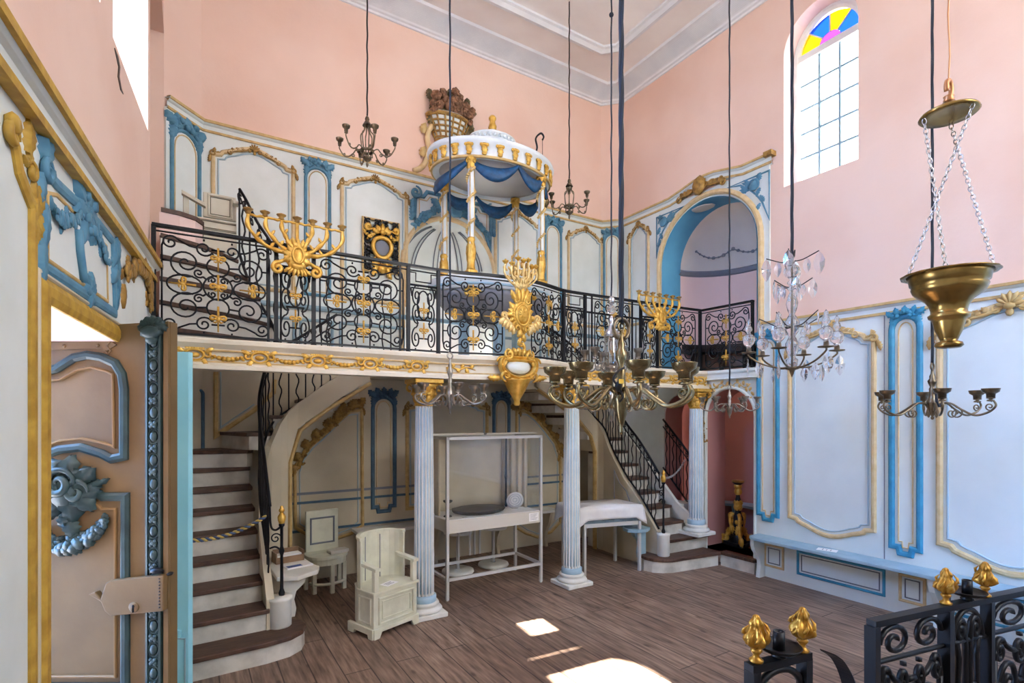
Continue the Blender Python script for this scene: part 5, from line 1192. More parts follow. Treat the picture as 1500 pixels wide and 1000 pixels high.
# carved basket of roses on the wall above
bs = BACK.hit(660, 170); BX0, BZ0 = BACK.hit(655, 211)
bk = thing('flower_basket', 'carved gilt basket heaped with brown roses on the pink wall', 'wall carving', (0, 0, 0))
m = MB(); rs = []
for z, r in ((0, .15), (.03, .165), (.05, .15), (.28, .25), (.31, .265), (.31, .20)):
    rs.append([Vector((BX0 + r * math.cos(PI + PI * k / 16), YB - .02 - r * .6 * math.sin(PI * k / 16), BZ0 - .03 + z)) for k in range(17)])
m.rings(rs, closed=False); bo = m.build('basket', 'cream paint', bk)
def bpt(t, z): r = .158 + (z - .05) * .43 + .006; return Vector((BX0 - r * math.cos(t), YB - .02 - r * .6 * math.sin(t), BZ0 - .03 + z))
m = MB()
for z in (.05, .105, .16, .215, .27): m.tube([bpt(PI * k / 16, z) for k in range(17)], .011, 6)
for k in range(9): m.tube([bpt(PI * k / 8, .04 + .24 * i / 6) for i in range(7)], .011, 6)
for z, q in ((-.005, .02), (.022, .016), (.285, .018)): m.tube([bpt(PI * k / 16, z) for k in range(17)], q, 6)
m.build('basket_lattice', 'old gold', bo)
m = MB(); P = Plane((0, 0, 0), (1, 0, 0), (0, -1, 0))
m.sph((0, 0, 0), .05, 10, 6)
for k in range(6):
    t = k * PI / 3; m.sph((.034 * math.cos(t), -.012, .034 * math.sin(t)), (.03, .03, .03), 6, 4)
m.tube([(.022 * math.cos(t), -.05, .022 * math.sin(t)) for t in [2 * PI * i / 10 for i in range(10)]], .010, 5, True); m.sph((0, -.048, 0), .010, 6, 4)
rose = m.build('carved_rose', 'rose brown', bk); R_ = random.Random(12); first = True
def rose_at(x, z, y, s):
    global first
    o = rose if first else copy_part(rose, bk)
    first = False; o.location = (x, y, z); o.scale = (s, s, s); o.rotation_euler = (R_.uniform(-.6, .6), R_.uniform(0, 6), R_.uniform(-.6, .6))
def rz(px, py): return BACK.hit(px, py)
def rzb(px, py): return BACK.hit(px - 5, py + 8)
for (px, py, s) in ((637, 141, 1), (652, 146, .95), (663, 150, 1), (672, 153, 1.0), (681, 156, .95), (643, 154, .9), (636, 160, .8), (663, 138, .8), (672, 143, .85), (655, 157, 1), (668, 163, 1.1), (680, 166, .9), (685, 171, .85), (688, 164, .7), (647, 136, .8), (657, 167, .8), (686, 178, .7), (634, 150, .7)):
    x, z = rzb(px, py); rose_at(x, z, YB - .1 - R_.uniform(0, .07), s)
m = MB()
for k in range(40):
    px = R_.uniform(632, 692); py = 138 + (px - 632) * .35 + R_.uniform(-8, 26); x, z = rzb(px, py); leaf(m, BACK, x, z, R_.uniform(0, 6), .1, .06, .05 + R_.uniform(0, .06))
for px, py in ((632, 162), (636, 168), (690, 176), (684, 184), (659, 131)): x, z = rzb(px, py); leaf(m, BACK, x, z, -1.2, .14, .08, .06)
m.build('carved_leaves', 'leaf olive', bk)
for q, pts in ((-1, [(604, 252), (613, 249), (621, 240), (626, 222), (624, 205), (627, 192), (635, 185), (643, 187), (645, 193), (640, 195)]), (1, None)):
    m = MB()
    if pts is None:
        L_ = [rz(*p) for p in [(604, 252), (613, 249), (621, 240), (626, 222), (624, 205), (627, 192), (635, 185), (643, 187), (645, 193), (640, 195)]]; pts2 = [(2 * BX0 - x, z) for x, z in L_]
    else: pts2 = [rz(*p) for p in pts]
    Q = catmull([(x, z, 0) for x, z in pts2], 5); m.tube([BACK.pt(p.x, p.y, .04) for p in Q], [.03] * (len(Q) - 12) + [.03 - .0015 * i for i in range(12)], 8); sb = m.build('scroll_bracket', 'pale ochre paint', bk)
    m = MB(); i = 0
    for i in (12, 22, 30): p = Q[i]; leaf(m, BACK, p.x + q * .05, p.y, PI / 2 + q * .2, .13, .07, .04)
    m.build('bracket_leaves', 'grey blue paint' if False else 'ochre paint', sb)
# gilt and iron grille on the wall panel
g0 = rz(530, 320); g1 = rz(582, 400); gx0, gx1 = g0[0], g1[0]; gz1 = g0[1]; gz0 = rz(530, 396)[1]
gr = thing('wall_grille', 'gold-framed black scroll grille with a gilt cartouche on the panelled wall', 'grille', (0, 0, 0))
m = MB(); strip(m, BACK, [(gx0, gz0), (gx0, gz1), (gx1, gz1), (gx1, gz0)], .022, .02, True, .04); m.build('gold_frame', 'ochre paint', gr)
GP = Plane((0, YB - .055, 0), (1, 0, 0), (0, -1, 0)); gw, gh = gx1 - gx0, gz1 - gz0
m = MB()
for i in range(4):
    for j in range(6):
        x = gx0 + gw * (i + .5) / 4; z = gz0 + gh * (j + .5) / 6; sx = 1 if i % 2 else -1; sz = 1 if j % 2 else -1
        m.tube([GP.pt(a, b) for a, b in [(x + sx * u, z + sz * v) for u, v in spiral(0, 0, gw * .11, 2.2, -1.35, .15, 16)] + []], .011, 5)
        m.tube([GP.pt(x - sx * gw * .12, z - gh * .09), GP.pt(x + sx * gw * .10, z + gh * .09)], .009, 5)
m.build('scroll_grille', 'iron', gr)
m = MB(); cx_ = (gx0 + gx1) / 2; cz_ = gz0 + gh * .45
m.tube([GP.pt(cx_ + .1 * math.cos(t) * (1 + .15 * math.sin(t)), cz_ + .11 * math.sin(t), .03) for t in [2 * PI * i / 20 for i in range(20)]], .024, 6, True)
for k in range(5): leaf(m, GP, cx_ + (k - 2) * .02, cz_ + .15, PI / 2 - (k - 2) * .45, .11 - .015 * abs(k - 2), .05, .035)
blob(m, GP, cx_, cz_ + .16, .05, .035, .03, .03)
for q in (-1, 1):
    curl(m, GP, [(cx_ + q * .05, cz_ + .15), (cx_ + q * .10, cz_ + .19), (cx_ + q * .15, cz_ + .17)] + [(cx_ + q * (.15 + a_), cz_ + .20 + b_) for a_, b_ in spiral(0, 0, .03, -1.2, 1.2)], .03, .022)
    garland(m, GP, [(cx_ + q * .09, cz_ + .13), (cx_ + q * .14, cz_ + .10), (cx_ + q * .185, cz_ + .15)], .022, .03, 3 + q)
    curl(m, GP, [(cx_ + q * .06, cz_ - .10), (cx_ + q * .11, cz_ - .13), (cx_ + q * .10, cz_ - .18)] + [(cx_ + q * (.08 + a_), cz_ - .18 + b_) for a_, b_ in spiral(0, 0, .025, 0, -1.2)], .03, .018)
    for t in (.0, .06, .11): leaf(m, GP, cx_ + q * (.03 + t * .3), cz_ - .13 - t, -PI / 2 + q * .5, .09, .05, .03)
blob(m, GP, cx_, cz_ - .22, .03, .05, .06, .03); m.build('gilt_cartouche', 'gilt', gr)
m = MB(); m.sph(GP.pt(cx_, cz_, .02), (.085, .09, .015), 14, 6, (GP.a, UP, GP.n)); m.build('cartouche_plate', 'slate line', gr)
# ================================================================ hanging lamps
mat('brass', (150, 134, 98), .26, .85, scale=20, rgb2=(112, 96, 66)); mat('dark brass', (132, 118, 96), .32, .85, scale=20, rgb2=(92, 80, 64)); mat('pewter', (168, 162, 152), .28, .85, scale=20, rgb2=(122, 116, 106))
mat('bright brass', (168, 138, 80), .26, .85, scale=9, rgb2=(112, 88, 44)); mat('silvered', (196, 196, 200), .2, .85); mat('navy cord', (22, 30, 44), .7); mat('copper wire', (190, 134, 92), .4, .7)
glass_mat('cup glass', (226, 230, 234), .72, .05); crystal_mat('crystal'); mat('black wire', (40, 38, 38), .5, .5); mat('tag yellow', (220, 180, 60), .6)
def cord(root, x, y, z0, z1, r, mt='navy cord', twist=0, name='cord'):
    m = MB()
    n = 60
    if twist:
        for k in range(3): m.tube([(x + r * .55 * math.cos(k * 2.094 + i * twist), y + r * .55 * math.sin(k * 2.094 + i * twist), z0 + (z1 - z0) * i / 90) for i in range(91)], r * .62, 6)
    else: m.tube([(x + .002 * math.sin(i * .9), y + .002 * math.cos(i * 1.3), z0 + (z1 - z0) * i / n) for i in range(n + 1)], r, 6)
    return m.build(name, mt, root)
def arms(root, n, a0, prof, r, mt, cup, z_off=0, glass=True, curlr=.05):
    """S-curved arm along (radius, height) with a bowl-shaped cup at its tip; copied round the stem"""
    P = catmull([(p[0], 0, p[1]) for p in prof], 6)
    m = MB(); m.tube(P, [r * (.7 + .3 * math.sin(PI * i / len(P))) for i in range(len(P))], 7)
    i = len(P) // 3; c = P[i]; m.tube([c + Vector((a, 0, z)) for a, z in spiral(-curlr * .2, -curlr * .9, curlr * .9, PI / 2, -1.4)], r * .7, 6)
    k = P[2 * len(P) // 3]; m.tube([k + Vector((a, 0, z)) for a, z in spiral(-curlr * .2, curlr * .55, curlr * .55, -PI / 2, -1.2)], r * .6, 6)
    a = m.build('arm', mt, root)
    x, z = prof[-1]; cr, chh = cup
    m = MB(); m.lathe([(cr * .2, z), (cr * .45, z + chh * .03), (cr * .4, z + chh * .12), (cr * .2, z + chh * .16), (cr * .22, z + chh * .2), (cr * .5, z + chh * .24), (cr * .5, z + chh * .28), (cr * .3, z + chh * .29)], (x, 0, 0), 14); c1 = m.build('cup_foot', mt, a)
    m = MB(); m.lathe([(cr * .46, z + chh * .28), (cr * .50, z + chh * .58), (cr * .62, z + chh * .62), (cr * .9, z + chh * .74), (cr, z + chh * .97), (cr * 1.02, z + chh), (cr * .94, z + chh), (cr * .82, z + chh * .76), (cr * .5, z + chh * .64), (.001, z + chh * .63)], (x, 0, 0), 18); m.build('cup', mt, a)
    for q in range(1, n): copy_part(a, root, Matrix.Rotation(2 * PI * q / n + a0, 4, 'Z'))
    a.matrix_local = Matrix.Rotation(a0, 4, 'Z')
def low_chandelier(label, x, y, zc, R, n, a0, mt, zbot, ztop, cr, r, cordr, twist=0, cordmt='navy cord', drop=.2):
    """zc: height of cup rims"""
    t = thing('chandelier', label, 'chandelier', (x, y, 0))
    ch = cr * 1.75; zt = zc - ch; za = zt - R * .18
    prof = [(.03, za + R * .12), (R * .22, za + R * .26), (R * .42, za + R * .12), (R * .62, za - R * .06), (R * .86, za - R * .02), (R * 1.04, za + R * .10), (R * 1.02, za + R * .24), (R * .93, zt - .0), (R * .97, zt)]
    prof = [(.02, za + R * .0), (R * .14, za + R * .14), (R * .32, za + R * .16), (R * .52, za + R * .02), (R * .74, za - R * .10), (R * .96, za - R * .04), (R * 1.08, za + R * .09), (R * 1.04, za + R * .2), (R, zt)]
    arms(t, n, a0, prof, r, mt, (cr, ch), curlr=R * .14)
    s = (ztop - zbot)
    m = MB(); m.lathe([(.001, zbot), (.012, zbot + s * .01), (.018, zbot + s * .04), (.010, zbot + s * .07), (.026, zbot + s * .11), (.034, zbot + s * .16), (.05, zbot + s * .24), (.052, zbot + s * .3), (.06, zbot + s * .33), (.06, zbot + s * .37), (.05, zbot + s * .4), (.04, zbot + s * .45), (.03, zbot + s * .55), (.034, zbot + s * .62), (.022, zbot + s * .66), (.04, zbot + s * .73), (.048, zbot + s * .78), (.026, zbot + s * .83), (.03, zbot + s * .87), (.016, zbot + s * .93), (.014, zbot + s), (.001, zbot + s * 1.005)], (0, 0, 0), 18)
    for v in range(len(m.v)):
        px_, py_, pz_ = m.v[v]; m.v[v] = (px_ * R / .36 * .68, py_ * R / .36 * .68, pz_)
    m.build('stem', mt, t)
    m = MB(); m.tube([(.0 + .022 * math.cos(i * PI / 8), 0, ztop + .022 + .022 * math.sin(i * PI / 8)) for i in range(16)], .006, 6, True); m.build('ring', mt, t)
    cord(t, 0, 0, ztop + .04, ZC - .001, cordr, cordmt, twist)
    return t
# nearest big brass one, hung from a thick twisted rope
D = low_chandelier('large brass chandelier with wide bowl cups hung on a thick twisted rope', 1.97, 2.08, 1.905, .355, 8, .25, 'brass', 1.545, 2.10, .062, .011, .013, .35)
m = MB(); m.sph((-.05, -.03, 1.80), (.018, .018, .03), 8, 6); m.tube(catmull([(-.01, -.03, 1.90), (-.05, -.03, 1.88), (-.075, -.02, 1.84), (-.05, -.03, 1.80), (-.03, -.045, 1.75), (-.05, -.04, 1.72)], 6), .006, 6); jb = m.build('cable_knot', 'black wire', D)
m = MB(); m.box(-.062, -.036, -.056, -.048, 1.815, 1.838); m.build('yellow_tag', 'tag yellow', jb)
m = MB(); m.tube([(.055 * math.cos(t), .0, 2.11 + .055 * math.sin(t)) for t in [-1.2 + 5.5 * i / 20 for i in range(21)]], .011, 8); m.build('lyre_hook', 'dark brass', D)
low_chandelier('small silvery chandelier on a blue cord in front of the second column', 1.70, 3.65, 1.885, .26, 6, .3, 'pewter', 1.655, 2.08, .045, .009, .007)
E_ = low_chandelier('small pewter chandelier in front of the low pink niche', 4.53, 3.27, 1.83, .25, 6, .15, 'pewter', 1.62, 1.90, .038, .007, .008)
H_ = low_chandelier('brass six-cup chandelier before the pale blue wall panels', 4.20, 1.50, 1.815, .30, 6, .5, 'dark brass', 1.62, 1.95, .046, .007, .008, .3)
m = MB(); m.tube([(-.03 + .05 * math.cos(t), -.05, 1.76 + .05 * math.sin(t)) for t in [2 * PI * i / 16 for i in range(16)]], .009, 6, True); m.sph((-.06, -.05, 1.78), .016, 6, 4); m.build('cable_knot', 'navy cord', H_)
# silver lantern chandelier between the brass one and the balcony
t = thing('lantern_chandelier', 'silver lantern chandelier with cups hanging just behind the brass one', 'chandelier', (2.74, 3.0, 0))
arms(t, 6, .2, [(.03, 2.0), (.08, 2.05), (.14, 1.99), (.19, 2.0), (.2, 2.06)], .006, 'pewter', (.036, .09), curlr=.03)
arms(t, 6, .72, [(.03, 1.74), (.1, 1.80), (.18, 1.72), (.26, 1.70), (.29, 1.75), (.27, 1.79)], .007, 'pewter', (.04, .09), curlr=.045)
m = MB(); m.lathe([(.001, 1.60), (.012, 1.61), (.018, 1.66), (.010, 1.69), (.035, 1.73), (.04, 1.76), (.02, 1.79), (.015, 1.95), (.03, 1.98), (.05, 2.0), (.052, 2.02), (.02, 2.03)], (0, 0, 0), 16); m.build('stem', 'pewter', t)
m = MB(); m.lathe([(.055, 2.24), (.06, 2.25), (.05, 2.29), (.025, 2.32), (.012, 2.34), (.02, 2.36), (.012, 2.40), (.001, 2.41)], (0, 0, 0), 18); m.build('lantern_hood', 'silvered', t)
m = MB(); m.lathe([(.04, 2.03), (.045, 2.06), (.045, 2.23), (.04, 2.25)], (0, 0, 0), 16); m.build('lantern_glass', 'cup glass', t)
for k in range(4):
    a = k * PI / 2 + .4; m = MB(); m.tube([(.052 * math.cos(a), .052 * math.sin(a), 2.02), (.052 * math.cos(a), .052 * math.sin(a), 2.245)], .005, 6); m.build('lantern_bar', 'pewter', t)
m = MB(); m.sph((0, 0, 2.45), .035, 12, 8); m.build('glass_ball', 'crystal', t)
m = MB(); m.lathe([(.001, 2.48), (.022, 2.50), (.03, 2.53), (.001, 2.56)], (0, 0, 0), 10); m.build('ball_cap', 'silvered', t)
cord(t, 0, 0, 2.55, ZC - .001, .006)
m = MB(); m.sph((0, 0, 4.69), .018, 10, 6); m.build('cord_weight', 'navy cord', t)
# two cage chandeliers of the tribune
def cage(label, x, y, zc, zt, zb, R, a0):
    t = thing('cage_chandelier', label, 'chandelier', (x, y, 0))
    zr = zc - .11
    prof = [(.05, zr), (.09, zr + .015), (.12, zr - .02), (.16, zr - .045), (.2, zr - .035), (R, zr + .02), (R, zc - .065)]
    arms(t, 6, a0, prof, .006, 'dark brass', (.032, .062), curlr=.018)
    m = MB(); m.lathe([(.045, zr - .012), (.058, zr - .008), (.06, zr + .006), (.045, zr + .012), (.03, zr + .004)], (0, 0, 0), 18, loop=True); m.build('ring', 'dark brass', t)
    m = MB(); m.lathe([(.001, zb), (.008, zb + .01), (.012, zb + .03), (.006, zb + .045), (.02, zb + .055), (.035, zb + .07), (.038, zb + .085), (.02, zb + .09)], (0, 0, 0), 14); m.build('pendant', 'dark brass', t)
    m = MB(); m.lathe([(.012, zt - .03), (.035, zt - .045), (.04, zt - .055), (.03, zt - .035), (.015, zt - .01), (.02, zt + .0), (.014, zt + .02), (.006, zt + .03)], (0, 0, 0), 14); m.build('crown', 'dark brass', t)
    for k in range(6):
        a = k * PI / 3 + a0; ca, sa = math.cos(a), math.sin(a); m = MB()
        m.tube([(ca * r, sa * r, z) for r, z in [(p.x, p.z) for p in catmull([(.018, 0, zt - .04), (.03, 0, zt - .1), (.055, 0, (zt + zr) / 2), (.05, 0, zr + .06), (.04, 0, zr)], 5)]], .0055, 5)
        m.tube([(ca * r, sa * r, z) for r, z in [(.04, zr), (.044, zr - .06), (.036, zb + .085)]], .005, 5); m.build('cage_wire', 'dark brass', t)
    cord(t, 0, 0, zt + .02, ZC - .001, .007, 'black wire'); return t
cage('small cage chandelier hanging before the left wall panels of the tribune', 1.31, 4.48, 4.02, 4.18, 3.77, .235, .5)
cage('small cage chandelier hanging right of the pulpit canopy', 3.49, 4.48, 4.0, 4.16, 3.75, .215, .9)
# crystal chandelier
t = thing('crystal_chandelier', 'crystal chandelier with glass urns and hanging drops', 'chandelier', (3.72, 2.17, 0))
m = MB(); m.lathe([(.01, 1.99), (.035, 2.01), (.04, 2.05), (.02, 2.07), (.038, 2.10), (.044, 2.17), (.03, 2.20), (.02, 2.22), (.042, 2.25), (.05, 2.32), (.03, 2.36), (.018, 2.38), (.03, 2.41), (.04, 2.46), (.025, 2.52), (.015, 2.54), (.034, 2.57), (.018, 2.585), (.034, 2.61), (.018, 2.63), (.03, 2.65)], (0, 0, 0), 16, None, 8, .1); m.build('glass_stem', 'crystal', t)
m = MB(); m.sph((0, 0, 2.69), (.055, .055, .052), 16, 10); m.build('glass_ball', 'crystal', t)
m = MB(); m.tube([(0, 0, 1.93), (0, 0, 2.80)], .006, 6); m.lathe([(.001, 1.925), (.012, 1.95), (.02, 1.975), (.05, 1.985), (.05, 1.995), (.01, 2.0)], (0, 0, 0), 14); m.build('core_rod', 'dark brass', t)
m = MB(); ol = [(0, .0), (.018, -.02), (.034, -.06), (.03, -.10), (.012, -.135), (0, -.15)]; ol = ol + [(-x, z) for x, z in ol[-2:0:-1]]
vs = [(x, .0, z) for x, z in ol] + [(0, .010, -.07), (0, -.010, -.07)]; n_ = len(ol)
m.add(vs, [(i, (i + 1) % n_, n_) for i in range(n_)] + [((i + 1) % n_, i, n_ + 1) for i in range(n_)], False); drop = m.build('crystal_drop', 'crystal', t); used = [False]
def add_drop(x, y, z, s, rz_):
    o = drop if not used[0] else copy_part(drop, t)
    used[0] = True; o.matrix_local = Matrix.Translation((x, y, z)) @ Matrix.Rotation(rz_, 4, 'Z') @ Matrix.Scale(s, 4)
for (z, R, n, a0, up, s) in ((2.76, .17, 4, .4, .05, 1.1), (2.575, .13, 5, .1, .05, .85), (2.29, .22, 5, .7, .08, .8)):
    for k in range(n):
        a = 2 * PI * k / n + a0; ca, sa = math.cos(a), math.sin(a); m = MB()
        m.tube([(ca * r, sa * r, zz) for r, zz in [(p.x, p.z) for p in catmull([(.02, 0, z), (R * .4, 0, z + .005), (R * .75, 0, z + up * .6), (R, 0, z + up)], 5)]], .004, 5); m.build('wire_arm', 'black wire', t)
        add_drop(ca * R, sa * R, z + up - .004, s * random.uniform(.85, 1.15), random.uniform(0, 3))
        add_drop(ca * R * .55, sa * R * .55, z + up * .3, s * .7, a)
z = 1.995
m = MB(); P = catmull([(.03, 0, z), (.1, 0, z + .0), (.2, 0, z + .03), (.285, 0, z + .085), (.29, 0, z + .11)], 6); m.tube(P, .0065, 6); m.lathe([(.004, z + .105), (.05, z + .112), (.052, z + .118), (.018, z + .12), (.016, z + .15), (.004, z + .15)], (.29, 0, 0), 14); ar = m.build('arm', 'dark brass', t)
m = MB(); m.lathe([(.012, z + .15), (.04, z + .18), (.046, z + .22), (.03, z + .245), (.012, z + .26), (.028, z + .28), (.02, z + .305), (.008, z + .32), (.018, z + .34), (.001, z + .365)], (.29, 0, 0), 12, None, 6, .1); m.build('glass_urn', 'crystal', ar)
for k in range(6):
    M = Matrix.Rotation(2 * PI * k / 6 + .25, 4, 'Z')
    if k == 0: pass
    else: copy_part(ar, t, M)
    for r, s in ((.30, .9), (.2, .8)):
        p = M @ Vector((r, random.uniform(-.03, .03), 0)); add_drop(p.x, p.y, z + (.08 if r > .25 else .02), s * random.uniform(.9, 1.1), random.uniform(0, 3))
ar.matrix_local = Matrix.Rotation(.25, 4, 'Z')
cord(t, 0, 0, 2.80, ZC - .001, .011, 'navy cord', .25)
m = MB(); m.tube([(.02 * math.cos(q), 0, 2.81 + .03 * math.sin(q)) for q in [2 * PI * i / 14 for i in range(14)]], .006, 5, True); m.tube(catmull([(0, 0, 2.78), (.04, .01, 2.80), (.05, .01, 2.84), (.07, .02, 2.86)], 5), .006, 5); m.build('hook', 'black wire', t)
# hanging oil lamp with three chains
t = thing('hanging_lamp', 'brass hanging lamp bowl on three long chains', 'hanging lamp', (2.47, .83, 0))
m = MB(); m.lathe([(.001, 1.905), (.036, 1.907), (.045, 1.915), (.041, 1.927), (.026, 1.933), (.030, 1.943), (.042, 1.972), (.050, 2.004), (.052, 2.014), (.063, 2.021), (.065, 2.031), (.056, 2.038), (.056, 2.050), (.061, 2.068), (.074, 2.088), (.097, 2.105), (.112, 2.122), (.118, 2.138), (.115, 2.148), (.122, 2.153), (.125, 2.172), (.130, 2.184), (.126, 2.19), (.115, 2.188), (.09, 2.12), (.03, 2.03), (.001, 2.02)], (0, 0, 0), 40); m.build('bowl', 'bright brass', t)
m = MB(); N = 60; rs = [[Vector((r * (1 + .012 * math.cos(15 * 2 * PI * k / N)) * math.cos(2 * PI * k / N), r * (1 + .012 * math.cos(15 * 2 * PI * k / N)) * math.sin(2 * PI * k / N), zz)) for k in range(N)] for r, zz in ((.126, 2.184), (.15, 2.186), (.15, 2.190), (.126, 2.190))]
m.rings(rs, loop=True); m.build('scalloped_rim', 'bright brass', t)
m = MB(); m.lathe([(.001, 2.80), (.06, 2.795), (.088, 2.79), (.094, 2.795), (.09, 2.803), (.06, 2.815), (.03, 2.83), (.018, 2.845), (.001, 2.848)], (0, 0, 0), 28); m.build('cap', 'bright brass', t)
m = MB(); m.lathe([(.012, 2.842), (.018, 2.85), (.014, 2.858), (.018, 2.865), (.008, 2.87)], (0, 0, 0), 12); m.tube([(.022 * math.cos(q), 0, 2.895 + .03 * math.sin(q)) for q in [-1.2 + 4.9 * i / 16 for i in range(17)]], .009, 8); m.build('ring_hook', 'copper wire', t)
for k in range(3):
    a = 2 * PI * k / 3 + .35; p = Vector((.14 * math.cos(a), .14 * math.sin(a), 2.19)); q = Vector((.082 * math.cos(a + 2.0), .082 * math.sin(a + 2.0), 2.79)); m = MB(); n = 34
    for i in range(n):
        c = p.lerp(q, (i + .5) / n); d = (q - p).normalized(); x, y, _ = basis(d); e = x if i % 2 else y
        m.tube([c + d * ((q - p).length / n * .66) * math.cos(2 * PI * j / 10) + e * .0068 * math.sin(2 * PI * j / 10) for j in range(10)], .0021, 5, True)
    m.build('chain', 'silvered', t)
cord(t, 0, 0, 2.91, ZC - .001, .003, 'copper wire', name='wire')
# small lamp hanging from the iron hook of the canopy
t = thing('oil_lamp', 'small round brass lamp hanging from the iron hook of the canopy', 'hanging lamp', (PX + .505, PY - .18, 0))
m = MB(); zz = 3.86; m.lathe([(.001, zz - .05), (.012, zz - .045), (.02, zz - .03), (.05, zz - .01), (.072, zz + .03), (.07, zz + .06), (.05, zz + .085), (.06, zz + .095), (.04, zz + .1), (.001, zz + .1)], (0, 0, 0), 20); m.build('lamp_bowl', 'brass', t)
m = MB(); m.tube([(0, 0, zz + .1), (0, 0, 4.56)], .003, 5); m.build('chain', 'black wire', t)
# ================================================================ gilt candelabra on the railing
def menorah(label, px, zt, sc):
    s = rail.sx(px); p = rail.pt(s, 0, .06); f = rail.at(s); t = thing('menorah', label, 'candelabrum', (0, 0, 0)); P = Plane((p.x, p.y, 0), f.a, f.n)
    z0 = zt - .36 * sc
    m = MB(); blob(m, P, 0, z0 + .10 * sc, .01, .055 * sc, .085 * sc, .035 * sc, 0, 12, 8); blob(m, P, 0, z0 + .03 * sc, .02, .05 * sc, .03 * sc, .03 * sc); blob(m, P, 0, z0 + .17 * sc, .02, .035 * sc, .04 * sc, .03 * sc)
    for k in range(9): leaf(m, P, 0, z0 + .10 * sc, PI / 2 + (k - 4) * .65, .10 * sc, .06 * sc, .02)
    m.tube([P.pt(.036 * sc * math.cos(q_), z0 + .105 * sc + .055 * sc * math.sin(q_), .042) for q_ in [2 * PI * i / 20 for i in range(20)]], .009 * sc, 6, True)
    for k in range(7): leaf(m, P, (k - 3) * .014 * sc, z0 + .02 * sc, -PI / 2 + (k - 3) * .3, .06 * sc, .025 * sc, .03)
    for k in range(5): leaf(m, P, (k - 2) * .014 * sc, z0 + .15 * sc, PI / 2 - (k - 2) * .3, .08 * sc, .03 * sc, .03)
    m.tube([P.pt(0, z0 + .1 * sc, .0), P.pt(0, zt - .02, .0)], .012 * sc, 8); m.build('gilt_body', 'gilt', t)
    for q in (-1, 1):
        m = MB(); curl(m, P, [(q * x * sc, z0 + z * sc) for x, z in [(.03, .06), (.08, .07), (.12, .05)] + [(a + .125, b + .01) for a, b in spiral(0, 0, .04, 1.4, -1.3)]], .0, .014 * sc, False); m.build('scroll_foot', 'gilt', t)
    m = MB(); m.tube([P.pt((i / 24 - .5) * .62 * sc, zt - .02 + .004 * math.sin(i * 2.6)) for i in range(25)], [.007 + .003 * (i % 2) for i in range(25)], 6); m.build('cross_bar', 'gilt', t)
    for q in (-1, 1):
        for x in (.10, .20, .31):
            m = MB(); C_ = catmull([(q * .02 * sc, z0 + (.12 + .06 * (.31 - x)) * sc, 0), (q * x * .45 * sc, z0 + (.13 + .18 * (.31 - x)) * sc, 0), (q * x * .75 * sc, z0 + (.17 + .3 * (.31 - x)) * sc, 0), (q * x * 1.0 * sc, z0 + (.26 + .1 * (.31 - x)) * sc, 0), (q * x * sc, zt - .02, 0)], 6)
            m.tube([P.pt(c.x, c.y) for c in C_], [(.014 - .003 * math.sin(q_ * .9)) * sc for q_ in range(len(C_))], 7)
            for i in (8, 14): leaf(m, P, C_[i].x, C_[i].y, PI / 2 + q * .6, .045 * sc, .02 * sc, .008)
            m.build('branch', 'gilt', t)
    for k in range(7):
        x = (k - 3) / 3 * .31 * sc; m = MB(); c = P.pt(x, 0); m.lathe([(.010 * sc, zt - .02), (.02 * sc, zt - .01), (.014 * sc, zt), (.03 * sc, zt + .012), (.033 * sc, zt + .018), (.012 * sc, zt + .018), (.010 * sc, zt + .028), (.001, zt + .028)], (c.x, c.y, 0), 12); m.build('candle_cup', 'old gold', t)
menorah('gilt seven-cup candelabrum on the railing, the larger one by the upper steps', 433, 3.02, 1.0)
menorah('gilt seven-cup candelabrum on the railing near the blue arch', 960, 2.93, .95)
s = rail.sx(758); f = rail.at(s); p = rail.pt(s, 0, .05); P = Plane((p.x, p.y, 0), f.a, f.n)
t = thing('rococo_candelabrum', 'tall gilt rococo candelabrum with fanned branches at the middle of the railing', 'candelabrum', (0, 0, 0))
m = MB()
for k in range(15): leaf(m, P, 0, 2.52, PI / 2 + (k - 7) * .42, .135 + .02 * (k % 2), .06, .012)
m.sph(P.pt(0, 2.52, .03), (.062, .085, .03), 14, 8, (P.a, UP, P.n))
for k in range(26):
    tt = 2 * PI * k / 26; leaf(m, P, .062 * math.cos(tt), 2.515 + .085 * math.sin(tt), tt + .7, .045, .035, .028)
m.tube([P.pt(.066 * math.cos(q), 2.515 + .088 * math.sin(q), .035) for q in [2 * PI * i / 24 for i in range(24)]], .011, 6, True)
for k in range(9): leaf(m, P, .0, 2.53, k * .7, .05, .035, .058)
for k in range(5): leaf(m, P, (k - 2) * .016, 2.62, PI / 2 - (k - 2) * .3, .15 - .012 * abs(k - 2), .045, .025)
for q in (-1, 1):
    curl(m, P, spiral(q * .06, 2.64, .03, PI / 2, q * 1.3), .03, .010); curl(m, P, spiral(q * .05, 2.40, .03, -PI / 2, -q * 1.3), .03, .010)
for k in range(5): leaf(m, P, .012 * (-1) ** k, 2.43 - .036 * k, -PI / 2 + .3 * (-1) ** k, .075, .05 - .006 * k, .02)
m.tube([P.pt(0, 2.42, 0), P.pt(.015, 2.33, .01), P.pt(-.01, 2.27, .0)], .010, 6); curl(m, P, spiral(0, 2.265, .024, PI / 2, 1.2), .01, .009); m.build('gilt_body', 'gilt', t)
for q in (-1, 1):
    m = MB(); curl(m, P, [(q * .05, 2.42), (q * .12, 2.44), (q * .16, 2.5)] + [(q * (.17 + a), 2.5 + b) for a, b in spiral(0, 0, .03, 3, -1.2)], .01, .014, False)
    for k in range(5): leaf(m, P, q * (.06 + .025 * k), 2.43 + .015 * k, -PI / 2 + q * (.3 + .1 * k), .09, .045, .01)
    m.build('leaf_wing', 'pale gilt', t)
m = MB()
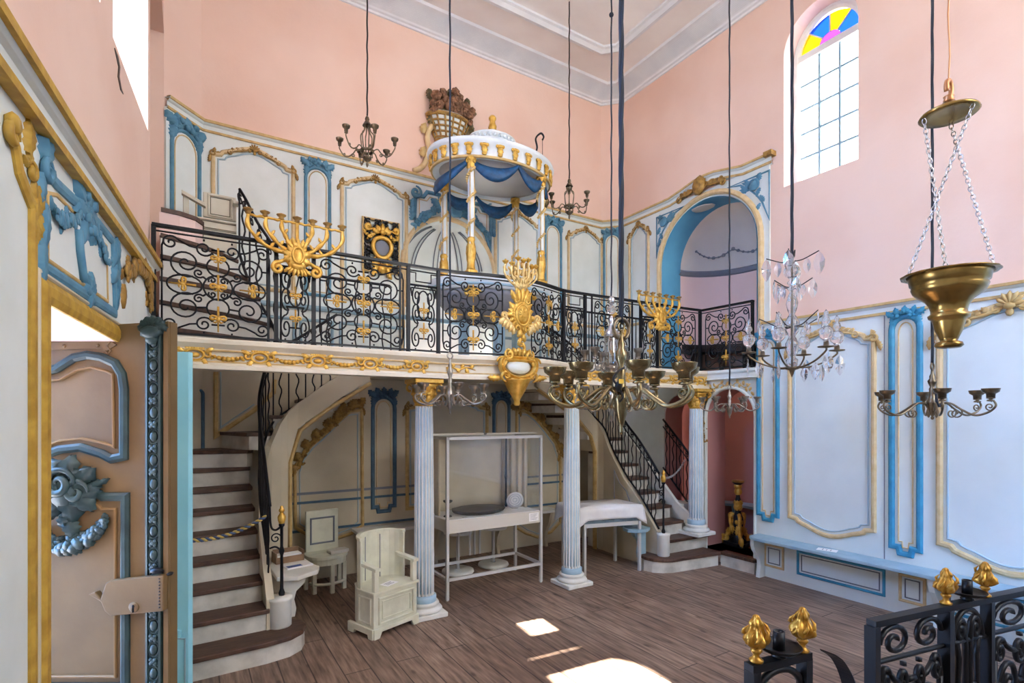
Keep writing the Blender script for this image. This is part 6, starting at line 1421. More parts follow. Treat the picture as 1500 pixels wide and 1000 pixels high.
for k in range(7): leaf(m, P, 0, 2.74, PI / 2 + (k - 3) * .3, .10, .05, .02)
blob(m, P, 0, 2.78, .01, .04, .05, .03); m.build('leaf_bouquet', 'pale gilt', t)
for k in range(7):
    a = (k - 3) / 3; m = MB(); x1 = a * .155; z1_ = 3.0 - .05 * abs(a) - .03 * (k % 2); dd = .05 * math.cos(a * 1.5)
    m.tube([P.pt(c.x, c.y, c.z) for c in catmull([(0, 2.76, 0), (x1 * .5, 2.78, dd * .5), (x1 * 1.05, 2.86, dd), (x1, z1_, dd)], 5)], .009, 6)
    for i in range(5): leaf(m, P, x1 * (.45 + .14 * i), 2.785 + .034 * i, PI / 2 - (.9 if a >= 0 else -.9) * (1 if i % 2 else -.2), .055, .022, dd)
    br = m.build('branch', 'pale gilt', t); c = P.pt(x1, 0, dd); m = MB(); m.lathe([(.008, z1_ - .01), (.014, z1_), (.026, z1_ + .012), (.03, z1_ + .02), (.012, z1_ + .02), (.008, z1_ + .035), (.001, z1_ + .035)], (c.x, c.y, 0), 10); m.build('candle_cup', 'gilt', br)
# ================================================================ furniture of the lower hall
mat('chair paint', (222, 222, 200), .5, scale=7, rgb2=(204, 204, 182), bump=.08); mat('paper', (240, 240, 240), .7); mat('paper print', (120, 116, 130), .7)
mat('case metal', (198, 198, 196), .45, .1); mat('case tray', (206, 202, 192), .6); mat('case cloth', (214, 204, 184), .8, scale=3, rgb2=(200, 188, 166)); mat('bakelite', (66, 64, 56), .5, scale=14, rgb2=(54, 52, 46))
glass_mat('case glass', (250, 250, 248), .95, .02); mat('porcelain', (232, 234, 240), .3); mat('plate blue', (140, 150, 180), .4); mat('linen', (236, 236, 236), .85, scale=8, rgb2=(226, 226, 228), bump=.08, bscale=120)
mat('grey fabric', (120, 138, 150), .8, scale=14, rgb2=(94, 110, 124)); mat('box wood', (150, 122, 96), .6, scale=8, rgb2=(120, 94, 72)); mat('dark gilt', (196, 150, 62), .34, .6, scale=40, rgb2=(158, 110, 34)); mat('blue print', (70, 100, 170), .6)
# ---- armchair with a boxed seat
fl, fr_ = Vector((1.16, 3.81, 0)), Vector((1.56, 3.95, 0)); a = (fr_ - fl).normalized(); W = (fr_ - fl).length; rz_ = math.atan2(a.y, a.x)
ch = thing('armchair', 'small white painted wooden armchair with a boxed panelled seat, beside the first column', 'chair', tuple(fl), rz_)
D_ = .33
m = MB()
def plan(i, e=0): return [(i, 0 + i), (W - i, 0 + i), (W - i + .0, D_ * .6), (W * .85, D_ - i), (W * .15, D_ - i), (i, D_ * .6)]
m.prism(plan(.006), lambda x, y: (x, y, .055), lambda x, y: (x, y, .325)); m.build('seat_box', 'chair paint', ch, bevel=.003)
m = MB(); m.prism([(0, 0), (.05, 0), (.07, .045), (W - .07, .045), (W - .05, 0), (W, 0), (W, .075), (0, .075)], lambda x, z: (x, -.012, z), lambda x, z: (x, .015, z))
m.prism([(0, 0), (.05, 0), (.06, .03), (.22, .03), (.24, 0), (.31, 0), (.31, .075), (0, .075)], lambda y, z: (-.012, y, z), lambda y, z: (.015, y, z)); m.prism([(0, 0), (.05, 0), (.06, .03), (.22, .03), (.24, 0), (.31, 0), (.31, .075), (0, .075)], lambda y, z: (W - .015, y, z), lambda y, z: (W + .012, y, z)); m.build('plinth', 'chair paint', ch, bevel=.003)
FPL = Plane((0, -.0, 0), (1, 0, 0), (0, -1, 0))
m = MB(); strip(m, FPL, [(.055, .105), (.055, .29), (W - .045, .29), (W - .045, .105)], .016, .014, True, -.004); strip(m, FPL, [(.085, .135), (.085, .262), (W - .075, .262), (W - .075, .135)], .01, .006, True, -.004); m.build('front_panel', 'chair paint', ch)
m = MB(); strip(m, Plane((0.006, 0, 0), (0, 1, 0), (-1, 0, 0)), [(.04, .105), (.04, .29), (.18, .29), (.18, .105)], .014, .01, True, 0); m.build('side_panel', 'chair paint', ch)
m = MB(); m.prism([(-.008, -.012), (W + .008, -.012), (W + .008, D_ * .6), (W * .85, D_), (W * .15, D_), (-.008, D_ * .6)], lambda x, y: (x, y, .325), lambda x, y: (x, y, .343)); m.build('seat', 'chair paint', ch, bevel=.004)
m = MB(); n = 12; rs = []                                             # curved back of upright boards
def backp(t, r): return Vector((W / 2 - (W / 2 - .0) * math.cos(t) * r, .16 + (D_ - .155) * math.sin(t) * r ** 1.5, 0))
for i in range(n + 1):
    t = PI * (.0 + 1.0 * i / n) if False else PI * i / n; o = backp(t, 1.0); q = backp(t, .91); zt = .70 + .012 * math.sin(t)
    rs.append([o + UP * .30, o + UP * zt, q + UP * zt, q + UP * .34])
m.rings(rs, smooth=False); b = m.build('backrest', 'chair paint', ch, bevel=.003)
m = MB(); rs = []
for i in range(n + 1):
    t = PI * i / n; o = backp(t, 1.03); q = backp(t, .88); zt = .70 + .012 * math.sin(t); rs.append([o + UP * zt, o + UP * (zt + .022), q + UP * (zt + .022), q + UP * zt])
m.rings(rs, smooth=False); m.build('top_rail', 'chair paint', b, bevel=.003)
for t in (.38 * PI, .62 * PI): m = MB(); q = backp(t, .90); m.tube([q + UP * .345, q + UP * .69], .0035, 5); m.build('board_joint', 'ribbon grey', b)
for q in (-1, 1):
    x = .03 if q < 0 else W - .03; m = MB(); m.prism([(-.015, .52), (.03, .525), (.16, .535), (.22, .545), (.22, .515), (.03, .50), (-.015, .495)], lambda y, z: (x - .024, y, z), lambda y, z: (x + .024, y, z)); ar = m.build('armrest', 'chair paint', ch, bevel=.004)
    m = MB(); m.bbox(x - .02, x + .02, .0, .038, .343, .50, .004); m.build('arm_post', 'chair paint', ar)
def sheet_paper(name, label, pts, z, mt='paper', rot=0, lines=True, cat='paper', word=None):
    x, y, w_, h_ = pts; t = tag(MBsheet(w_, h_).build(name, mt), label, cat); t.location = (x, y, z); t.rotation_euler = (0, 0, rot)
    if lines:
        m = MB()
        for k in range(3): m.box(-w_ * .3, w_ * (.3 - .1 * (k % 2)), h_ * (.22 - .2 * k) - .003, h_ * (.22 - .2 * k) + .003, .0012, .0016)
        m.build('print_lines', 'paper print', t)
    return t
def MBsheet(w_, h_): m = MB(); m.box(-w_ / 2, w_ / 2, -h_ / 2, h_ / 2, 0, .0012); return m
c = fl + a * (W * .52) + Vector((-a.y, a.x, 0)) * .1
sheet_paper('notice_card', 'white notice card with dark symbols lying on the armchair seat', (c.x, c.y, .13, .085), .3435, rot=rz_ + .2)
# ---- low round-fronted corner seat by the far wall
cs_ = thing('corner_chair', 'white wooden chair with a round-fronted seat and square back against the far wall', 'chair', (1.13, 5.14, 0), .12)
m = MB(); pl_ = [(-.19, .17), (-.19, .02)] + [(-.19 * math.cos(t), .02 - .16 * math.sin(t)) for t in [PI * i / 12 for i in range(1, 12)]] + [(.19, .02), (.19, .17)]
m.prism(pl_, lambda x, y: (x, y, .315), lambda x, y: (x, y, .345)); m.build('seat', 'chair paint', cs_, bevel=.004)
m = MB(); m.prism([(x * .93, y * .93 + .005) for x, y in pl_], lambda x, y: (x, y, .26), lambda x, y: (x, y, .315)); m.build('seat_rail', 'chair paint', cs_)
for x, y in ((-.16, .14), (.16, .14), (-.14, -.04), (0.0, -.115), (.14, -.04)): m = MB(); m.bbox(x - .018, x + .018, y - .018, y + .018, 0, .262, .003); m.build('leg', 'chair paint', cs_)
m = MB(); Q = [(x * .86, y * .86) for x, y in pl_[1:-1]]; m.tube([(x, y, .09) for x, y in Q], .014, 6); m.build('stretcher', 'chair paint', cs_)
m = MB(); m.bbox(-.155, .155, .15, .18, .345, .735, .004); b = m.build('backrest', 'chair paint', cs_); m = MB(); strip(m, Plane((0, .15, 0), (1, 0, 0), (0, -1, 0)), [(-.11, .42), (-.11, .66), (.11, .66), (.11, .42)], .016, .008, True); m.build('panel_bead', 'ribbon grey', b)
m = MB(); m.bbox(-.09, .09, -.05, .045, 0, .03, .003); o = tag(m.build('booklet', 'case tray', loc=(1.22, 5.14, .3455)), 'thin pale booklet lying on the round-fronted seat', 'book'); o.rotation_euler = (0, 0, .2)
# ---- benches
def bench(label, pl_fn, parts, cat='bench'): pass
bw = thing('wall_bench', 'long pale blue wall bench under the right-hand wall panels', 'bench', (0, 0, 0))
m = MB(); m.prism([(4.80, 3.18), (4.82, 3.24), (4.86, 3.28), (5.036, 3.29), (5.036, YF), (4.80, YF)], lambda x, y: (x, y, .40), lambda x, y: (x, y, .43)); m.build('bench_top', 'grey blue paint', bw, bevel=.006)
bpf = [(5.036, 0), (4.94, 0), (4.95, .06), (4.965, .12), (4.95, .18), (4.91, .24), (4.865, .29), (4.845, .34), (4.85, .40), (5.036, .40)]
for y in (3.24, 1.74, .4): m = MB(); m.prism(bpf, lambda x, z: (x, y - .02, z), lambda x, z: (x, y + .02, z)); m.build('bench_bracket', 'pearl blue paint', bw)
sheet_paper('notice_card', 'white card lying on the long pale blue wall bench', (4.93, 2.55, .1, .16), .4305, rot=.3)
bb = thing('wall_bench', 'cream bench fixed along the far wall behind the display case', 'bench', (0, 0, 0))
m = MB(); m.box(1.45, 3.95, 5.27, 5.52, .445, .475); m.build('bench_top', 'white paint', bb, bevel=.004)
for x in (1.55, 2.35, 3.15, 3.85): m = MB(); m.prism([(5.52, 0), (5.40, 0), (5.42, .1), (5.40, .2), (5.34, .3), (5.29, .445), (5.52, .445)], lambda y, z: (x - .02, y, z), lambda y, z: (x + .02, y, z)); m.build('bench_bracket', 'warm cream paint', bb)
nb = thing('niche_bench', 'curved grey bench round the inside of the low pink niche', 'bench', (0, 0, 0)); xo, cy = XR + .28, 3.98
def rings_arc(r0, r1, z0, z1, t0, t1, n=18): return [[Vector((xo + r * math.sin(t) * .95, cy - r * math.cos(t), z)) for r, z in ((r0, z0), (r1, z0), (r1, z1), (r0, z1))] for t in [t0 + (t1 - t0) * i / n for i in range(n + 1)]]
m = MB(); m.rings(rings_arc(.42, .655, .52, .55, .15, PI - .15), smooth=False); m.build('bench_top', 'grey blue paint', nb)
for t in (.5, 1.2, 1.9, 2.6):
    m = MB(); d = Vector((math.sin(t) * .95, -math.cos(t), 0)); n_ = Vector((d.y, -d.x, 0)).normalized() * .02; c0 = Vector((xo, cy, 0))
    m.prism([(.65, .15), (.52, .15), (.56, .28), (.5, .4), (.45, .52), (.65, .52)], lambda r, z: c0 + d * r + UP * z - n_, lambda r, z: c0 + d * r + UP * z + n_); m.build('bench_bracket', 'grey blue paint', nb)
ub = thing('tribune_bench', 'dark curved bench inside the blue arch behind the railing', 'bench', (0, 0, 0))
m = MB(); m.rings(rings_arc(.38, .655, 2.44, 2.48, .1, PI - .1), smooth=False); m.build('bench_top', 'dark wood', ub)
m = MB(); m.rings(rings_arc(.60, .655, 2.48, 2.56, .1, PI - .1), smooth=False); m.build('bench_back', 'dark wood', ub)
for t in (.35, .9, 1.57, 2.2, 2.8): m = MB(); m.rings(rings_arc(.44, .63, 2.1, 2.44, t - .05, t + .05, 2), smooth=False); m.build('bench_support', 'dark wood', ub)
# ---- gilt and black torch stand in the niche
ts = thing('torchere', 'black and gilt carved candle stand standing in the low pink niche', 'candle stand', (5.42, 3.80, .15), .3)
m = MB(); m.lathe([(.001, .74), (.06, .74), (.062, .72), (.035, .70), (.024, .66), (.022, .56), (.03, .53), (.036, .50), (.03, .47), (.032, .38), (.05, .33), (.06, .27), (.05, .2), (.06, .14), (.05, .1), (.001, .1)], (0, 0, 0), 16); m.build('black_shaft', 'iron', ts)
m = MB(); m.prism([(.16 * math.cos(t), .16 * math.sin(t)) for t in [PI / 2 + 2 * PI * k / 3 + e for k in range(3) for e in (-.25, .25)]], lambda x, y: (x, y, 0), lambda x, y: (x, y, .04)); m.lathe([(.1, .04), (.06, .1), (.04, .2)], (0, 0, 0), 12); m.build('black_base', 'iron', ts)
for k in range(3):
    t = PI / 2 + 2 * PI * k / 3; P = Plane((0, 0, 0), (math.cos(t), math.sin(t), 0), (-math.sin(t), math.cos(t), 0)); m = MB()
    curl(m, P, [(.05, .36), (.09, .33), (.085, .26), (.07, .2), (.09, .13), (.14, .09)] + [(.15 + a_, .07 + b_) for a_, b_ in spiral(0, 0, .045, .6, -1.4)], 0, .022, False); curl(m, P, spiral(.07, .33, .04, 0, 1.4), 0, .014)
    leaf(m, P, .08, .2, -1.1, .12, .06, 0); leaf(m, P, .14, .05, -.6, .07, .05, 0); m.build('gilt_scroll_leg', 'gilt', ts)
for k in range(6):
    t = 2 * PI * k / 6; P = Plane((0, 0, 0), (-math.sin(t), math.cos(t), 0), (math.cos(t), math.sin(t), 0)); m = MB()
    for z, r, L_ in ((.12, .06, .11), (.40, .032, .09), (.46, .036, .06), (.58, .024, .08), (.65, .026, .06)):
        leaf(m, P, 0, z, PI / 2, L_, .05, r)
    blob(m, P, 0, .27, .055, .02, .03, .015); m.build('gilt_leaves', 'gilt', ts)
m = MB(); m.lathe([(.064, .725), (.07, .732), (.066, .748), (.055, .75), (.02, .752), (.001, .752)], (0, 0, 0), 20); m.build('candle_plate', 'old gold', ts)
# ---- display case
X0, X1, Y0, Y1, H = 1.965, 2.975, 4.275, 4.75, 1.455
dc = thing('display_case', 'tall pale metal display case with glass upper half and open legs', 'display case', (0, 0, 0)); r = .013
for x in (X0, X1):
    for y in (Y0, Y1): m = MB(); m.box(x - r, x + r, y - r, y + r, .008, H); m.box(x - r * .7, x + r * .7, y - r * .7, y + r * .7, 0, .008); m.build('leg', 'case metal', dc)
for z in (.185, H - .013):
    for (x0_, x1_, y0_, y1_) in ((X0, X1, Y0 - r, Y0 + r), (X0, X1, Y1 - r, Y1 + r), (X0 - r, X0 + r, Y0, Y1), (X1 - r, X1 + r, Y0, Y1)):
        m = MB(); m.box(x0_, x1_, y0_, y1_, z - r, z + r); m.build('rail', 'case metal', dc)
m = MB(); m.box(X0 + r * .3, X1 - r * .3, Y0 - .006, Y1 + .006, .595, .708); m.build('tray', 'case tray', dc)
m = MB(); m.box(X0 + .012, X1 - .012, Y0 + .006, Y1 - .006, .708, .712); m.build('tray_lining', 'paper', dc)
for nme, b_ in (('front_glass', (X0 + r, X1 - r, Y0 - .003, Y0 + .003)), ('side_glass', (X0 - .003, X0 + .003, Y0 + r, Y1 - r)), ('side_glass', (X1 - .003, X1 + .003, Y0 + r, Y1 - r))): m = MB(); m.box(*b_, .715, H - .028); m.build(nme, 'case glass', dc)
m = MB(); m.box(X0, X1, Y0, Y1, H, H + .006); m.build('top_glass', 'case glass', dc)
def curtain(x0_, y0_, x1_, y1_, z0, z1, folds, amp, name):
    n = folds * 6; d = Vector((x1_ - x0_, y1_ - y0_, 0)); nn = Vector((-d.y, d.x, 0)).normalized(); rows = []
    for j in range(7):
        v = j / 6; rows.append([Vector((x0_, y0_, z0 + (z1 - z0) * v)) + d * (i / n) + nn * (amp * (1.2 - .5 * v) * math.sin(i * 2 * PI / 6 + .5 * math.sin(v * 2)) ) for i in range(n + 1)])
    m = MB(); m.sheet(rows); return m.build(name, 'case cloth', dc, solid=.003)
curtain(X0 + .02, Y1 - .03, X1 - .16, Y1 - .03, .715, H - .03, 3, .004, 'back_curtain')
curtain(X1 - .20, Y1 - .05, X1 - .03, Y0 + .2, .715, H - .03, 4, .018, 'side_curtain'); curtain(X0 + .03, Y1 - .05, X0 + .03, Y1 - .25, .715, H - .03, 3, .014, 'side_curtain')
m = MB(); m.box(X0 + .25, X0 + .45, Y1 + .01, Y1 + .03, .02, .58)
for px in (678, 700, 709.5, 720):
    p = atT(px, 700, 5.3); m = MB(); m.box(p.x - .008, p.x + .008, 4.86, 4.876, .20, .60); m.build('back_bar', 'case metal', dc)
def on_case(x, y): return (x, y, .7125)
m = MB(); m.lathe([(.001, .0), (.20, .0), (.235, .012), (.255, .03), (.25, .034), (.22, .035), (.03, .05), (.001, .05)], (0, 0, 0), 10, smooth=False); o = tag(m.build('platter', 'bakelite', loc=on_case(2.40, 4.50)), 'large dark ten-sided platter lying in the display case', 'platter'); o.scale = (1.12, .78, 1.25)
m = MB(); m.lathe([(.001, 0), (.04, 0), (.038, .008), (.012, .02), (.009, .08), (.014, .1), (.01, .12), (.04, .135), (.045, .15), (.03, .15), (.001, .142)], (0, 0, 0), 14); tag(m.build('candle_holder', 'bakelite', loc=on_case(2.05, 4.45)), 'small dark candlestick at the end of the display case beside the first column', 'candlestick')
pt_ = thing('plate', 'small white round plate standing upright in the display case', 'plate', on_case(2.80, 4.48), -.35); M = Matrix.Translation((0, 0, .088)) @ Matrix.Rotation(PI / 2 + .22, 4, 'X')
m = MB(); m.lathe([(.001, 0), (.05, 0), (.085, .008), (.088, .012), (.05, .005), (.001, .005)], (0, 0, 0), 28); v = [M @ Vector(p) for p in m.v]; m.v = [tuple(p) for p in v]; m.build('plate_disc', 'porcelain', pt_)
m = MB()
for rr in (.02, .045, .065): m.tube([tuple(M @ Vector((rr * math.cos(2 * PI * i / 24), rr * math.sin(2 * PI * i / 24), .006 if rr < .05 else .0085))) for i in range(24)], .0022, 5, True)
m.build('plate_rings', 'plate blue', pt_)
m = MB(); m.box(-.03, .03, -.005, .05, 0, .008); m.build('plate_stand', 'case metal', pt_)
m = MB(); m.tube([(2.78, 4.62, .715), (2.79, 4.63, 1.41)], [.012, .009], 8); m.lathe([(.012, 1.0), (.016, 1.02), (.012, 1.04)], (2.784, 4.625, 0), 8); o = tag(m.build('slender_pole', 'navy cord'), 'slender dark pole upright behind the white plate in the display case', 'pole')
m = MB(); m.box(2.83, 2.945, Y0 - .0085, Y0 - .007, .615, .695); ck = m.build('case_notice', 'paper', dc); m = MB()
for k in range(5): m.box(2.845, 2.93 - .012 * (k % 3), Y0 - .0092, Y0 - .0086, .682 - .013 * k, .685 - .013 * k)
m.build('print_lines', 'paper print', ck)
sheet_paper('paper_label', 'small paper label on the tray of the display case by the dark platter', (2.17, 4.34, .09, .06), .7125, rot=.1)
m = MB(); m.box(1.86, 2.46, 4.50, 4.64, H + .0065, H + .024); tag(m.build('thin_board', 'case tray'), 'thin board lying on top of the display case at its end by the first column', 'board'); m = MB(); m.box(2.50, 3.10, 4.52, 4.60, H + .0065, H + .02); tag(m.build('thin_board', 'case tray'), 'thin board overhanging the top of the display case towards the second column', 'board')
for i, (x, y) in enumerate(((2.42, 5.0), (2.86, 5.02))):
    t = thing('stool', ('pale round stool base behind the display case legs, the nearer to the white armchair', 'pale round stool base behind the display case legs, the nearer to the second column')[i], 'stool', (x, y, 0)); m = MB(); m.lathe([(.001, 0), (.16, 0), (.17, .01), (.165, .03), (.14, .04), (.001, .042)], (0, 0, 0), 24); m.build('stool_base', 'white paint', t); m = MB(); m.lathe([(.025, .04), (.018, .06), (.018, .4), (.06, .41)], (0, 0, 0), 12); m.build('stool_stem', 'case metal', t)
    m = MB(); m.lathe([(.001, .41), (.15, .41), (.155, .425), (.14, .44), (.001, .442)], (0, 0, 0), 24); m.build('stool_seat', 'white paint', t)
# ---- table with a white cloth
tb_ = thing('table', 'pale metal-legged table under a white cloth between second column and stair', 'table', (0, 0, 0))
c_ = [Vector((3.46, 4.19, 0)), Vector((4.09, 4.045, 0)), Vector((4.13, 4.46, 0)), Vector((3.50, 4.60, 0))]
for p in c_: m = MB(); m.box(p.x - .014, p.x + .014, p.y - .014, p.y + .014, 0, .53); m.build('leg', 'case metal', tb_)
m = MB(); m.prism([tuple(p[:2]) for p in c_], lambda x, y: (x, y, .49), lambda x, y: (x, y, .53)); m.build('frame', 'case metal', tb_, bevel=.003)
m = MB(); cc = sum(c_, Vector()) / 4; inn = [cc + (p - cc) * .96 for p in c_]; m.prism([tuple(p[:2]) for p in inn], lambda x, y: (x, y, .531), lambda x, y: (x, y, .575)); m.build('showcase_box', 'grey fabric', tb_)
m = MB(); inn = [cc + (p - cc) * .88 for p in c_]; m.prism([tuple(p[:2]) for p in inn], lambda x, y: (x, y, .576), lambda x, y: (x, y, .675)); m.build('showcase_upper', 'case tray', tb_)
m = MB(); m.prism([tuple(p[:2]) for p in c_], lambda x, y: (x, y, .676), lambda x, y: (x, y, .69)); m.build('table_top', 'case metal', tb_)
# cloth: top sheet with hem hanging in soft folds
u_ = (c_[1] - c_[0]).normalized(); v_ = (c_[3] - c_[0]).normalized(); o_ = c_[0] - u_ * .06 - v_ * .015; LU = (c_[1] - c_[0]).length + .09; LV = (c_[3] - c_[0]).length + .03
def top_pt(s, t, k, R):                                               # perimeter point outwards and down
    return o_ + u_ * s + v_ * t
per = []; N1, N2 = 22, 14
for i in range(N1): per.append((LU * i / N1, 0))
for i in range(N2): per.append((LU, LV * i / N2))
for i in range(N1): per.append((LU - LU * i / N1, LV))
for i in range(N2): per.append((0, LV - LV * i / N2))
rings_ = []; R_ = random.Random(5); ctr = o_ + u_ * LU / 2 + v_ * LV / 2
ph = [math.sin(i * .9) * .5 + math.sin(i * .37 + 1) for i in range(len(per))]
corner = [min(abs(i - c0) if abs(i - c0) < len(per) / 2 else len(per) - abs(i - c0) for c0 in (0, N1, N1 + N2, 2 * N1 + N2)) for i in range(len(per))]
for lev in range(6):
    ring = []
    for i, (s, t) in enumerate(per):
        p = o_ + u_ * s + v_ * t; out = (p - ctr); out.z = 0; out = out.normalized(); q = lev / 5; dr = (.125 + .075 * max(0, 1 - corner[i] / 3)) * q
        ring.append(Vector((p.x, p.y, .696 - dr if lev else .70)) + out * ((.012 if lev else -.004) + .014 * q * ph[i] + .05 * q * max(0, 1 - corner[i] / 3) * .5))
    rings_.append(ring)
m = MB(); m.rings(rings_, cap=False); topc = [ctr + UP * .701] ; nn = len(per); m.add(rings_[0] + topc, [(i, (i + 1) % nn, nn) for i in range(nn)])
o = tag(m.build('tablecloth', 'linen', solid=.004), 'white cloth draped over the table between the second column and the stair', 'tablecloth')
# ---- leaflets on the ledge by the left stair
t = thing('leaflet_box', 'open wooden box of leaflets on the ledge of the left stair', 'box', (.70, 4.62, .461), .15); m = MB(); m.box(-.11, .11, -.06, .06, 0, .012); m.box(-.11, -.102, -.06, .06, .012, .085); m.box(.102, .11, -.06, .06, .012, .085); m.box(-.102, .102, .052, .06, .012, .095); m.box(-.102, .102, -.06, -.052, .012, .05); m.build('box_tray', 'box wood', t)
m = MB(); m.box(-.095, .095, -.045, .045, .013, .06); m.build('leaflet_stack', 'paper', t); 
m = MB(); m.box(-.1, .1, -.06, .06, 0, .012); o = tag(m.build('leaflet_pile', 'paper', loc=(.74, 4.42, .461)), 'flat pile of blue and white leaflets in front of the wooden box', 'leaflets'); o.rotation_euler = (0, 0, .2); m2 = MB(); m2.box(-.09, .02, -.055, .0, .012, .0128); m2.build('blue_cover', 'blue print', o)
# ================================================================ iron enclosure in the foreground with gilt flame finials
def fore(label, pts, posts_, panels, zt=.95):
    f = thing('iron_enclosure', label, 'railing', (0, 0, 0)); P = PathP(pts); n = 40
    m = MB(); rs = []
    for i in range(n + 1):
        q = P.L * i / n; p = P.pt(q, zt, .017); r2 = P.pt(q, zt, -.017); rs.append([p + UP * .0, p - UP * .022, r2 - UP * .022, r2 + UP * .0])
    m.rings(rs, smooth=False); m.build('handrail', 'iron', f)
    for z in (.80, .08): 
        m = MB(); m.tube([P.pt(P.L * i / n, z) for i in range(n + 1)], .009, 6); m.build('bar', 'iron', f)
    for s, r_ in posts_: m = MB(); p = P.pt(s, 0); m.box(p.x - r_, p.x + r_, p.y - r_, p.y + r_, 0, zt - .02); m.build('post', 'iron', f)
    for s0_, s1_, kd in panels:
        m = MB(); w_ = (s1_ - s0_) / 2; c0 = (s0_ + s1_) / 2
        if kd == 'w':
            E, _ = wide_panel()
            for Q, cl_ in E: m.tube([P.pt(c0 + x * w_ * .95, .44 + z * .34) for x, z in Q], .011, 6, cl_)
            for q in (-1, 1): m.tube([P.pt(c0 + q * w_ * (.5 + .45 * a_), .86 + .06 * b_) for a_, b_ in spiral(0, 0, 1, 0, 1.5)], .010, 6)
        else:
            for q in (-1, 1):
                m.tube([P.pt(c0 + q * x * w_, z) for x, z in [(.12, .1), (.12, .78), (.2, .86)] + [(.42 + .26 * a_, .84 + .045 * b_) for a_, b_ in spiral(0, 0, 1, 2.6, -1.4)]], .011, 6)
                m.tube([P.pt(c0 + q * x * w_, z) for x, z in [(.55, .1), (.55, .66), (.5, .74), (.62, .80), (.85, .8)]], .011, 6)
                m.tube([P.pt(c0 + q * w_ * (.34 + .17 * math.cos(t)), .58 + .05 * math.sin(t)) for t in [2 * PI * i / 16 for i in range(16)]], .010, 6, True)
            m.tube([P.pt(c0 + w_ * .85 * math.cos(t), .80 + .115 * math.sin(t)) for t in [PI * i / 16 for i in range(17)]], .010, 6)
        m.build('scroll_panel', 'iron', f)
    return f, P
f1, P1 = fore('black wrought iron enclosure railing with large scrolls below the blue wall bench', [(1.99, .884), (2.39, .814), (2.64, .765), (2.80, .735), (3.3, .64)], [(.006, .018), (.41, .02), (.66, .018), (1.2, .018)], [(.03, .39, 'w'), (.43, .64, 'n'), (.68, 1.18, 'w')])
f2, P2 = fore('small black iron gate end beside the tall railing, topped by a candle dish', [(1.345, .909), (1.572, .87)], [(.014, .016), (.218, .016)], [])
m = MB(); m.tube([P2.pt(.115 + .095 * math.cos(t), .83 + .085 * math.sin(t)) for t in [PI * i / 18 for i in range(19)]], .011, 6); m.tube([P2.pt(.115 + a_, .84 + b_) for a_, b_ in spiral(.02, -.06, .05, 2.4, -1.4)], .013, 6); m.build('scroll_arch', 'iron', f2)
m = MB(); S_ = [(1.66, .86, .93), (1.70, .85, .90), (1.735, .84, .84), (1.76, .83, .74), (1.77, .82, .6), (1.75, .82, .4), (1.70, .83, .2), (1.70, .83, 0)]; Q = catmull(S_, 5); m.rings([[p + Vector((.0, .022, 0)), p + Vector((.008, .022, -.008)), p + Vector((.008, -.022, -.008)), p + Vector((0, -.022, 0))] for p in Q], smooth=False); tag(m.build('iron_bracket', 'iron'), 'curved flat black iron bar standing between the two iron railings', 'iron bar')
def flame(label, x, y, z, s, seed):
    t = thing('flame_finial', label, 'finial', (x, y, z), seed * .7, 'gilt flame finials on the iron railings')
    m = MB(); m.lathe([(.018, 0), (.02, .006), (.012, .012), (.008, .02), (.014, .028), (.017, .034), (.010, .042)], (0, 0, 0), 14); m.build('finial_foot', 'dark gilt', t)
    m = MB(); rs = []; N = 36
    prof = [(.010, .040), (.020, .046), (.028, .054), (.031, .064), (.029, .074), (.024, .084), (.019, .092), (.016, .100), (.017, .106), (.0165, .112), (.013, .119), (.010, .124), (.008, .130), (.003, .134)]
    P_ = catmull([(r, 0, h) for r, h in prof], 2)
    for i, p in enumerate(P_):
        v = i / len(P_); ring = []
        for k in range(N):
            a_ = 2 * PI * k / N; f = 1 + .24 * math.sin(5 * a_ + v * 6 + seed) * (1 - .4 * v) + .10 * math.sin(11 * a_ - v * 9 + seed)
            ring.append(Vector((p.x * f * math.cos(a_), p.x * f * math.sin(a_), p.z)))
        rs.append(ring)
    m.rings(rs)
    for k in range(7):                                              # licks of flame flying off the side
        a_ = k * .9 + seed * 2; h = .05 + .009 * (k % 4); r = .027
        m.tube([(r * math.cos(a_), r * math.sin(a_), h), (r * 1.28 * math.cos(a_ + .25), r * 1.28 * math.sin(a_ + .25), h + .010), (r * 1.2 * math.cos(a_ + .5), r * 1.2 * math.sin(a_ + .5), h + .022), (r * .75 * math.cos(a_ + .7), r * .75 * math.sin(a_ + .7), h + .036)], [.002, .006, .0045, .001], 6)
    m.build('flame', 'dark gilt', t); t.scale = (s, s, s)
def dish(label, x, y, z):
    t = thing('candle_dish', label, 'candle holder', (x, y, z)); m = MB(); m.lathe([(.001, 0), (.02, 0), (.022, .006), (.012, .012), (.05, .022), (.062, .034), (.06, .036), (.045, .028), (.001, .02)], (0, 0, 0), 28); m.build('dish', 'iron', t); m = MB(); m.lathe([(.0165, .02), (.0165, .075), (.013, .075), (.013, .06), (.001, .06)], (0, 0, 0), 16); m.build('socket', 'iron', t)
p = P2.pt(.02, 0); flame('gilt flame finial with small foot on the small gate end, nearest the open floor', p.x + .01, p.y, .9505, 1.0, 1)
p = P2.pt(.21, 0); flame('gilt flame finial on the small gate end, on the side of the tall railing', p.x, p.y, .9505, .98, 2)
p = P2.pt(.115, 0); dish('black candle dish on the small gate end between two gilt finials', p.x, p.y, .9505)
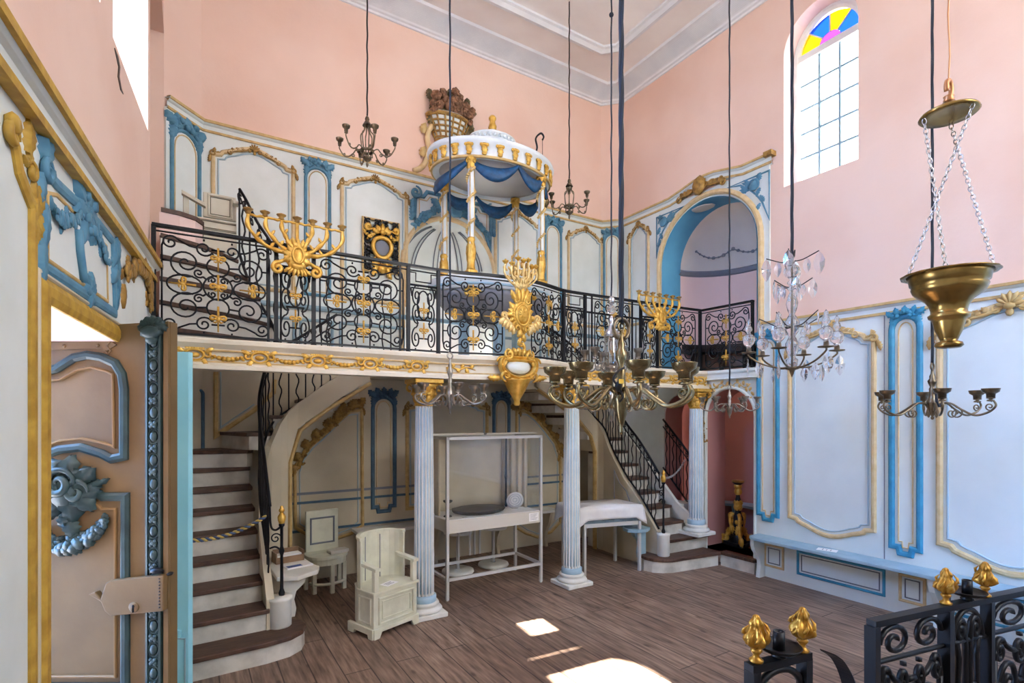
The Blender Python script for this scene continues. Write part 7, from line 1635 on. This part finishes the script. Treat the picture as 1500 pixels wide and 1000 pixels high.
p = P1.pt(.41, 0); flame('gilt flame finial on the tall railing, nearest the railing end post', p.x, p.y, .9505, 1.0, 3)
p = P1.pt(.645, 0); flame('gilt flame finial on the tall railing beyond the candle dish', p.x, p.y, .9505, 1.0, 4)
p = P1.pt(.535, 0); dish('black candle dish on the tall railing between two gilt finials', p.x, p.y, .9505)
# ================================================================ light and camera
w = bpy.data.worlds.new('sky'); bpy.context.scene.world = w; w.use_nodes = True; nt = w.node_tree
bg = nt.nodes['Background']; bg.inputs[1].default_value = 2.75
tc = nt.nodes.new('ShaderNodeTexCoord'); vm = nt.nodes.new('ShaderNodeVectorMath'); vm.operation = 'DOT_PRODUCT'; vm.inputs[1].default_value = (-.75, 0, .66); nt.links.new(tc.outputs['Generated'], vm.inputs[0])
rp = nt.nodes.new('ShaderNodeValToRGB'); e = rp.color_ramp.elements      # clear blue sky high on the -X side, hazy white elsewhere
nt.links.new(vm.outputs['Value'], rp.inputs[0])
e[0].position = .45; e[0].color = (1.03, 1.0, .95, 1); e[1].position = .85; e[1].color = (.75, 1.85, 4.1, 1)
nt.links.new(rp.outputs[0], bg.inputs[0])
sun = bpy.data.lights.new('sun', 'SUN'); sun.energy = 22; sun.angle = .009; sun.color = (1, .93, .82)
so = bpy.data.objects.new('sun', sun); C.objects.link(so)
so.rotation_euler = Vector((.66, -.04, -1)).to_track_quat('-Z', 'Y').to_euler()
cam = bpy.data.cameras.new('camera'); co = bpy.data.objects.new('camera', cam); C.objects.link(co)
cam.sensor_fit = 'HORIZONTAL'; cam.sensor_width = 36; cam.lens = 36 * FPX / 1500; cam.shift_x = 0; cam.shift_y = (HORIZON - 500) / 1500; cam.clip_start = .02
co.location = EYE; co.rotation_euler = (PI / 2, 0, -YAW)
sc = bpy.context.scene; sc.camera = co
vs = sc.view_settings; vs.view_transform = 'Standard'; vs.look = 'None'; vs.exposure = 2.08; vs.gamma = 1; vs.use_curve_mapping = False
sc.cycles.use_denoising = True
sc.cycles.max_bounces = 10; sc.cycles.diffuse_bounces = 5; sc.cycles.transparent_max_bounces = 16
